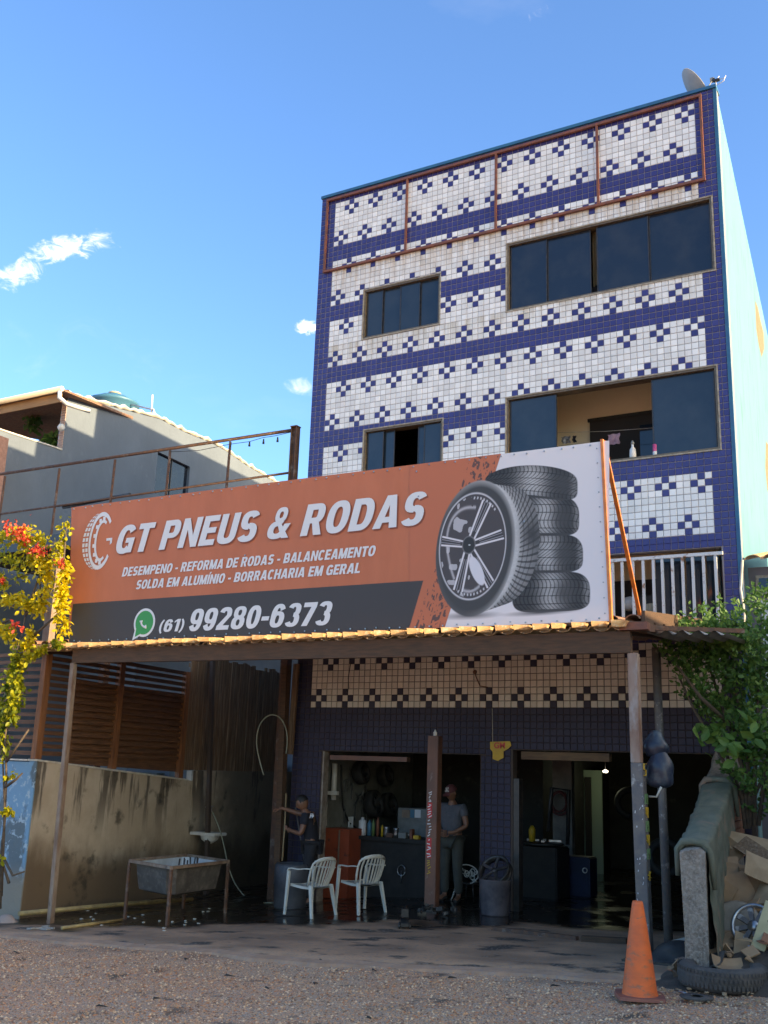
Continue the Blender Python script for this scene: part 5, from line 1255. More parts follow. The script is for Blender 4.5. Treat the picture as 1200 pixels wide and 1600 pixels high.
def tubp(s, z):
    k = 1
    out_ = []
    for a, b_ in ((-1, -1), (1, -1), (1, 1), (-1, 1)):
        for da, db in (((.12*-a), 0), (0, (.12*-b_))) if (a*b_ < 0) else ((0, (.12*-b_)), ((.12*-a), 0)):
            out_.append(cc+un*(lu*s*a+da*s)+vn*(lv*s*b_+db*s)+Vector((0, 0, z-zt_)))
    return out_
rings = [tubp(1, zt_-.012), tubp(.97, zt_-.16), tubp(.90, zt_-.36), tubp(.75, zt_-.39)]
vs = [p for r_ in rings for p in r_]; fs = []
for i in range(3):
    for k in range(8): fs.append((i*8+k, i*8+(k+1) % 8, (i+1)*8+(k+1) % 8, (i+1)*8+k))
fs.append(tuple(24+k for k in range(8))); mb.raw(vs, fs)
P(mb.build('tub_shell', M['concg']), tub)
mb = MB(); rings = [tubp(.985, zt_-.012), tubp(.94, zt_-.16), tubp(.86, zt_-.33), tubp(.7, zt_-.34)]; vs = [p for r_ in rings for p in r_]; mb.raw(vs, fs); P(mb.build('tub_lining', M['enamel']), tub)
mb = MB(); rr = random.Random(6)
for k in range(9):
    p = cc+un*rr.uniform(-.02, lu*.7)+vn*rr.uniform(-lv*.5, lv*.3); mb.tube([p+Vector((0, 0, -.2)), p+Vector((rr.uniform(-.06, .06), rr.uniform(-.06, .06), .03))], .012, 5)
o = mb.build('tools', M['blackm']); o.name = 'soaking_tools'; tag(o, 'dark tools and rods soaking in the enamel wash tub', 'tools')
# small wall basin
q0 = on_wall(303, 1300, .02); q1 = on_wall(344, 1302, .28)
yb_ = q0.y+.1; xb = wx(yb_)
ws = thing('wash_basin', 'small white wall basin with a yellowed waste pipe on the sooty wall', 'basin', (xb, yb_, -1.9))
p = aty(325, 1303, yb_-.0); zb_ = p.z; cxb = p.x
xl_, xr_ = aty(304, 1303, yb_).x, aty(345, 1303, yb_).x
mb = MB(); mb.box((xl_, yb_-.18, zb_-.02), (xr_, yb_+.18, zb_+.03)); P(mb.build('basin_rim', M['white'], bevel=.01), ws)
mb = MB(); mb.lathe([(.17, -.02), (.15, -.09), (.06, -.15), (.03, -.16), (0, -.16)], ((xl_+xr_)/2+.07, yb_-.02, zb_), 16); P(mb.build('bowl', M['white']), ws)
mb = MB(); mb.tube([((xl_+xr_)/2+.06, yb_-.02, zb_-.15), ((xl_+xr_)/2+.05, yb_-.02, zb_-.35), ((xl_+xr_)/2+.0, yb_+.02, zb_-.62)], .022, 8); P(mb.build('waste_pipe', M['ypipe']), ws)
tp = aty(330, 1262, yb_+.15); mb = MB(); mb.tube([tp+Vector((-.2, .1, 0)), tp, tp+Vector((.02, -.02, -.06))], .018, 7); mb.box((tp.x-.03, tp.y-.03, tp.z+.01), (tp.x+.03, tp.y+.03, tp.z+.035)); o = mb.build('tap', M['chrome']); tag(o, 'small metal tap on the sooty wall above the white basin', 'tap')
# hose curling from the tap to the floor
pts = [aty(px, py, yb_-.15-.03*k) for k, (px, py) in enumerate(((332, 1268), (343, 1295), (350, 1322), (356, 1350), (366, 1378), (382, 1400), (398, 1410)))]
pts += [atg(415, 1413)+Vector((0, 0, .02)), atg(440, 1412)+Vector((0, 0, .02))]
mb = MB(); mb.tube(curve(pts), .011, 6); o = mb.build('garden_hose', M['hose']); tag(o, 'thin pale hose curling down from the wall tap to the wet floor', 'hose')
# yellow pipes along the wall foot
p0, p1 = atg(84, 1444), atg(300, 1411)
p0.z = G(p0.x, p0.y)+.07; p1.z = G(p1.x, p1.y)+.06
p0.x = wx(p0.y)+.16 if abs(p0.x-wx(p0.y)) > .5 else p0.x
mb = MB(); mb.tube([p0, p0.lerp(p1, .5)+Vector((0, 0, .012)), p1], .034, 9); o = mb.build('waste_pipe_long', M['ypipe']); o.name = 'floor_pipe'; tag(o, 'long dirty yellow pipe lying along the foot of the yard wall', 'pipe')
p2, p3 = atg(96, 1454), atg(190, 1441)
mb = MB(); mb.tube([p2+Vector((0, 0, .03)), p3+Vector((0, 0, .03))], .022, 8); o = mb.build('floor_pipe', M['ypipe']); tag(o, 'shorter thin dirty pipe on the wet floor in front of the long one', 'pipe')
# pale rubble at the left post foot and a rounded stone by the wall corner
p = atg(10, 1442); o = blob('stone', 'rounded pale pinkish stone at the foot of the blue wall end', 'stone', (p.x, p.y, p.z+.02), .16, .12, .09, mat('pale_stone', (.32, .25, .22), .9, bump=.4), 4, .2)
p = atg(62, 1452); mb = MB(); rr = random.Random(8)
for k in range(7):
    a = p+Vector((rr.uniform(-.16, .2), rr.uniform(-.12, .12), .015)); mb.bar(a, a+Vector((rr.uniform(.06, .2), rr.uniform(-.08, .08), .01)), rr.uniform(.03, .07), .02)
o = mb.build('broken_slabs', M['fibro']); tag(o, 'thin broken grey slabs around the foot of the left canopy post', 'rubble', kind='stuff')
mb = MB(); rr = random.Random(18)
for k in range(26):
    a = atg(rr.uniform(100, 330), rr.uniform(1415, 1462)); mb.box((a.x-.012, a.y-.012, a.z+.012), (a.x+rr.uniform(.01, .03), a.y+.015, a.z+.022))
o = mb.build('fallen_petals', M['pvc']); tag(o, 'pale petals and scraps floating on the wet floor by the wall', 'litter', kind='stuff')

# ---- terrace of the left lot: floor, rail and rusted column
ter = thing('terrace_deck', 'dark edged first floor terrace deck above the slatted screen', 'terrace', (-5, 1.0, .7))
mb = MB(); mb.box((-9.5, .12, 3.22), (-.62, 6.2, 3.40)); P(mb.build('deck_slab', mat('deck_dark', (.075, .07, .07), .8, (.05, .045, .04), 4)), ter)
mb = MB(); mb.box((-9.5, .05, 3.16), (-.62, .115, 3.44)); P(mb.build('edge_beam', M['blackm']), ter)
for x in (-9.3, -4.9, -.72):
    mb = MB(); mb.box((x-.07, .2, -3.2), (x+.07, .34, 3.2)); P(mb.build('column', M['rust']), ter)
mb = MB(); mb.box((-9.5, 6.05, -3.2), (-3.2, 6.2, 3.2)); P(mb.build('back_wall', M['render_lt']), ter)
mb = MB(); mb.box((-9.5, .0, -3.3), (-3.3, 6.2, -3.2)); P(mb.build('ground_floor', M['conc_pale']), ter)
mb = MB()
for k in range(5): mb.box((-8.9+k*1.2, 5.6, -2.9), (-8.1+k*1.2, 5.9, -1.2+.3*(k % 2)))
P(mb.build('shelving', M['greym']), ter)
rlg = thing('terrace_rail', 'rusty thin terrace rail with uprights in front of the grey house', 'railing', (-5, 0, 3.4))
def TP(o): return P(o, rlg)
yR = .10
def TR(px, py): return aty(px, py, yR)
a, b_ = TR(0, 741), TR(458, 672)
ext = (a-b_).normalized()*1.6
mb = MB(); mb.tube([a+ext, b_], .032, 8); TP(mb.build('top_rail', M['rust']))
a2, b2_ = TR(0, 805), TR(457, 738)
mb = MB(); mb.tube([a2+ext, b2_], .022, 8); TP(mb.build('middle_rail', M['rust']))
for (px, ya, yb2) in ((8, 742, 842), (93, 730, 842), (180, 716, 812), (266, 702, 800), (360, 688, 780)):
    q = TR(px, ya+2); mb = MB(); mb.bar((q.x, yR, q.z), (q.x-.02, yR, 3.42), .035, .035, up=(0, 1, 0)); TP(mb.build('upright', M['rust']))
q0, q1 = TR(95, 792), TR(200, 771)
mb = MB(); mb.bar(q0+Vector((0, .06, 0)), q1+Vector((0, .06, 0)), .05, .05); TP(mb.build('splice_bar', M['blackm']))
q = TR(462, 668); mb = MB(); mb.box((q.x-.062, yR-.06, 3.42), (q.x-.048, yR+.06, q.z)); mb.box((q.x+.048, yR-.06, 3.42), (q.x+.062, yR+.06, q.z)); mb.box((q.x-.047, yR-.008, 3.42), (q.x+.047, yR+.008, q.z)); mb.box((q.x-.07, yR-.07, q.z+.001), (q.x+.07, yR+.07, q.z+.018))
o = mb.build('steel_column', M['rust']); tag(o, 'rusted steel I-beam stub standing at the right end of the terrace rail', 'column')
# string of lamps sagging below the rail
pts = [TR(px, py) for px, py in ((266, 706), (310, 704), (360, 694), (390, 690), (410, 684), (430, 681), (456, 675))]
mb = MB(); mb.tube(pts, .006, 5)
for px, py in ((390, 690), (412, 686), (434, 683)): p = TR(px, py); mb.tube([p, p-Vector((0, 0, .09))], [.012, .022], 6)
o = mb.build('lamp_string', M['blackm']); tag(o, 'thin wire of small unlit lamps hung under the right end of the terrace rail', 'lights')

# ---- grey house behind
HX, HY = -10.2, 3.3
def hx(y): return HX-.085*(y-HY)
def on_h(px, py, off=0):
    d = ray(px, py); t = (HX+off-.085*(CAM.y-HY)-CAM.x)/(d.x+.085*d.y); return CAM+d*t
gh = thing('grey_house', 'blue grey rendered house with curved roof edge rising behind the terrace', 'house', (HX-2, 6, -3.0))
def HP(o): return P(o, gh)
prof = [on_h(px, py) for px, py in ((107, 618), (112, 620), (180, 637), (250, 655), (290, 676), (330, 692), (352, 704), (385, 727), (420, 748), (440, 760))]
pr2 = [(p.y, p.z) for p in prof]
wj = on_h(247, 705); wj2 = on_h(297, 730); wzb = on_h(245, 772).z; yA, yB_ = wj.y, wj2.y; zW = (wj.z+wj2.z)/2
def topz(y): return float(np.interp(y, [q[0] for q in pr2], [q[1] for q in pr2]))
ysx = sorted(set([pr2[0][0]]+[q[0] for q in pr2]+[yA, yB_, 20])); 
mb = MB()
def wallseg(ya, yb3, za, zb_f, zb2=None):
    zt0 = zb_f if not callable(zb_f) else zb_f(ya); zt1 = zb_f if not callable(zb_f) else zb_f(yb3)
    mb.hexa([(hx(ya)-.2, ya, za), (hx(ya), ya, za), (hx(yb3), yb3, za), (hx(yb3)-.2, yb3, za), (hx(ya)-.2, ya, zt0), (hx(ya), ya, zt0), (hx(yb3), yb3, zt1), (hx(yb3)-.2, yb3, zt1)])
for a, b_ in zip(ysx[:-1], ysx[1:]):
    if a >= yA-1e-6 and b_ <= yB_+1e-6: wallseg(a, b_, -3.2, wzb); wallseg(a, b_, zW, topz)
    else: wallseg(a, b_, -3.2, topz)
# balcony parapet in front, lower
sl0, sl1 = on_h(0, 675), on_h(107, 708); PY0 = sl0.y-.6
mb.hexa([(hx(PY0)-.2, PY0, -3.2), (hx(PY0), PY0, -3.2), (hx(pr2[0][0]-.002), pr2[0][0]-.002, -3.2), (hx(pr2[0][0])-.2, pr2[0][0]-.002, -3.2), (hx(PY0)-.2, PY0, sl0.z), (hx(PY0), PY0, sl0.z), (hx(pr2[0][0]), pr2[0][0]-.002, sl1.z), (hx(pr2[0][0])-.2, pr2[0][0]-.002, sl1.z)])
HP(mb.build('side_wall', M['render_grey']))
mb = MB(); ya, yb3 = PY0-.05, pr2[0][0]-.01
mb.hexa([(hx(ya)-.22, ya, sl0.z+.003), (hx(ya)+.02, ya, sl0.z+.003), (hx(yb3)+.02, yb3, sl1.z+.003), (hx(yb3)-.22, yb3, sl1.z+.003), (hx(ya)-.22, ya, sl0.z+.04), (hx(ya)+.02, ya, sl0.z+.04), (hx(yb3)+.02, yb3, sl1.z+.04), (hx(yb3)-.22, yb3, sl1.z+.04)])
HP(mb.build('parapet_sill', M['mortar']))
# window in the side wall
mb = MB(); mb.hexa([(hx(yA)-.12, yA, wzb), (hx(yA)-.10, yA, wzb), (hx(yB_)-.10, yB_, wzb), (hx(yB_)-.12, yB_, wzb), (hx(yA)-.12, yA, zW), (hx(yA)-.10, yA, zW), (hx(yB_)-.10, yB_, zW), (hx(yB_)-.12, yB_, zW)])
wn = HP(mb.build('window', M['glass']))
mb = MB(); ym = (yA+yB_)/2; mb.bar((hx(ym)-.09, ym, wzb), (hx(ym)-.09, ym, zW), .03, .03, up=(0, 1, 0)); P(mb.build('frame', M['blackm']), wn)
# lumpy mortar edge of the roof, each lump a fold of the tile line
mb = MB(); mb.smooth = True; rr = random.Random(12); n_ = 90
ysr = np.linspace(pr2[0][0], pr2[-1][0]+3, n_)
def edgefn(u, v):
    y = ysr[int(round(u*(n_-1)))]; z = topz(y)+.05+.045*abs(math.sin(y*7.0))+.02*math.sin(y*17)
    a = v*2*PI; r_ = .06+.02*math.sin(y*9.3)
    return (hx(y)-.08+r_*1.6*math.cos(a), y, z+r_*math.sin(a))
mb.grid(edgefn, n_-1, 8); HP(mb.build('roof_edge', M['mortar']))
mb = MB(); y0_ = pr2[0][0]-.7
for a, b_ in zip(ysr[:-1:6], ysr[6::6]): mb.face([(hx(a)-.1, a, topz(a)+.03), (hx(b_)-.1, b_, topz(b_)+.03), (hx(b_)-5, b_, topz(b_)+.03), (hx(a)-5, a, topz(a)+.03)])
HP(mb.build('roof', M['roof']))
# eave over the balcony, gutter and downpipe
e0 = aty(0, 633, y0_+.2); e1 = aty(100, 609, y0_+.2); ev = (e1-e0).normalized()
zE = e1.z
mb = MB(); mb.hexa([(e1.x-9, y0_+.2, zE-.03), (e1.x, y0_+.2, zE-.03), (hx(6), 6, zE+.30), (e1.x-9, 6, zE+.30), (e1.x-9, y0_+.2, zE+.02), (e1.x, y0_+.2, zE+.02), (hx(6), 6, zE+.38), (e1.x-9, 6, zE+.38)]); HP(mb.build('eave_roof', M['roof']))
mb = MB(); mb.box((e1.x-9, y0_+.26, zE-.28), (e1.x-.15, y0_+.30, zE-.04)); HP(mb.build('eave_board', mat('pine_board', (.42, .24, .10), .7, (.3, .16, .07), 4, stretch=(.5, 4, 4))))
mb = MB(); mb.tube([(e1.x-9, y0_+.12, zE), (e1.x+.02, y0_+.12, zE)], .07, 10); HP(mb.build('gutter', M['gutter']))
mb = MB(); mb.tube([(e1.x-.05, y0_+.12, zE-.02), (e1.x-.05, y0_+.12, zE-.22), (e1.x+.05, y0_+.3, zE-.36), (e1.x+.42, y0_+.75, zE-.46)], .055, 10); HP(mb.build('downpipe', M['white']))
jb = pr2[0]
mb = MB(); rr = random.Random(1); z = sl1.z+.05
mb.box((hx(jb[0])-.17, jb[0]-.012, z), (hx(jb[0])+.001, jb[0]-.003, jb[1]-.15)); cl_ = HP(mb.build('jamb_column', M['mortar'])); 
z = sl1.z+.06; k = 0
while z < jb[1]-.2:
    mb = MB(); mb.box((hx(jb[0])-.16+(.0 if k % 2 else .03), jb[0]-.035, z), (hx(jb[0])+.012, jb[0]-.013, z+.055)); P(mb.build('brick', mat('jamb_brick', (.45, .30, .24), .9) if k == 0 else bpy.data.materials['jamb_brick']), cl_); z += .068; k += 1
mb = MB(); mb.box((hx(2)-7, jb[0]+2.4, 3), (hx(5)-.25, jb[0]+2.5, jb[1])); HP(mb.build('balcony_back_wall', M['darkroom']))
mb = MB(); mb.box((hx(0)-7, PY0, 4.6), (hx(3)-.35, jb[0]+2.4, 4.75)); HP(mb.build('balcony_floor', M['conc_pale']))
p = aty(101, 667, pr2[0][0]-.15); mb = MB(); mb.lathe([(0, -.10), (.06, -.085), (.10, 0), (.06, .085), (0, .10)], (p.x-.12, p.y, p.z), 14); HP(mb.build('globe_lamp', M['white']))
# brick corner pier at the far left of the balcony
p = aty(4, 700, PY0+.3); mb = MB(); mb.box((p.x-.25, PY0+.1, 3.2), (p.x+.05, PY0+.4, p.z+.25)); HP(mb.build('corner_pier', mat('pink_brick', (.42, .24, .19), .9, (.3, .17, .13), 12)))
# hanging plants in the balcony
def leafball(name, label, cat, c_, r_, n, size, mt, seed, sq=(1, 1, 1), tmin=0, tmax=1):
    rg = np.random.RandomState(seed); V = []; F = []; T = []
    for k in range(n):
        d = rg.normal(size=3); d /= np.linalg.norm(d); q = np.array(c_)+d*np.array(sq)*r_*rg.rand()**.4
        add_leaf(V, F, T, q, rg, size*rg.uniform(.6, 1.3), rg.uniform(tmin, tmax))
    return leafobj(name, V, F, T, mt)
def add_leaf(V, F, T, q, rg, s, tint, dirv=None):
    a = rg.normal(size=3) if dirv is None else np.array(dirv)+rg.normal(size=3)*.5
    a /= np.linalg.norm(a); b = np.cross(a, rg.normal(size=3)); b /= np.linalg.norm(b)+1e-9; c = np.cross(a, b)
    n = len(V); w = .30*s
    V += [tuple(q), tuple(q+a*s*.35+b*w+c*.10*s), tuple(q+a*s), tuple(q+a*s*.35-b*w+c*.10*s), tuple(q+a*s*.75+b*w*.75+c*.05*s), tuple(q+a*s*.75-b*w*.75+c*.05*s)]
    F += [(n, n+1, n+4, n+2), (n, n+2, n+5, n+3)]; T += [tint]*6
def leafobj(name, V, F, T, mt):
    me = bpy.data.meshes.new(name); me.from_pydata(V, [], F); me.materials.append(mt); at = me.attributes.new('tint', 'FLOAT', 'POINT'); at.data.foreach_set('value', T)
    o = bpy.data.objects.new(name, me); col.objects.link(o); return o
for (px, py, lb, sd) in ((52, 660, 'hanging fern basket in the grey house balcony, left one', 1), (80, 690, 'bright leafy plant at the balcony sill near the brick jamb', 2)):
    p = aty(px, py, jb[0]+.9); o = leafball('hanging_plant', None, None, (p.x, p.y, p.z), .28, 110, .15, M['leaf'], sd, tmin=.2, tmax=.9 if sd == 2 else .5); o.name = 'balcony_plant'; tag(o, lb, 'plant')
# water tank and white aerial on its roof
p = aty(178, 628, 8.0); tk = thing('water_tank', 'pale blue water tank half hidden behind the grey roof edge', 'tank', (p.x, 8.0, p.z-.6))
mb = MB(); mb.lathe([(.72, -.6), (.75, -.15), (.80, -.12), (.80, -.03), (.66, .02), (.5, .12), (.2, .20), (.2, .24), (0, .26)], p, 26); P(mb.build('tank_body', M['tankb']), tk)
mb = MB(); mb.lathe([(0, .0), (.2, .0), (.2, .05), (0, .09)], (p.x, p.y, p.z+.245), 16); P(mb.build('tank_lid', mat('tank_lid', (.5, .42, .25), .6)), tk)
mb = MB(); q = [aty(a, b_, 8.0) for a, b_ in ((205, 632), (240, 640), (243, 652))]; mb.tube(q, .03, 7); q = [aty(a, b_, 8.0) for a, b_ in ((236, 656), (238, 617))]; mb.tube(q, .03, 7); o = mb.build('vent_pipes', M['white']); tag(o, 'white plastic vent pipes standing beside the roof water tank', 'pipes')

# ---- bougainvillea on the street corner
rg = np.random.RandomState(21)
bg_ = thing('bougainvillea', 'sunlit yellow-green bougainvillea with red bracts climbing the left corner', 'plant', (-3.4, -3.6, -3.1))
def seg(pts, n):
    pts = [np.array(p) for p in pts]; out_ = []
    for a, b_ in zip(pts[:-1], pts[1:]):
        for k in range(n): out_.append(a+(b_-a)*k/n)
    return out_
# branches traced in a band of depth around y=-3.6
def BG(px, py, y=-3.65): return np.array(aty(px, py, y))
runs = [  # (points, leaf density, spread, tint lo, hi); sunlight is put into the upper tints, shade into the lower
    ([BG(0, 840), BG(40, 832), BG(70, 850)], 90, .13, .35, .85), ([BG(30, 835), BG(44, 860), BG(52, 885)], 60, .09, .5, .95),
    ([BG(0, 868), BG(30, 878), BG(30, 905)], 40, .12, .2, .8), ([BG(66, 868), BG(72, 890), BG(70, 925), BG(60, 960)], 110, .10, .65, 1),
    ([BG(104, 815), BG(96, 850), BG(88, 870), BG(104, 885)], 60, .09, .3, .8), ([BG(0, 940), BG(25, 935), BG(48, 945), BG(60, 950)], 120, .10, .6, 1),
    ([BG(100, 880), BG(98, 915), BG(96, 950), BG(100, 990)], 150, .10, .6, 1), ([BG(0, 978), BG(10, 985), BG(20, 1000)], 50, .10, .55, 1),
    ([BG(50, 985), BG(45, 1000), BG(40, 1012)], 45, .07, .65, 1), ([BG(0, 900), BG(8, 915)], 30, .1, .4, .9),
    ([BG(30, 1020), BG(22, 1050), BG(28, 1075), BG(20, 1110), BG(12, 1130)], 190, .10, .1, .55), ([BG(15, 1060), BG(10, 1100), BG(0, 1150)], 150, .11, .05, .45),
    ([BG(86, 1000), BG(92, 1008)], 20, .05, .1, .35), ([BG(2, 1150), BG(10, 1170), BG(0, 1190)], 40, .08, .1, .5), ([BG(25, 1040), BG(55, 1020), BG(72, 1010)], 50, .07, .4, .9),
    ([BG(8, 1215), BG(28, 1208)], 14, .04, .5, .9), ([BG(5, 1268), BG(18, 1266)], 20, .04, .5, .9), ([BG(4, 1340)], 6, .04, .4, .8)]
V = []; F = []; T = []
for pts, dens, sp, t0, t1 in runs:
    pts2 = seg(pts, 12) if len(pts) > 1 else [pts[0]]
    for k in range(int(dens*(2.9 if pts[0][2] > .3 else 1.8))):
        q = pts2[rg.randint(len(pts2))]+rg.normal(size=3)*np.array([sp, sp*1.2, sp])*.48; add_leaf(V, F, T, q, rg, rg.uniform(.055, .105), rg.uniform(t0, t1), (0.3, -.3, -.4))
o = leafobj('leaves', V, F, T, M['leafy']); P(o, bg_); o['kind'] = 'stuff'
V = []; F = []; T = []
for (px, py, n, sp) in ((30, 830, 80, .11), (40, 842, 45, .07), (55, 858, 35, .06), (68, 862, 30, .05), (96, 880, 30, .05), (2, 908, 22, .05), (22, 975, 18, .05), (34, 978, 6, .03), (14, 822, 30, .07)):
    for k in range(n):
        q = BG(px, py, -3.8)+rg.normal(size=3)*sp*.6; add_leaf(V, F, T, q, rg, rg.uniform(.045, .08), rg.uniform(0, .9))
o = leafobj('bracts', V, F, T, M['flower']); P(o, bg_); o['kind'] = 'stuff'
mb = MB()
for pts in ([BG(2, 1400, -3.5), BG(6, 1300, -3.6), BG(10, 1215), BG(8, 1150), BG(20, 1080), BG(30, 1010), BG(40, 960)], [BG(0, 1420, -3.5), BG(2, 1330, -3.55), BG(8, 1280), BG(4, 1180), BG(0, 1100)], [BG(40, 960), BG(65, 890), BG(20, 905)], [BG(40, 960), BG(65, 945), BG(60, 885)], [BG(45, 1000), BG(90, 960), BG(98, 900), BG(104, 820)],
            [BG(8, 1230), BG(25, 1218), BG(35, 1208)], [BG(10, 1190), BG(45, 1140)], [BG(5, 1340), BG(20, 1368), BG(38, 1362)], [BG(14, 1380, -3.5), BG(0, 1335, -3.5)], [BG(0, 975), BG(15, 968), BG(45, 990)]):
    mb.tube([Vector(p) for p in pts], [.022*(1-.75*i/len(pts)) for i in range(len(pts))], 6)
P(mb.build('stems', M['bark']), bg_)
# grey post behind the plant and the dark side structure
p = aty(83, 950, -3.05); mb = MB(); mb.box((p.x-.09, -3.12, -.95+1.65), (p.x+.05, -3.0, 2.35)); o = mb.build('pale_post', M['steelw']); o.name = 'corner_post'; tag(o, 'pale grey square post rising behind the bougainvillea', 'post')

# ================================================================== RIGHT SIDE
rw = thing('ramp_wall', 'low crumbling concrete wall rising to the right of the shop door', 'wall', (6.95, -3.6, -2.7))
def RW(o): return P(o, rw)
# front end and spine of the wall
f0 = atg(1090, 1545); fy = f0.y+.25
zf = G(7, fy)
xa0, xa1 = aty(1068, 1500, fy).x, aty(1106, 1500, fy).x
topF = aty(1080, 1328, fy).z
yE = -.10; xe0, xe1 = aty(1115, 1175, yE).x, aty(1156, 1175, yE).x; topE = aty(1130, 1172, yE).z
stations = []
for k in range(13):
    t = k/12; y = fy+(yE-fy)*t; x0 = xa0+(xe0-xa0)*t; x1 = xa1+(xe1-xa1)*t; z = topF+(topE-topF)*(t**1.25); stations.append((x0, x1, y, z))
rr = random.Random(5); mb = MB()
n0 = 0; vs = []
for (x0, x1, y, z) in stations:
    j = lambda a: rr.uniform(-a, a)
    vs += [(x0+j(.01), y, -3.0), (x1+j(.01), y, -3.0), (x1+j(.02), y, (z-3.0)/2), (x1+j(.015), y, z-.03+j(.015)), (x1-.04, y, z+j(.012)), (x0+.04, y, z+j(.012)), (x0+j(.015), y, z-.03), (x0+j(.02), y, (z-3.0)/2)]
fs = []
for i in range(len(stations)-1):
    for k in range(8): fs.append((i*8+k, i*8+(k+1) % 8, (i+1)*8+(k+1) % 8, (i+1)*8+k))
fs.append(tuple(range(8))); fs.append(tuple(range(len(vs)-8, len(vs)))[::-1]); mb.raw(vs, fs); RW(mb.build('wall_body', M['conc_pale']))
# exposed bricks at the far upper side
k = 0
for row in range(9):
    for c in range(4):
        y = -1.55+c*.22+(.11 if row % 2 else 0); t = (y-fy)/(yE-fy); x1 = xa1+(xe1-xa1)*t; z = -2.0+row*.085+.20
        if z > topF+(topE-topF)*t-.12: continue
        mb = MB(); mb.box((x1-.03, y, z), (x1+.022+random.uniform(0, .012), y+.20, z+.07)); RW(mb.build('brick', M['brick']))
# tarp over the wall: folds over the top, hangs on the right
mb = MB(); mb.smooth = True
def tarp(u, v):
    t = .02+.60*u; y = fy+(yE-fy)*t; x0 = xa0+(xe0-xa0)*t; x1 = xa1+(xe1-xa1)*t; z = topF+(topE-topF)*(t**1.25)
    wv = .006*math.sin(u*23+v*9)+.004*math.sin(u*61-v*13)+.004*math.sin(v*41+u*7)
    L_ = .07+.03*math.sin(u*11); W_ = x1-x0; R_ = .98-.30*u+.06*math.sin(u*9)+.02*math.sin(u*37); s = v*(L_+W_+R_)
    if s < L_: return (x0-.022+wv, y, z+.02-(L_-s))
    if s < L_+W_: return (x0+(s-L_), y, z+.028+wv+.012*math.sin(PI*(s-L_)/W_))
    d_ = s-L_-W_; return (x1+.024+wv+.05*d_+.02*max(0, math.sin(u*16))*d_, y, z+.02-d_)
mb.grid(tarp, 60, 44)
o = mb.build('tarp', M['cloth']); tag(o, 'grey green tarp draped over the sloping wall', 'tarp')
mb = MB(); mb.smooth = True
def roll(t):
    pts = []
    x0 = xa0+(xe0-xa0)*t; x1 = xa1+(xe1-xa1)*t; y = fy+(yE-fy)*t; z = topF+(topE-topF)*(t**1.25)
    return [(x0-.04, y, z-.25), (x0-.03, y, z-.02), (x0+.02, y, z+.045), ((x0+x1)/2, y, z+.055), (x1-.01, y, z+.045), (x1+.045, y+.01, z-.04), (x1+.07, y+.03, z-.35)]
for t in (.03, .64):
    mb = MB(); mb.tube(roll(t), [.02, .035, .04, .035, .04, .035, .02], 8); P(mb.build('rolled_hem', M['cloth']), o)
# pipe stub at the wall foot
p = atg(1052, 1492); q = p+Vector((.22, .15, .06)); p.z += .10; q.z += .10
mb = MB(); dd = (q-p).normalized(); mb.tube([p, q], .042, 14, cap=False); mb.tube([q, p+dd*.001], .034, 14, cap=False); o = mb.build('pipe_stub', M['pvc']); tag(o, 'short open white pipe stub lying at the foot of the crumbling wall', 'pipe')
# traffic cone
cp = atg(1000, 1556); cz = G(cp.x, cp.y)-.01
cone = thing('traffic_cone', 'faded orange traffic cone on the gravel by the canopy post', 'cone', (cp.x, cp.y, cz), .4)
mb = MB(); mb.lathe([(.148, .022), (.140, .05), (.118, .22), (.094, .40), (.070, .57), (.047, .72), (.040, .742), (.030, .742), (.030, .70), (0, .70)], (0, 0, 0), 32); o = mb.build('cone_body', M['orangecone']); o.parent = cone
mb = MB(); nb = 24; pts = []
for k in range(nb):
    a = 2*PI*k/nb; r_ = .20/max(abs(math.cos(a)), abs(math.sin(a)))**.75; pts.append((r_*math.cos(a), r_*math.sin(a)))
mb.raw([(x, y, .0) for x, y in pts]+[(x*.97, y*.97, .024) for x, y in pts], [tuple(range(nb))[::-1], tuple(range(nb, 2*nb))]+[(k, (k+1) % nb, nb+(k+1) % nb, nb+k) for k in range(nb)]); o = mb.build('cone_foot', M['conebase']); o.parent = cone
# flat old tyre with cardboard inside
tp = atg(1131, 1540); tz = G(tp.x, tp.y)-.02
ty = thing('old_tyre', 'dusty worn tyre lying flat in front of the crumbling wall', 'tyre', (tp.x, tp.y, tz), .3)
mb = MB(); pr__ = [(.235, .03), (.25, .015), (.31, .005), (.355, .02), (.375, .06), (.378, .10), (.375, .14), (.355, .185), (.31, .205), (.25, .20), (.225, .19), (.22, .17), (.30, .15), (.345, .12), (.345, .08), (.30, .05), (.225, .045)]
mb.lathe(pr__, (0, 0, 0), 44, closed=True)
for i, v in enumerate(mb.v):
    a = math.atan2(v[1], v[0]); s = 1+.02*math.sin(2*a+1); mb.v[i] = (v[0]*s, v[1]*s, v[2]*(1+.05*math.sin(a*1+.5)))
o = mb.build('casing', M['tyre']); o.parent = ty
mb = MB()
for k in range(64):
    a = 2*PI*k/64
    for zz_, h in ((.045, .035), (.10, .03), (.15, .03)):
        c_, s_ = math.cos(a+zz_*.6), math.sin(a+zz_*.6); r_ = .3765; t_ = (-s_*.011, c_*.011)
        mb.hexa([(c_*r_-t_[0], s_*r_-t_[1], zz_), (c_*(r_+.006)-t_[0], s_*(r_+.006)-t_[1], zz_), (c_*(r_+.006)+t_[0], s_*(r_+.006)+t_[1], zz_), (c_*r_+t_[0], s_*r_+t_[1], zz_),
                 (c_*r_-t_[0], s_*r_-t_[1], zz_+h), (c_*(r_+.006)-t_[0], s_*(r_+.006)-t_[1], zz_+h), (c_*(r_+.006)+t_[0], s_*(r_+.006)+t_[1], zz_+h), (c_*r_+t_[0], s_*r_+t_[1], zz_+h)])
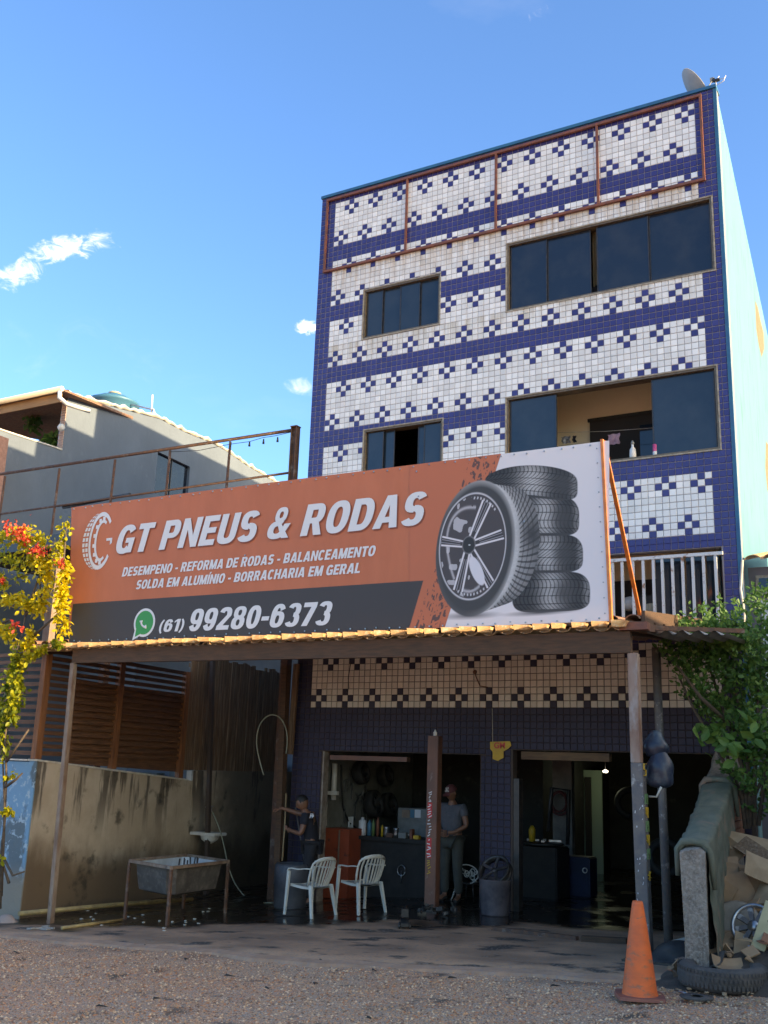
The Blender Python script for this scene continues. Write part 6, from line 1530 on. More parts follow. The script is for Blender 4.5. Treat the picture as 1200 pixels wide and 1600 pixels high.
o = mb.build('tread_blocks', M['tyre']); o.parent = ty; o['kind'] = 'stuff'

# cardboard and scrap heap
def sheetbox(name, label, cat, c_, sx_, sy_, rx, ry, rz, mt, th=.012, wob=.03, seed=0):
    mb = MB(); mb.smooth = False; rg = random.Random(seed); a, b_ = rg.uniform(0, 6), rg.uniform(0, 6)
    f = lambda u, v, o_: (sx_*(u-.5), sy_*(v-.5), wob*(math.sin(u*4+a)+math.sin(v*5+b_))*.6+o_)
    mb.grid(lambda u, v: f(u, v, 0), 6, 6); mb.grid(lambda u, v: f(u, v, -th), 6, 6)
    for s in (0, 1):
        mb.grid(lambda u, v: f(u, s, -th*v), 6, 1); mb.grid(lambda u, v: f(s, u, -th*v), 6, 1)
    o = mb.build(name, mt); o.location = c_; o.rotation_euler = (rx, ry, rz)
    if label: tag(o, label, cat)
    return o
# mound of rubble
mb = MB(); mb.smooth = True; rgx = random.Random(3)
mc = Vector((8.05, -2.55, 0)); 
def mound(u, v):
    x = mc.x+(u-.5)*3.0; y = mc.y+(v-.5)*4.2; r_ = max(0, 1-((u-.5)/.5)**2)*max(0, 1-((v-.5)/.5)**2)
    return (x, y, G(x, y)-.08+.55*r_**.7+.05*math.sin(x*9+y*5)*r_+.04*math.sin(y*13-x*7)*r_)
mb.grid(mound, 40, 46); o = mb.build('rubble_heap', M['soil']); tag(o, 'dark soil and scrap heap under the cardboard at the right', 'heap', kind='stuff')
YH = -3.35
def HPx(px, py, y=YH): return aty(px, py, y)
lab = [('card_sheet', 'long pale torn cardboard sheet on top of the scrap heap', 1172, 1318, -2.3, .62, .34, .5, .15, .2, 'card2', 1),
       ('card_sheet', 'brown cardboard flap leaning at the middle of the heap', 1152, 1398, -3.2, .34, .40, 1.15, -.35, .4, 'card', 2),
       ('card_sheet', 'narrow cardboard strip folded against the tarp', 1128, 1405, -3.3, .16, .34, 1.3, .5, -.2, 'card', 3),
       ('card_sheet', 'dark stained cardboard panel beneath the pale sheet', 1150, 1365, -3.0, .30, .20, 1.2, .1, .1, 'card', 4),
       ('card_sheet', 'tan cardboard square tilted at the right edge', 1186, 1355, -3.2, .28, .26, 1.0, .4, .6, 'card2', 5),
       ('card_sheet', 'flattened cardboard lying behind the old tyre', 1150, 1470, -3.75, .60, .34, .45, .0, -.2, 'card', 6),
       ('card_sheet', 'greyish cardboard sliding down at the lower right', 1182, 1495, -3.9, .40, .42, .7, .3, .3, 'card2', 7)]
for nm, lb, px, py, y, a, b_, rx, ry, rz, mt, sd in lab:
    p = HPx(px, py, y); sheetbox(nm, lb, 'cardboard', (p.x, y, p.z), a, b_, rx, ry, rz, M[mt], seed=sd, wob=.014)
p = HPx(1158, 1525, tp.y); sheetbox('card_scrap', 'grey and brown cardboard scraps stuffed into the flat tyre', 'cardboard', (tp.x+.05, tp.y+.02, tz+.19), .26, .22, .35, .1, .5, M['card'], seed=9)
sheetbox('card_scrap', 'grey dusty board piece on the left inside the flat tyre', 'cardboard', (tp.x-.12, tp.y+.08, tz+.2), .22, .2, .5, -.1, -.3, M['tyre'], seed=10)
# open cardboard box
p = HPx(1178, 1372, -2.95); bxo = thing('card_box', 'open brown cardboard box with a darker flap on the heap', 'box', (p.x+.05, -2.9, p.z-.12), .25)
for (a, b_, mt) in (((-.2, -.15, 0), (.2, -.142, .22), 'card'), ((-.2, .142, 0), (.2, .15, .22), 'card'), ((-.2, -.141, 0), (-.192, .141, .22), 'card2'), ((.192, -.141, 0), (.2, .141, .22), 'card'), ((-.19, -.141, 0), (.19, .141, .008), 'card')):
    mb = MB(); mb.box(a, b_); o = mb.build('side', M[mt]); o.parent = bxo
# pale round cover and spoked wheel trim, yellow plank
p = HPx(1140, 1450, -3.55); mb = MB(); mb.lathe([(0, .03), (.12, .035), (.24, .02), (.27, 0), (.24, -.01), (0, 0)], (0, 0, 0), 26); o = mb.build('dented_cover', mat('dusty_cover', (.36, .29, .22), .7, (.22, .17, .12), 5)); o.location = (p.x+.04, -3.55, p.z); o.rotation_euler = (1.05, -.35, 0); tag(o, 'large dusty beige disc leaning in the cardboard heap', 'disc')
p = HPx(1178, 1448, -3.75); wt = thing('wheel_trim', 'grey silver wheel trim with round holes leaning on the heap', 'wheel trim', (p.x, -3.75, p.z)); wt.rotation_euler = (1.15, -.25, 0)
mb = MB(); mb.lathe([(.19, 0), (.21, .012), (.20, .03), (.185, .03), (.17, .012)], (0, 0, 0), 30); o = mb.build('outer_ring', M['chrome']); o.parent = wt
for k in range(8):
    a = 2*PI*k/8; mb = MB(); mb.hexa([(.05, -.022, .0), (.18, -.03, .0), (.18, .03, .0), (.05, .022, .0), (.05, -.018, .028), (.18, -.024, .02), (.18, .024, .02), (.05, .018, .028)]); o = mb.build('spoke', M['steelg']); o.parent = wt; o.rotation_euler = (0, 0, a)
mb = MB(); mb.lathe([(0, .035), (.05, .03), (.06, 0), (0, 0)], (0, 0, 0), 18); o = mb.build('hub', M['chrome']); o.parent = wt
p = HPx(1196, 1445, -3.95); mb = MB(); mb.box((-.06, -.02, -.22), (.06, .02, .20)); o = mb.build('yellow_plank', mat('cream_plank', (.52, .46, .26), .6, (.4, .35, .2), 6), bevel=.004); o.location = (p.x, -3.95, p.z); o.rotation_euler = (-.2, .35, .1); tag(o, 'cream yellow drilled plank at the right edge above the wheel trim', 'plank')
for dx, dz in ((0, .12), (.02, .04)):
    mb = MB(); mb.lathe([(0, 0), (.014, 0)], (dx, -.0215, dz), 10, axis='y'); o3 = mb.build('hole', M['blackm']); o3.parent = o
# small scraps in front of tyre
p = atg(1095, 1562); mb = MB(); mb.lathe([(.05, 0), (.13, .004), (.135, .014), (.05, .018)], (p.x-.03, p.y, p.z+.005), 20); o = mb.build('brake_disc', M['tyre']); tag(o, 'thin dark metal ring lying on the gravel before the tyre', 'ring')
mb = MB(); p = atg(1055, 1553); mb.tube([p+Vector((0, 0, .03)), p+Vector((.06, -.05, .03)), p+Vector((.16, -.08, .02))], .009, 6); o = mb.build('bent_rod', M['chrome']); tag(o, 'short shiny bent rod on the gravel right of the cone', 'rod')
mb = MB(); rr = random.Random(31)
for k in range(70):
    px, py = rr.uniform(1030, 1199), rr.uniform(1545, 1572); a = atg(px, py); s = rr.uniform(.008, .03)
    mb.hexa([(a.x+s*math.cos(t_)*rr.uniform(.6, 1), a.y+s*math.sin(t_), a.z+.003) for t_ in (0, 1.6, 3.1, 4.7)]+[(a.x+s*math.cos(t_)*.7, a.y+s*math.sin(t_)*.7, a.z+s*.5) for t_ in (0, 1.6, 3.1, 4.7)])
o = mb.build('scrap_bits', M['card2']); tag(o, 'small pale scraps strewn before the tyre and the heap', 'litter', kind='stuff')
# dark debris between post and wall
p = atg(1040, 1510); o = blob('rag_bundle', 'dark bundle of rags between the canopy post and the wall', 'rags', (p.x+.1, p.y+.2, p.z+.08), .26, .2, .14, M['black'], 14, .35)

# ---- right bush
rgb = np.random.RandomState(5)
bush = thing('garden_bush', 'tall leafy green shrub growing against the right corner of the building', 'bush', (7.75, -1.4, -2.7))
def BU(px, py, y=-1.5): return np.array(aty(px, py, y))
stem_runs = [[BU(1165, 1295), BU(1158, 1240), BU(1120, 1170), BU(1085, 1110, -1.8), BU(1062, 1060, -1.9)], [BU(1170, 1295), BU(1160, 1200), BU(1130, 1110), BU(1108, 1040), BU(1110, 985, -1.6)], [BU(1172, 1290), BU(1168, 1180), BU(1150, 1080), BU(1140, 1000, -1.4)],
             [BU(1178, 1290), BU(1180, 1190), BU(1185, 1090), BU(1190, 1000, -1.2)], [BU(1185, 1290), BU(1200, 1180), BU(1215, 1080)], [BU(1160, 1250), BU(1140, 1195), BU(1128, 1150, -1.9)], [BU(1165, 1270), BU(1185, 1230), BU(1205, 1190)], [BU(1150, 1140), BU(1095, 1090, -2.0), BU(1058, 1040, -2.1)], [BU(1190, 1180), BU(1230, 1100), BU(1250, 1030)]]
mb = MB()
for r_ in stem_runs: mb.tube([Vector(p) for p in r_], [.028*(1-.7*i/len(r_)) for i in range(len(r_))], 6)
P(mb.build('stems', M['bark']), bush)
V = []; F = []; T = []
clumps = [(1075, 1020, .30), (1065, 1055, .22), (1085, 1085, .28), (1105, 1110, .22), (1100, 1000, .30), (1125, 1030, .34), (1140, 985, .28), (1150, 1060, .40), (1180, 1010, .40), (1190, 1080, .45), (1170, 1120, .35), (1150, 1160, .32), (1175, 1180, .36), (1200, 1150, .4), (1190, 1230, .34), (1170, 1215, .25), (1210, 1040, .4), (1130, 1125, .24), (1200, 1270, .30), (1110, 1050, .28), (1225, 1100, .5), (1240, 1020, .5), (1150, 1010, .3), (1195, 960, .18), (1245, 1200, .5)]
for (px, py, rr_) in clumps:
    yc = -1.5+rgb.uniform(-.35, .35); c_ = BU(px, py, yc); tn = rgb.uniform(-.12, .15)
    for s in range(int(20*rr_/.3)):
        d = rgb.normal(size=3); d /= np.linalg.norm(d); d[2] = d[2]*.8+.25; base = c_+d*rr_*rgb.rand()**.5*.62; sd = d*.6+np.array([-.1, -.2, .55]); sd /= np.linalg.norm(sd)
        for k in range(13):
            q = base+sd*k*.024+rgb.normal(size=3)*.012; add_leaf(V, F, T, q, rgb, rgb.uniform(.045, .085), min(1, max(0, rgb.uniform(.15, .75)+tn+(.25 if rgb.rand() < .06 else 0))), sd*.6+rgb.normal(size=3)*.55)
for (px, py, n) in ((1125, 1150, 16), (1140, 1168, 16), (1180, 1140, 14), (1110, 1140, 6)):
    c_ = BU(px, py, -1.95)
    for k in range(n): add_leaf(V, F, T, c_+rgb.normal(size=3)*.10, rgb, rgb.uniform(.13, .19), rgb.uniform(.5, .85))
o = leafobj('foliage', V, F, T, M['leaf']); P(o, bush); o['kind'] = 'stuff'

# ---- low neighbour at the right, and the added house that shades the street
nb_ = thing('neighbour_house', 'low grey neighbouring house with a scalloped tile edge beyond the bush', 'house', (9, 2, -2.8))
yN = .35
mb = MB(); mb.box((XR+.02, yN, -3.0), (12.5, yN+.15, 1.92)); P(mb.build('front_wall', mat('plain_grey_wall', (.20, .17, .18), .9, (.15, .135, .14), 2)), nb_)
wq0, wq1 = aty(1181, 900, yN), aty(1215, 928, yN)
mb = MB(); mb.box((wq0.x, yN-.03, wq1.z-.0), (wq0.x+.6, yN-.002, wq0.z)); wn = P(mb.build('window', M['cream']), nb_)
for k in range(3):
    mb = MB(); mb.box((wq0.x+.04+.19*k, yN-.034, wq1.z+.04), (wq0.x+.19+.19*k, yN-.0305, wq0.z-.04)); P(mb.build('pane', M['glass']), wn)
mb = MB(); mb.box((wq0.x+.05, yN-.03, -.4), (wq0.x+.75, yN-.002, wq1.z-.08)); P(mb.build('door', M['white']), nb_)
k = 0; x = XR+.03
me_n = None
while x < 12.4:
    if me_n is None: me_n = barrel('roof_tile', 5.0, .11, .11, True, M['rooflit'])
    o = bpy.data.objects.new('roof_tile', me_n); col.objects.link(o); o.parent = nb_; o.location = (x+.1-9, yN-.25-2, 1.98+2.8); o.rotation_euler = (rad(13), 0, 0); x += .235
pts = [aty(px, py, -.02) for px, py in ((1160, 875), (1157, 920), (1163, 960), (1160, 1010))]
mb = MB(); mb.tube(pts, .02, 6); o = mb.build('conduit', M['pvc']); tag(o, 'thin pale conduit running down the right corner of the tiled building', 'conduit')
# plain unseen house, added along the street to the right to shade it
def plain_house(name, label, x0, x1, y0, y1, zt__, mt, rows):
    t = thing(name, label, 'house', ((x0+x1)/2, y0, -2.7))
    mb = MB(); mb.box((x0, y0, -3), (x1, y1, zt__)); P(mb.build('walls', mt), t)
    mb = MB(); mb.box((x0-.15, y0-.15, zt__+.002), (x1+.15, y1+.15, zt__+.14)); P(mb.build('roof', M['roof']), t)
    for r_ in range(rows):
        for c in range(max(1, int((y1-y0)/3))):
            y = y0+1.0+c*3; z = -1.4+r_*2.9
            mb = MB(); mb.box((x0-.03, y, z), (x0-.002, y+1.2, z+1.1)); wn = P(mb.build('window', M['cream']), t)
            mb = MB(); mb.box((x0-.036, y+.06, z+.06), (x0-.031, y+1.14, z+1.04)); P(mb.build('pane', M['glass']), wn)
    return t
plain_house('shade_house', 'two storey house outside the picture, added to the right to shade the street', 14.0, 22.0, -8.8, 6.0, 2.97, M['render_lt'], 2)

# ================================================================== GARAGE INTERIOR
gi = thing('workshop_interior', 'dark sooty tyre workshop room seen through the two door openings', 'room', (3.2, 3, -2.8))
def GI(o): return P(o, gi)
z0_, z1_ = -3.0, -.20
mb = MB(); mb.hexa([(.02, TH+.005, z0_), (.06, TH+.005, z0_), (-.30, 4.2, z0_), (-.34, 4.2, z0_), (.02, TH+.005, z1_), (.06, TH+.005, z1_), (-.30, 4.2, z1_), (-.34, 4.2, z1_)]); GI(mb.build('left_wall', M['garagel']))
mb = MB(); mb.box((-.35, 4.2, z0_), (2.4, 4.3, z1_)); GI(mb.build('inner_wall', M['garage']))
mb = MB(); mb.box((2.4, 8.2, z0_), (6.4, 8.3, z1_)); mb.box((2.38, 4.3, z0_), (2.4, 8.2, z1_)); GI(mb.build('back_wall', M['garage']))
mb = MB(); mb.hexa([(6.58, TH+.005, z0_), (6.62, TH+.005, z0_), (5.95, 8.2, z0_), (5.9, 8.2, z0_), (6.58, TH+.005, z1_), (6.62, TH+.005, z1_), (5.95, 8.2, z1_), (5.9, 8.2, z1_)]); GI(mb.build('right_wall', M['garage']))
# inner partition with the pale strip (end wall) in the right bay
p0, p1 = aty(863, 1185, 3.2), aty(895, 1380, 3.2)
mb = MB(); mb.box((p0.x, 3.2, z0_), (p1.x, 3.35, z1_)); GI(mb.build('partition', mat('grimy_pale_wall', (.22, .20, .18), .9, (.12, .11, .10), 3)))
# green-lit passage with a door, and the lamp that lights it
p0, p1 = aty(909, 1203, 6.5), aty(934, 1300, 6.5)
mb = MB(); mb.box((p0.x, 6.5, z0_), (p1.x+.1, 6.55, p0.z)); GI(mb.build('passage_wall', mat('pale_green_wall', (.32, .40, .30), .8)))
pd0, pd1 = aty(914, 1214, 6.45), aty(924, 1300, 6.45)
mb = MB(); mb.box((pd0.x, 6.44, z0_), (pd1.x, 6.495, pd0.z)); GI(mb.build('passage_door', M['darkroom']))
lp = aty(946, 1205, 5.6); lmp = thing('ceiling_lamp', 'small lit lamp glowing in the depth of the right bay', 'lamp', (lp.x, 5.6, lp.z))
mb = MB(); mb.lathe([(0, -.03), (.045, -.02), (.05, .01), (0, .03)], (0, 0, 0), 14); o = mb.build('bulb', M['lamp']); o.parent = lmp
mb = MB(); mb.tube([(0, 0, .03), (0, 0, .35)], .006, 6); o = mb.build('wire', M['blackm']); o.parent = lmp
ld = bpy.data.lights.new('lamp_light', 'POINT'); lo_ = bpy.data.objects.new('lamp_light', ld); col.objects.link(lo_); ld.energy = 1.6; ld.color = (.85, 1, .80); ld.shadow_soft_size = .05; lo_.parent = lmp; lo_.location = (-.05, .0, -.1)
# timber lintel and rolled shutter edge over the doors
mb = MB(); a, b_ = aty(818, 1180, .12), aty(955, 1182, .12); mb.box((a.x, .03, a.z-.06), (b_.x, .15, a.z+.05)); GI(mb.build('lintel_board', mat('lintel_wood', (.20, .12, .06), .8, (.11, .065, .04), 5, stretch=(.6, 4, 4))))
mb = MB(); a, b_ = aty(520, 1183, .12), aty(640, 1182, .12); mb.box((a.x, .03, a.z-.04), (b_.x, .15, a.z+.03)); GI(mb.build('lintel_board', M['brownpost']))
mb = MB(); a = aty(508, 1190, .1); mb.box((.245, .01, -2.95), (.30, .155, -.685)); GI(mb.build('door_jamb', mat('pale_jamb', (.36, .31, .26), .8, (.2, .15, .12), 7)))
mb = MB(); mb.box((3.535, .01, -2.9), (3.62, .155, -1.0)); GI(mb.build('door_jamb', M['blackm']))

# things in the left bay (each stands on its own)
def LW(px, py, off=.06):   # point on the left inner wall
    d = ray(px, py); s = (-.30-.06)/(4.2-TH); t = (.06+off+s*(CAM.y-TH)-CAM.x)/(d.x-s*d.y); return CAM+d*t
def wheel(name, label, c_, r_, axis, rimm=True):
    t = thing(name, label, 'wheel', c_); t.rotation_euler = axis
    mb = MB(); w_ = .09; mb.lathe([(r_*.62, -w_), (r_*.8, -w_*1.1), (r_*.96, -w_*.8), (r_, -w_*.4), (r_, w_*.4), (r_*.96, w_*.8), (r_*.8, w_*1.1), (r_*.62, w_), (r_*.6, 0)], (0, 0, 0), 28, closed=True); o = mb.build('tyre', M['black']); o.parent = t
    if rimm:
        mb = MB(); mb.lathe([(r_*.62, -w_*.9), (r_*.60, w_*.2), (r_*.62, w_*.9)], (0, 0, 0), 28)
        for k in range(5):
            a = 2*PI*k/5; c, s = math.cos(a), math.sin(a); mb.bar((c*r_*.1, s*r_*.1, w_*.5), (c*r_*.6, s*r_*.6, w_*.6), .045, .02)
        mb.lathe([(0, w_*.7), (r_*.14, w_*.6), (r_*.15, w_*.3)], (0, 0, 0), 14); o = mb.build('rim', M['chrome']); o.parent = t
    return t
for k, (px, py, lb, r_) in enumerate(((564, 1208, 'wheel hung highest left on the grey inner wall', .19), (602, 1212, 'second wheel hung high on the grey inner wall', .19), (584, 1256, 'larger wheel hung below the two upper ones', .24), (607, 1258, 'lower wheel hung nearest the dark inner corner', .22))):
    p = LW(px, py, .16); wheel('hanging_wheel', lb, (p.x, p.y, p.z), r_, (0, rad(78), 0), True)
p = LW(522, 1222, .10); mb = MB(); a, b_ = LW(523, 1193, .1), LW(519, 1250, .1); mb.tube([Vector((p.x, p.y, b_.z)), Vector((p.x, p.y, a.z))], .045, 12); o = mb.build('white_duct', M['white']); tag(o, 'white upright tube fixed on the grey inner wall by the jamb', 'tube')
mb = MB(); c_ = LW(520, 1239, .14); mb.box((c_.x-.16, c_.y-.03, c_.z-.03), (c_.x+.10, c_.y+.03, c_.z+.03)); P(mb.build('bracket', M['white']), o)
mb = MB(); pts = [LW(px, py, .04) for px, py in ((533, 1195), (534, 1230), (536, 1262), (545, 1285), (560, 1296))]; mb.tube(pts, .014, 6); o = mb.build('black_cable', M['black']); tag(o, 'black cable snaking down the grey inner wall', 'cable')
mb = MB(); pts = [LW(px, py, .04) for px, py in ((510, 1240), (509, 1290))]; mb.tube(pts, .02, 6); o = mb.build('thin_conduit', M['pvc']); tag(o, 'thin white conduit at the edge of the grey inner wall', 'conduit')
# red cabinet
c0, c1_ = aty(508, 1296, .55), aty(546, 1296, .55); zc = aty(520, 1294, .55).z
cb = thing('tool_cabinet', 'rust red steel cabinet just inside the left door jamb', 'cabinet', ((c0.x+c1_.x)/2, .75, -2.9))
mb = MB(); mb.box((c0.x, .55, -2.95), (c1_.x, .98, zc)); P(mb.build('body', M['cabinet'], bevel=.006), cb)
mb = MB(); mb.box((c0.x+.27, .535, -2.9), (c0.x+.29, .549, zc-.02)); P(mb.build('edge_strip', M['steelw']), cb)
mb = MB(); mb.box((c0.x+.02, .538, -2.9), (c0.x+.26, .549, zc-.03)); P(mb.build('door', M['cabinet']), cb)
# work bench with tools
b0, b1 = aty(548, 1318, .9), aty(668, 1318, .9); zb__ = aty(600, 1308, .9).z
wb = thing('work_bench', 'dark greasy work bench along the left bay', 'bench', ((b0.x+b1.x)/2, 1.1, -2.9))
mb = MB(); mb.box((b0.x, .85, zb__-.06), (b1.x+.3, 1.5, zb__)); P(mb.build('top', M['soot']), wb)
mb = MB(); mb.box((b0.x+.02, .92, -2.95), (b1.x+.28, .95, zb__-.061)); P(mb.build('front_panel', M['soot']), wb)
rr = random.Random(12)
for k, (px, py, w_, h_, mt, nm, lb) in enumerate(((566, 1302, .13, .28, 'whitep', 'spray_can', 'pale blue and white can at the left end of the bench'), (577, 1303, .07, .24, 'tankb', 'spray_can', 'slim blue can on the bench beside the pale one'), (583, 1304, .05, .26, 'greensk', 'spray_can', 'green can between the blue and orange ones'), (590, 1304, .05, .30, 'orust', 'spray_can', 'orange tube standing on the bench'), (597, 1305, .04, .18, 'yellow', 'spray_can', 'small yellow tube at the front of the bench'))):
    p = aty(px, py, 1.0); mb = MB(); mb.lathe([(0, 0), (w_/2, 0), (w_/2, h_*.8), (w_*.2, h_*.88), (w_*.2, h_), (0, h_)], (p.x, 1.0, zb__+.001), 14); o = mb.build(nm, M[mt]); tag(o, lb, 'can')
for k, (px, h_, mt, lb) in enumerate(((604, .16, 'chrome', 'small chrome jug near the middle of the bench'), (619, .15, 'chrome', 'second chrome canister right of the jug'))):
    p = aty(px, 1300, .95); mb = MB(); mb.lathe([(0, 0), (.04, 0), (.05, .05), (.04, h_*.8), (.055, h_), (.05, h_), (.03, h_*.8), (0, h_*.7)], (p.x, .95, zb__+.001), 14); o = mb.build('metal_jug', M[mt]); tag(o, lb, 'jug')
# grey machine
m0, m1 = aty(614, 1262, 1.35), aty(666, 1264, 1.35); mz0, mz1 = aty(640, 1303, 1.35).z, m0.z
mc_ = thing('balancing_machine', 'grey box shaped workshop machine with pasted papers behind the bench', 'machine', ((m0.x+m1.x)/2, 1.55, mz0))
mb = MB(); mb.box((m0.x, 1.52, zb__-.4), (m1.x, 1.95, mz1)); P(mb.build('housing', M['greym'], bevel=.01), mc_)
for (px0_, px1_, mt) in ((628, 640, 'steelw'), (641, 647, 'tankb'), (648, 657, 'whitep')):
    a, b_ = aty(px0_, 1265, 1.51), aty(px1_, 1278, 1.51); mb = MB(); mb.box((a.x, 1.512, b_.z), (b_.x, 1.517, a.z)); P(mb.build('paper', M[mt]), mc_)
mb = MB(); a = aty(634, 1304, 1.5); mb.box((a.x-.06, 1.505, a.z-.01), (a.x+.06, 1.517, a.z+.01)); P(mb.build('name_plate', M['whitep']), mc_)
p = aty(628, 1360, .9); mb = MB(); mb.smooth = True; mb.tube([(p.x+.07*math.cos(a), .88, p.z+.08*math.sin(a)) for a in np.linspace(0, 6.2, 14)], .008, 5); mb.tube([(p.x, .88, p.z), (p.x, .88, p.z-.2)], .008, 5); o = mb.build('hanging_chain', M['chrome']); tag(o, 'small metal ring and chain hanging on the front of the bench', 'chain')

# things in the right bay
tc0 = aty(850, 1310, 2.0); zt1 = tc0.z
tcm = thing('tyre_changer', 'dark tyre changing machine with a chrome topped turntable', 'machine', (tc0.x, 2.0, -2.85))
mb = MB(); mb.box((tc0.x-.32, 1.75, -2.9), (tc0.x+.3, 2.35, zt1-.12)); P(mb.build('cabinet', M['soot'], bevel=.02), tcm)
mb = MB(); mb.lathe([(0, 0), (.30, 0), (.32, .02), (.30, .04), (0, .05)], (tc0.x, 2.0, zt1-.10), 22); P(mb.build('turntable', M['blackm']), tcm)
mb = MB()
for a in (.3, 1.87, 3.44, 5.0): mb.bar((tc0.x+.08*math.cos(a), 2+.08*math.sin(a), zt1-.03), (tc0.x+.27*math.cos(a), 2+.27*math.sin(a), zt1-.03), .05, .03)
P(mb.build('clamp_jaws', M['chrome']), tcm)
mb = MB(); mb.tube([(tc0.x+.25, 2.4, zt1-.1), (tc0.x+.28, 2.4, zt1+.75), (tc0.x+.1, 2.1, zt1+.78), (tc0.x+.06, 2.05, zt1+.1)], .035, 8); P(mb.build('swing_arm', M['blackm']), tcm)
p = aty(836, 1287, 1.9); mb = MB(); mb.lathe([(0, 0), (.05, 0), (.055, .18), (.02, .24), (0, .24)], (p.x-.05, 1.9, zt1-.05), 12); o = mb.build('yellow_bottle', M['yellow']); tag(o, 'murky yellow bottle on the left of the tyre changer', 'bottle')
p = aty(876, 1255, 3.1); mb = MB(); mb.smooth = True
mb.tube([(p.x+.17*math.cos(a), 3.05, p.z+.19*math.sin(a)) for a in np.linspace(0, 6.4, 20)], .02, 6); mb.tube([(p.x+.13*math.cos(a), 3.02, p.z+.02+.16*math.sin(a)) for a in np.linspace(0, 6.4, 20)], .02, 6); o = mb.build('coiled_hose', mat('dark_red_rubber', (.10, .02, .018), .6)); tag(o, 'dark red hose coil hung on the pale partition strip', 'hose')
p = aty(898, 1350, 2.6); mb = MB(); mb.box((p.x-.18, 2.5, -2.9), (p.x+.28, 2.9, p.z+.12)); o = mb.build('air_compressor', M['bluem'], bevel=.02); tag(o, 'navy blue cabinet with a round gauge in the right bay', 'cabinet')
q = aty(914, 1360, 2.49); mb = MB(); mb.lathe([(.03, 0), (.045, -.012), (.045, -.02), (.03, -.02)], (q.x, 2.5, q.z), 16, axis='y', closed=True); P(mb.build('gauge', M['whitep']), o)
for k, (px, py, y, r_, lb) in enumerate(((985, 1255, 5.5, .3, 'tyre hanging in the dark right of the lamp'), (1040, 1340, 3.0, .31, 'tyre leaning in the dark at the far right of the bay'))):
    p = aty(px, py, y); wheel('stored_tyre', lb, (p.x, y, p.z), r_, (rad(80), 0, rad(20)), False)
# yellow torn sign on the tiled pillar
sg = thing('torn_sign', 'torn yellow sign with red lettering hanging on the pillar by a cord', 'sign', (aty(782, 1172, -.03).x, -.03, -.6))
pts = [aty(px, py, -.03) for px, py in ((766, 1159), (797, 1158), (799, 1165), (794, 1170), (787, 1174), (787, 1184), (778, 1189), (770, 1186), (770, 1175), (766, 1170))]
mb = MB(); mb.prism([(p.x, p.z) for p in pts], -.035, -.028); P(mb.build('plate', M['yellow']), sg)
def txt3(body, p, hgt, w_, mt, par, y):
    cu = bpy.data.curves.new('t', 'FONT'); cu.body = body; cu.size = 1; cu.offset = .03; tmp = bpy.data.objects.new('tmp', cu); col.objects.link(tmp)
    me = bpy.data.meshes.new_from_object(tmp.evaluated_get(bpy.context.evaluated_depsgraph_get())); bpy.data.objects.remove(tmp)
    co = np.zeros(len(me.vertices)*3); me.vertices.foreach_get('co', co); co = co.reshape(-1, 3); mn, mx_ = co[:, 0].min(), co[:, 0].max()
    new = np.c_[p.x+(co[:, 0]-mn)/(mx_-mn)*w_, np.full(len(co), y), p.z+co[:, 1]/.727*hgt]; me.vertices.foreach_set('co', new.ravel()); me.materials.clear(); me.materials.append(mt)
    o = bpy.data.objects.new('lettering', me); col.objects.link(o); P(o, par); return o
a = aty(772, 1169, -.037); txt3('GM', a, .085, .17, M['red'], sg, -.0375)
mb = MB(); p0, p1 = aty(769, 1107, -.03), aty(770, 1159, -.03); mb.tube([p0, p1], .005, 5); P(mb.build('cord', M['pvc']), sg)
# small drilled hole with a dangling wire in the tile band, and another stain line at the left
pts = [aty(px, py, -.02) for px, py in ((741, 1048), (744, 1058), (750, 1072), (762, 1074))]
mb = MB(); mb.tube(pts, .008, 5); mb.lathe([(0, 0), (.035, 0), (.03, -.01), (0, -.012)], (aty(742, 1050, -.01).x, -.01, aty(742, 1050, -.01).z), 10, axis='y'); o = mb.build('wall_wire', M['brownpost']); tag(o, 'burnt hole with a short wire in the beige tile band above the door', 'wire')
pts = [aty(px, py, -.02) for px, py in ((548, 1035), (544, 1060), (545, 1075), (541, 1082))]
mb = MB(); mb.tube(pts, .006, 5); o = mb.build('wall_wire', M['blackm']); tag(o, 'thin dark wire hanging at the left end of the beige tile band', 'wire')

# ---- drum with a wheel rim on top
dq = atg(762, 1434); dz_ = G(dq.x, dq.y)
dr = thing('metal_drum', 'grey blue bin with a black alloy rim on top, against the pillar', 'bin', (dq.x, dq.y+.25, dz_+.012))
mb = MB(); mb.lathe([(0, 0), (.185, 0), (.19, .02), (.205, .25), (.215, .27), (.22, .45), (.225, .46), (.215, .46), (.20, .2), (0, .19)], (0, 0, 0), 26); o = mb.build('body', mat('bin_metal', (.055, .05, .06), .5, (.13, .11, .115), 5), bevel=0); o.parent = dr
rm = thing('wheel_rim', 'black five spoke rim resting on the grey bin', 'rim', (dq.x, dq.y+.25, dz_+.56)); rm.rotation_euler = (rad(52), 0, rad(-8))
mb = MB(); mb.lathe([(.225, -.06), (.235, -.05), (.20, -.03), (.195, .05), (.225, .07), (.235, .06), (.21, .0)], (0, 0, 0), 30, closed=True); o = mb.build('rim_ring', M['blackm']); o.parent = rm
for k in range(5):
    a = 2*PI*k/5+.3; mb = MB(); mb.bar((.03*math.cos(a), .03*math.sin(a), .045), (.21*math.cos(a), .21*math.sin(a), .06), .035, .02); o = mb.build('spoke', M['chrome'] if k in (1, 2, 3) else M['blackm']); o.parent = rm
mb = MB(); mb.lathe([(0, .06), (.04, .055), (.045, .02)], (0, 0, 0), 14); o = mb.build('hub', M['blackm']); o.parent = rm
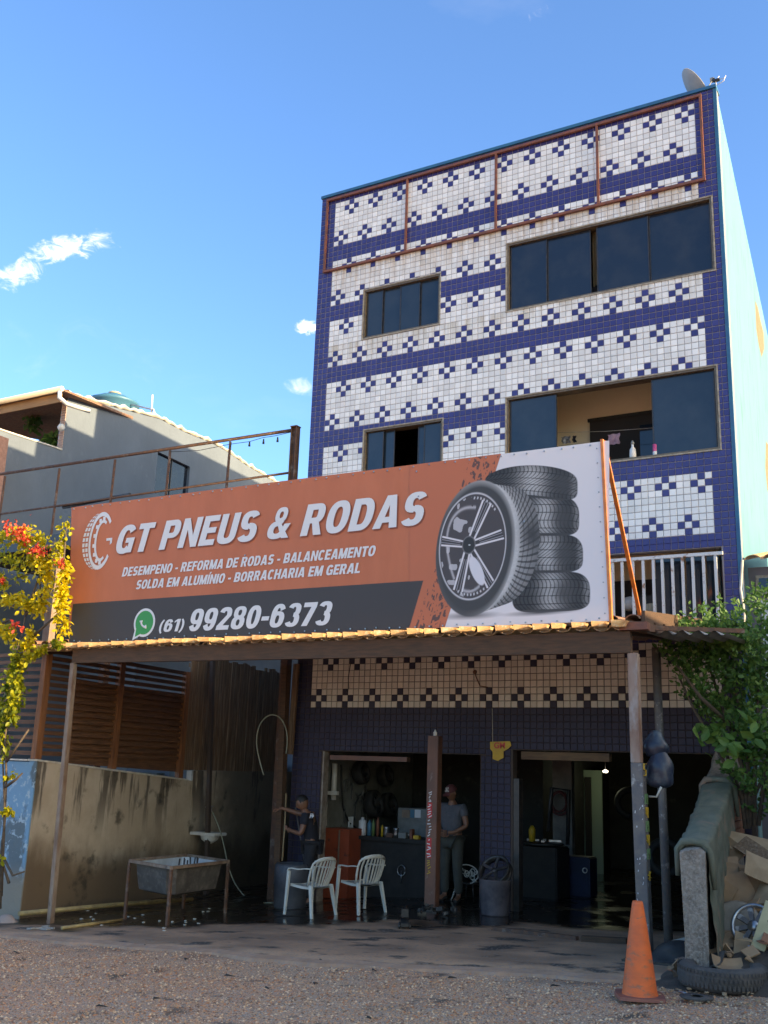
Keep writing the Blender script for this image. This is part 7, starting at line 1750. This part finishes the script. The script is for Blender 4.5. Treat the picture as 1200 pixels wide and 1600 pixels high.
# ornate cast iron stool/table
sq = atg(728, 1410); sz = G(sq.x, sq.y); ir = thing('iron_chair', 'white painted lacework iron chair between the man and the bin', 'chair', (sq.x, sq.y, sz))
pc = aty(729, 1366, sq.y); mb = MB(); rr = random.Random(2)
for k in range(15):
    a0 = rr.uniform(0, 6.28); cx_ = pc.x+rr.uniform(-.15, .15); cz_ = pc.z+rr.uniform(-.10, .10); r_ = rr.uniform(.03, .055)
    mb.tube([(cx_+r_*(1-.09*i)*math.cos(a0+i*.6), sq.y-.02+.002*k, cz_+r_*(1-.09*i)*math.sin(a0+i*.6)) for i in range(10)], .007, 5)
mb.tube([(pc.x+.19*math.cos(a)*(1 if math.sin(a) > -.3 else .9), sq.y, pc.z+.135*math.sin(a)) for a in np.linspace(0, 6.28, 24)], .009, 5)
P(mb.build('lace_back', M['plastic']), ir)
mb = MB(); mb.tube([(pc.x-.16, sq.y, pc.z-.12), (pc.x-.20, sq.y-.02, pc.z-.3), (pc.x-.23, sq.y-.04, sz+.013)], [.016, .012, .011], 7); P(mb.build('leg', M['plastic']), ir)
for dx, dy in ((.10, .0), (-.12, .28), (.12, .28)):
    mb = MB(); mb.tube([(pc.x+dx, sq.y+dy, pc.z-.12), (pc.x+dx*1.2, sq.y+dy*1.05, sz+.013)], .010, 6); P(mb.build('leg', M['blackm']), ir)
mb = MB(); mb.lathe([(0, 0), (.17, 0), (.175, .01), (.17, .02), (0, .02)], (pc.x, sq.y+.15, pc.z-.14), 20); P(mb.build('seat', M['blackm']), ir)
# trolley jack
jq = atg(632, 1452); jz = G(jq.x, jq.y)
jk = thing('trolley_jack', 'small greasy black trolley jack on the floor before the brown column', 'jack', (jq.x, jq.y, jz+.012), .5)
mb = MB(); mb.hexa([(-.05, -.12, .03), (.05, -.12, .03), (.05, .2, .03), (-.05, .2, .03), (-.05, -.12, .07), (.05, -.12, .07), (.05, .2, .12), (-.05, .2, .12)]); o = mb.build('frame', M['blackm'], bevel=.004); o.parent = jk
mb = MB(); mb.box((-.045, .02, .121), (.045, .12, .22)); o = mb.build('pump_block', M['blackm'], bevel=.006); o.parent = jk
mb = MB(); mb.tube([(0, .16, .11), (0, .34, .17), (.02, .48, .20)], .016, 7); o = mb.build('handle', M['blackm']); o.parent = jk
for sx_, sy_ in ((-1, -1), (1, -1), (-1, 1), (1, 1)):
    mb = MB(); mb.lathe([(0, -.012), (.03, -.012), (.03, .012), (0, .012)], (sx_*.065, sy_*.09+.02, .03), 12, axis='x'); o = mb.build('castor', M['blackm']); o.parent = jk
# heap of parts at column foot
mb = MB(); rr = random.Random(77); p = atg(675, 1432)
for k in range(16):
    a = Vector((p.x+rr.uniform(-.22, .26), p.y+rr.uniform(-.1, .2), p.z+rr.uniform(.02, .12))); mb.bar(a, a+Vector((rr.uniform(-.1, .1), rr.uniform(-.1, .1), rr.uniform(-.02, .06))), rr.uniform(.02, .05), rr.uniform(.02, .05))
o = mb.build('scrap_parts', M['blackm']); tag(o, 'small heap of greasy metal parts at the foot of the brown column', 'scrap', kind='stuff')
# floor plank and grate lines
p0, p1 = atg(770, 1455), atg(902, 1471)
mb = MB(); mb.bar(p0+Vector((0, 0, .03)), p1+Vector((0, 0, .03)), .07, .05); o = mb.build('floor_plank', M['rust']); tag(o, 'long grey bar lying across the floor before the right bay', 'bar')
p0, p1 = atg(905, 1474), atg(975, 1478)
mb = MB(); mb.bar(p0+Vector((0, .1, .04)), p1+Vector((0, .1, .04)), .1, .06); o = mb.build('floor_plank', M['timber']); tag(o, 'short dark timber lying right of the grey bar', 'timber')
mb = MB()
p0, p1 = atg(970, 1505), atg(1070, 1515)
for k in range(5): mb.bar(p0+Vector((0, .05+k*.06, .02)), p1+Vector((0, .05+k*.06, .02)), .03, .03)
o = mb.build('drain_grate', M['blackm']); tag(o, 'dark drain grate at the right end of the yard floor', 'grate')

# ---- plastic chairs
def make_chair(label):
    t = thing('plastic_chair', label, 'chair', (0, 0, 0), 0, 'white plastic chairs in front of the workshop')
    mb = MB(); mb.smooth = True   # seat: x forward
    mb.grid(lambda u, v: (-.20+.42*u, (v-.5)*(.40+.04*u), .41+.02*u-.018*math.sin(PI*v)-.012*math.sin(PI*u)+(-.012 if u > .97 else 0)), 12, 10)
    mb.grid(lambda u, v: (-.20+.42*u, (v-.5)*(.40+.04*u), .393+.02*u-.018*math.sin(PI*v)-.012*math.sin(PI*u)), 12, 10)
    for s in (0, 1): mb.grid(lambda u, v: (-.20+.42*u, (s-.5)*(.40+.04*u), .41+.02*u-.012*math.sin(PI*u)-.035*v), 12, 1)
    mb.grid(lambda u, v: (.22, (u-.5)*.44, .43-.018*math.sin(PI*u)-.04*v), 10, 1)
    o = mb.build('seat', M['plastic']); o.parent = t
    def bk(v, h):   # point on back surface: v across -1..1, h 0..1
        return Vector((-.20-.14*h+.07*v*v*(1), v*(.205+.035*math.sin(PI*h*.7)), .41+.40*h))
    for k in range(7):
        v = -.72+1.44*k/6; mb = MB(); mb.smooth = False
        top_h = .93-.10*abs(v)**2
        pts = [bk(v*(1+.10*math.sin(PI*i/7)), top_h*i/7) for i in range(8)]
        for a, b_ in zip(pts[:-1], pts[1:]): mb.bar(a, b_, .026, .009, up=(1, 0, 0))
        o = mb.build('back_slat', M['plastic']); o.parent = t
    mb = MB(); pts = [bk(-1, 0), bk(-1.0, .3), bk(-1.0, .6), bk(-.95, .8), bk(-.72, .93), bk(-.35, .99), bk(0, 1.0), bk(.35, .99), bk(.72, .93), bk(.95, .8), bk(1.0, .6), bk(1.0, .3), bk(1, 0)]
    mb.tube(pts, .017, 8); o = mb.build('back_rim', M['plastic']); o.parent = t
    mb = MB(); pts = [bk(-.9, .86), bk(-.5, .93), bk(0, .95), bk(.5, .93), bk(.9, .86)]; mb.tube(pts, .02, 6); o = mb.build('head_band', M['plastic']); o.parent = t
    for s in (-1, 1):
        mb = MB(); mb.smooth = False
        pts = [bk(s, .62)+Vector((-.01, s*.01, 0)), Vector((-.12, s*.262, .655)), Vector((.0, s*.275, .64)), Vector((.14, s*.275, .645)), Vector((.21, s*.265, .635)), Vector((.235, s*.262, .60))]
        for a, b_ in zip(pts[:-1], pts[1:]): mb.bar(a, b_+(b_-a).normalized()*.006, .045, .014)
        o = mb.build('armrest', M['plastic']); o.parent = t
        mb = MB(); mb.hexa([(.235, s*.275-.012, 0), (.275, s*.275-.012, 0), (.275, s*.275+.012, 0), (.235, s*.275+.012, 0), (.20, s*.262-.02, .60), (.25, s*.262-.02, .60), (.25, s*.262+.012, .60), (.20, s*.262+.012, .60)]); o = mb.build('leg', M['plastic']); o.parent = t
        mb = MB(); mb.hexa([(-.31, s*.255-.014, 0), (-.27, s*.255-.014, 0), (-.27, s*.255+.014, 0), (-.31, s*.255+.014, 0), (-.225, s*.21-.02, .43), (-.165, s*.21-.02, .43), (-.165, s*.21+.016, .43), (-.225, s*.21+.016, .43)]); o = mb.build('leg', M['plastic']); o.parent = t
    return t
ch = make_chair('left white plastic armchair with a slatted back, nearer the wash tub')
p = atg(486, 1436); rzc = rad(168)
ch.location = (p.x-.15, p.y+.20, G(p.x, p.y+.2)+.013); ch.rotation_euler = (0, 0, rzc)
ch.scale = (.93, .93, .95)
ch2 = copy_tree(ch); ch2['label'] = 'right white plastic armchair with a slatted back, nearer the brown column'
p = atg(566, 1431); ch2.location = (p.x-.15, p.y+.20, G(p.x, p.y+.2)+.013); ch2.rotation_euler = (0, 0, rad(158))

# ================================================================== PEOPLE
def skin_mesh(name, verts, edges, radii, mt, parent, root=0, sub=2):
    me = bpy.data.meshes.new(name+'_cage'); me.from_pydata([tuple(v) for v in verts], edges, []); tmp = bpy.data.objects.new('tmp', me); col.objects.link(tmp)
    md = tmp.modifiers.new('s', 'SKIN'); sv = me.skin_vertices[0].data
    for i, r_ in enumerate(radii):
        sv[i].radius = (r_, r_) if not isinstance(r_, tuple) else r_
        sv[i].use_root = (i == root)
    md.use_smooth_shade = True; m2 = tmp.modifiers.new('u', 'SUBSURF'); m2.levels = sub; m2.render_levels = sub
    ev = bpy.data.meshes.new_from_object(tmp.evaluated_get(bpy.context.evaluated_depsgraph_get())); bpy.data.objects.remove(tmp)
    ev.materials.clear(); ev.materials.append(mt); ev.name = name
    for p_ in ev.polygons: p_.use_smooth = True; p_.material_index = 0
    o = bpy.data.objects.new(name, ev); col.objects.link(o); o.parent = parent; return o
def head_part(parent, c_, yaw, pitch, hairm, skinm, cap=None):
    """a head: skull with jaw, nose, ears; then hair or cap. c_: centre, face looks along +x turned by yaw"""
    mb = MB(); mb.smooth = True
    def fn(u, v):
        a = u*2*PI; e = (v-.5)*PI; x, y, z = math.cos(e)*math.cos(a), math.cos(e)*math.sin(a), math.sin(e)
        X = x*.098; Y = y*.076; Z = z*.118
        if z < 0: k = 1-.30*(-z)**1.3; Y *= k; X = X*k+(.022*(-z) if x > 0 else -.0)
        nose = math.exp(-((y*.076)/.012)**2-((Z+.012)/.026)**2)*(x > .5)*.022; brow = math.exp(-((Z-.028)/.012)**2)*(x > .4)*.005
        sock = math.exp(-((abs(Y)-.030)/.014)**2-((Z-.010)/.012)**2)*(x > .4)*.008; mouth = math.exp(-((Z+.058)/.005)**2-(Y/.028)**2)*(x > .4)*.004
        return (X+nose+brow-sock-mouth, Y, Z)
    mb.grid(fn, 48, 36); o = mb.build('head', skinm); o.parent = parent; o.location = c_; o.rotation_euler = (0, pitch, yaw)
    for s in (-1, 1):
        mb = MB(); mb.smooth = True; mb.grid(lambda u, v: (-.005+.020*math.cos((v-.5)*PI)*math.cos(u*2*PI), s*(.078+.009*math.cos((v-.5)*PI)*math.sin(u*2*PI)), -.005+.032*math.sin((v-.5)*PI)), 10, 8); e = mb.build('ear', skinm); e.parent = o
        mb = MB(); mb.smooth = True; mb.grid(lambda u, v: (.083+.009*math.cos((v-.5)*PI)*math.cos(u*2*PI), s*.030+.011*math.cos((v-.5)*PI)*math.sin(u*2*PI), .009+.006*math.sin((v-.5)*PI)), 8, 6); e = mb.build('eye', M['black']); e.parent = o
    mb = MB(); mb.smooth = True
    if cap is None:
        mb.grid(lambda u, v: tuple((lambda a, e: (math.cos(e)*math.cos(a)*.104-.010, math.cos(e)*math.sin(a)*.083, math.sin(e)*.124+.008))(u*2*PI, max(v*PI/2, (.52 if math.cos(u*2*PI) > .45 else -.35+.9*max(0, math.cos(u*2*PI)))))), 40, 14); h = mb.build('hair', hairm); h.parent = o
    else:
        mb.grid(lambda u, v: tuple((lambda a, e: (math.cos(e)*math.cos(a)*.108-.004, math.cos(e)*math.sin(a)*.088, .028+math.sin(e)*.105))(u*2*PI, v*PI/2)), 36, 10); h = mb.build('cap', cap[0]); h.parent = o
        mb = MB(); mb.smooth = True; mb.grid(lambda u, v: (.095+.075*v*math.cos((u-.5)*2.0), (u-.5)*2*.078*(1-.15*v), .032-.018*v-.012*(2*u-1)**2), 14, 5); mb.grid(lambda u, v: (.095+.075*v*math.cos((u-.5)*2.0), (u-.5)*2*.078*(1-.15*v), .027-.018*v-.012*(2*u-1)**2), 14, 5); h2 = mb.build('peak', cap[1]); P(h2, h) if False else setattr(h2, 'parent', h)
        mb = MB(); mb.smooth = True; mb.grid(lambda u, v: tuple((lambda a, e: (math.cos(e)*math.cos(a)*.110-.004, math.cos(e)*math.sin(a)*.090, .028+math.sin(e)*.107))((u-.5)*1.1, .25+v*.7)), 10, 6); h3 = mb.build('cap_front', cap[2]); h3.parent = h
        mb = MB(); mb.smooth = True; mb.grid(lambda u, v: tuple((lambda a, e: (math.cos(e)*math.cos(a)*.103, math.cos(e)*math.sin(a)*.081, math.sin(e)*.118))(PI+(u-.5)*3.3, -.5+v*.8)), 24, 6); h4 = mb.build('hair', hairm); h4.parent = o
    return o
def fingers(parent, c_, dirv, side, skinm, curl=.6, length=1.0):
    """four fingers and a thumb from the knuckle line"""
    d = Vector(dirv).normalized(); s = Vector(side).normalized(); n = d.cross(s).normalized(); c_ = Vector(c_)
    for k, (off, ln) in enumerate(((-.030, .072), (-.010, .080), (.010, .076), (.029, .060))):
        b = c_+s*off; p1 = b+d*ln*.42*length; d2 = (d*math.cos(curl)+n*math.sin(curl)); p2 = p1+d2*ln*.33*length; d3 = (d*math.cos(curl*1.8)+n*math.sin(curl*1.8)); p3 = p2+d3*ln*.27*length
        o = skin_mesh('finger', [b-d*.03, b, p1, p2, p3], [(0, 1), (1, 2), (2, 3), (3, 4)], [.010, .0095, .0088, .008, .0065], skinm, parent, 0, 1)
    b = c_-s*.036-d*.055; skin_mesh('thumb', [b, b-s*.022+d*.028+n*.012, b-s*.022+d*.058+n*.026, b-s*.012+d*.08+n*.036], [(0, 1), (1, 2), (2, 3)], [.013, .012, .010, .0075], skinm, parent, 0, 1)
def person(label, loc, rz, jt, shirt, pants, cap=None, head_yaw=0, head_pitch=0, sleeve=.55, hands=None, scale=1.0):
    """jt: joints in metres, x forward, y to the figure's left, z up"""
    t = thing('person', label, 'person', loc, rz); t.scale = (scale,)*3
    J = {k: Vector(v) for k, v in jt.items()}
    names = ['pelvis', 'waist', 'chest', 'neck', 'headb', 'shL', 'elL', 'wrL', 'palmL', 'shR', 'elR', 'wrR', 'palmR', 'hipL', 'knL', 'anL', 'toL', 'hipR', 'knR', 'anR', 'toR']
    R_ = {'pelvis': (.15, .11), 'waist': (.135, .10), 'chest': (.155, .11), 'neck': .058, 'headb': .055, 'shL': .062, 'elL': .043, 'wrL': .028, 'palmL': (.040, .018), 'shR': .062, 'elR': .043, 'wrR': .028, 'palmR': (.040, .018), 'hipL': .092, 'knL': .060, 'anL': .040, 'toL': .036, 'hipR': .092, 'knR': .060, 'anR': .040, 'toR': .036}
    ix = {n_: i for i, n_ in enumerate(names)}
    E = [('pelvis', 'waist'), ('waist', 'chest'), ('chest', 'neck'), ('neck', 'headb'), ('chest', 'shL'), ('shL', 'elL'), ('elL', 'wrL'), ('wrL', 'palmL'), ('chest', 'shR'), ('shR', 'elR'), ('elR', 'wrR'), ('wrR', 'palmR'), ('pelvis', 'hipL'), ('hipL', 'knL'), ('knL', 'anL'), ('anL', 'toL'), ('pelvis', 'hipR'), ('hipR', 'knR'), ('knR', 'anR'), ('anR', 'toR')]
    skin_mesh('body', [J[n_] for n_ in names], [(ix[a], ix[b_]) for a, b_ in E], [R_[n_] for n_ in names], M['skin'], t)
    # shirt
    def mid(a, b_, f): return J[a].lerp(J[b_], f)
    vs = [J['pelvis']+Vector((0, 0, -.02)), J['waist'], J['chest'], J['neck']+Vector((0, 0, -.045)), J['shL'], mid('shL', 'elL', sleeve), J['shR'], mid('shR', 'elR', sleeve)]
    skin_mesh('shirt', vs, [(0, 1), (1, 2), (2, 3), (2, 4), (4, 5), (2, 6), (6, 7)], [(.178, .138), (.168, .128), (.182, .135), .074, .082, .070, .082, .070], shirt, t)
    vs = [J['pelvis']+Vector((0, 0, .03)), J['hipL'], J['knL'], J['anL']+Vector((0, 0, .02)), J['hipR'], J['knR'], J['anR']+Vector((0, 0, .02))]
    skin_mesh('trousers', vs, [(0, 1), (1, 2), (2, 3), (0, 4), (4, 5), (5, 6)], [(.160, .125), .108, .080, .068, .108, .080, .068], pants, t)
    for s in 'LR':
        a, b_ = J['an'+s], J['to'+s]; skin_mesh('shoe', [a+Vector((-.04, 0, -.035)), a+Vector((.03, 0, -.03)), b_+Vector((-.03, 0, -.012)), b_+Vector((.02, 0, -.012))], [(0, 1), (1, 2), (2, 3)], [.046, .046, .040, .032], M['black'], t, 0, 1)
    head_part(t, J['headb']+Vector((.015, 0, .085)), head_yaw, head_pitch, M['hair'], M['skin'], cap)
    for s, (dv, sd, cu_) in (hands or {}).items(): fingers(t, J['palm'+s]+Vector(dv).normalized()*.035, dv, sd, M['skin'], cu_)
    return t
# man in the doorway, cap and grey shirt: head top at 1228, hands before the belly, looks down to his right
pm = aty(706, 1240, .35); gz = G(pm.x, .35)+.012
H_ = (aty(704, 1228, .35).z-gz); s_ = H_/1.72
jt = dict(pelvis=(0, 0, .93), waist=(.01, 0, 1.10), chest=(.0, 0, 1.30), neck=(.01, 0, 1.46), headb=(.035, 0, 1.53), shL=(0, .185, 1.40), elL=(.02, .27, 1.13), wrL=(.20, .14, 1.03), palmL=(.25, .07, 1.03), shR=(0, -.185, 1.40), elR=(.02, -.25, 1.13), wrR=(.21, -.12, 1.02), palmR=(.26, -.05, 1.01),
          hipL=(0, .10, .90), knL=(.03, .12, .50), anL=(-.01, .13, .09), toL=(.14, .15, .035), hipR=(0, -.10, .90), knR=(.02, -.12, .50), anR=(-.02, -.13, .09), toR=(.13, -.16, .035))
M['capw'] = mat('white_camo_cap', (.50, .46, .40), .8, (.16, .10, .08), 22, .45, .55); M['capm'] = mat('maroon_cap', (.11, .03, .03), .8); M['capf'] = mat('cap_print', (.45, .40, .36), .8, (.16, .05, .05), 26, .48, .52)
person('man in a grey t-shirt and cap standing half behind the brown column', (pm.x+.02, .35, gz), rad(-97), jt, M['greyshirt'], M['pants'], (M['capm'], M['capm'], M['capw']), rad(-12), rad(22), hands={'L': ((.3, -.8, -.1), (0, 0, 1), .7), 'R': ((.3, .8, -.2), (0, 0, -1), .7)}, scale=s_)
# man in black with a raised arm: face about (488,1248); left hand of the picture reaches the post at (447,1240)
pm = aty(491, 1258, -.55); gz = G(pm.x, -.55)+.012; s_ = (aty(489, 1243, -.55).z-gz)/1.66
jt = dict(pelvis=(0, 0, .92), waist=(.03, 0, 1.07), chest=(.08, 0, 1.25), neck=(.13, 0, 1.40), headb=(.18, 0, 1.455), shL=(.09, .18, 1.34), elL=(.16, .27, 1.10), wrL=(.32, .12, 1.15), palmL=(.37, .07, 1.18), shR=(.09, -.18, 1.35), elR=(.30, -.36, 1.42), wrR=(.36, -.60, 1.50), palmR=(.38, -.67, 1.51),
          hipL=(0, .10, .89), knL=(.04, .13, .50), anL=(-.02, .14, .09), toL=(.13, .16, .035), hipR=(0, -.10, .89), knR=(.05, -.12, .50), anR=(0, -.13, .09), toR=(.15, -.15, .035))
jt2 = dict(jt); jt2.update(elR=(.34, -.22, 1.38), wrR=(.56, -.20, 1.44), palmR=(.62, -.18, 1.43), elL=(.14, .26, 1.08), wrL=(.34, .12, 1.12), palmL=(.39, .07, 1.14))
pb2 = person('man in a black t-shirt bending forward with one arm raised to the post', (pm.x, -.55, gz), rad(202), jt2, M['blackshirt'], M['dpants'], None, rad(8), rad(30), hands={'L': ((.7, -.3, .3), (.2, 0, 1), .9), 'R': ((.8, .1, -.15), (0, -1, .2), .9)}, scale=s_)
q = aty(484, 1276, -.75); mb = MB(); rr = random.Random(2)
for k in range(4): mb.bar((q.x+.0+.02*k, -.0, q.z-.02+.02*(k % 2)), (q.x+.02+.015*k, -.0, q.z+.05-.02*(k % 2)), .012, .004, up=(0, 1, 0))
o = mb.build('shirt_print', M['whitep']); 
for v in o.data.vertices: v.co.y += -.745
P(o, pb2)

# more loose card in the heap
rr = random.Random(44)
for k, (px, py, y, a, b_, lb) in enumerate(((1140, 1355, -2.9, .2, .26, 'small brown card leaning against the tarp near the top of the heap'), (1196, 1395, -3.3, .26, .3, 'brown card at the right edge above the wheel trim'), (1165, 1420, -3.4, .26, .22, 'light card behind the dusty disc'), (1120, 1440, -3.55, .14, .36, 'upright card strip beside the tarp edge'),
        (1135, 1490, -3.9, .36, .2, 'dirty flat card in front of the dusty disc'), (1165, 1500, -3.95, .26, .16, 'crumpled grey card above the tyre'), (1190, 1520, -4.0, .34, .22, 'brown card flap right of the tyre'), (1185, 1335, -2.6, .5, .2, 'dark wooden board under the pale cardboard'), (1140, 1330, -2.5, .3, .24, 'ragged card corner at the top of the heap'))):
    p = HPx(px, py, y); sheetbox('card_sheet', lb, 'cardboard', (p.x, y, p.z), a, b_, rr.uniform(.5, 1.4), rr.uniform(-.5, .5), rr.uniform(-.6, .6), M['woodg'] if 'wooden' in lb else M[('card', 'card2')[k % 2]], seed=50+k, wob=.016)

# broken bits of card and tile between the sheets: too many and small to pick apart
mb = MB(); rr = random.Random(61)
for k in range(170):
    u, v = rr.uniform(.08, .62), rr.uniform(.05, .62); c_ = Vector(mound(u, v))+Vector((0, 0, rr.uniform(0, .10))); s_ = rr.uniform(.03, .11)
    q = Matrix.Rotation(rr.uniform(0, 6.28), 3, 'Z') @ Matrix.Rotation(rr.uniform(-1.2, 1.2), 3, 'X'); n_ = rr.choice((3, 4, 5)); mb.cur = rr.choice((0, 0, 1, 2, 3))
    ring_ = [(s_*rr.uniform(.6, 1.2)*math.cos(2*PI*i/n_), s_*rr.uniform(.6, 1.2)*math.sin(2*PI*i/n_)) for i in range(n_)]
    a = [c_+q @ Vector((x, y, 0)) for x, y in ring_]; b_ = [c_+q @ Vector((x, y, .012)) for x, y in ring_]
    mb.raw(a+b_, [tuple(range(n_))[::-1], tuple(range(n_, 2*n_))]+[(i, (i+1) % n_, n_+(i+1) % n_, n_+i) for i in range(n_)])
o = mb.build('card_fragments', [M['card'], M['card2'], M['brick'], M['steelw']]); tag(o, 'torn bits of card, tile and scrap between the sheets of the heap', 'scraps', kind='stuff')
# hand tools and loops hung on the grey inner wall
rr = random.Random(9)
TL = (('a thin spanner hung left of the wheels', 546, 1212), ('a hooked bar hung under the first spanner', 550, 1236), ('a wire loop hung near the white tube', 541, 1228), ('a long lever hung beside the lower wheel', 566, 1262), ('a short wrench hung over the cans', 573, 1284), ('a crossed wheel brace hung near the corner', 560, 1248), ('a looped strap hung beside the lever', 570, 1240), ('a small hammer hung above the cabinet', 538, 1272), ('a pale rag hung over the bench', 548, 1276), ('pliers hung between strap and brace', 555, 1268))
for k, (lb, px, py) in enumerate(TL):
    p = LW(px, py, .05); mb = MB()
    if 'loop' in lb: mb.tube([p+Vector((.0, .07*math.cos(a), .10*math.sin(a))) for a in np.linspace(0, 6.1, 14)], .008, 5)
    elif 'rag' in lb: mb.grid(lambda u, v: (p.x+.02*math.sin(u*9), p.y+(u-.5)*.16, p.z-.2*v), 8, 3)
    elif 'crossed' in lb: mb.bar(p-Vector((0, .09, .09)), p+Vector((0, .09, .09)), .014); mb.bar(p-Vector((0, .09, -.09)), p+Vector((0, .09, -.09)), .014)
    else: mb.bar(p-Vector((0, rr.uniform(-.03, .03), .14)), p+Vector((0, 0, .10)), .018, .010); mb.box((p.x-.01, p.y-.03, p.z+.09), (p.x+.01, p.y+.03, p.z+.13))
    o = mb.build('hanging_tool', M['pink'] if False else (M['whitep'] if 'rag' in lb else M['chrome'])); tag(o, lb[:1].upper()*0+lb+' in the left bay', 'tool', 'hand tools hung on the workshop wall')
# clutter on the bench
for k, (px, h_, w_, mt, lb) in enumerate(((560, .10, .10, 'bluem', 'low navy box at the left end of the bench'), (610, .07, .12, 'rust', 'rusty tray between the two jugs and the cans'), (630, .09, .14, 'greym', 'grey case in front of the machine'), (652, .06, .10, 'yellow', 'flat yellow box at the right end of the bench'), (644, .15, .05, 'orust', 'red brown canister standing in front of the machine'))):
    p = aty(px, 1305, .93); mb = MB(); mb.box((p.x-w_/2, .88, zb__+.002), (p.x+w_/2, .97, zb__+h_)); mb.cur = 0
    o = mb.build('bench_box', M[mt], bevel=.006); tag(o, lb, 'box', 'boxes on the work bench')

# groups for the repeats
GR = {'hanging_wheel': 'wheels hung on the workshop wall', 'spray_can': 'cans on the work bench', 'metal_jug': 'metal jugs on the work bench', 'card_sheet': 'cardboard in the scrap heap', 'card_scrap': 'scraps in the flat tyre',
      'canopy_post': 'steel canopy posts', 'hanging_bag': 'bags hung on the canopy post', 'tool_handle': 'handles leaning in the yard corner', 'wall_wire': 'wires on the tile band', 'floor_pipe': 'pipes on the wet floor', 'stored_tyre': 'tyres stored in the dark bay', 'balcony_plant': 'plants on the grey house balcony', 'floor_plank': 'timbers on the yard floor', 'person': 'men at the workshop door'}
for o in list(bpy.data.objects):
    b_ = o.name.split('.')[0]
    if b_ in GR and 'category' in o and 'group' not in o: o['group'] = GR[b_]
bpy.context.view_layer.update()
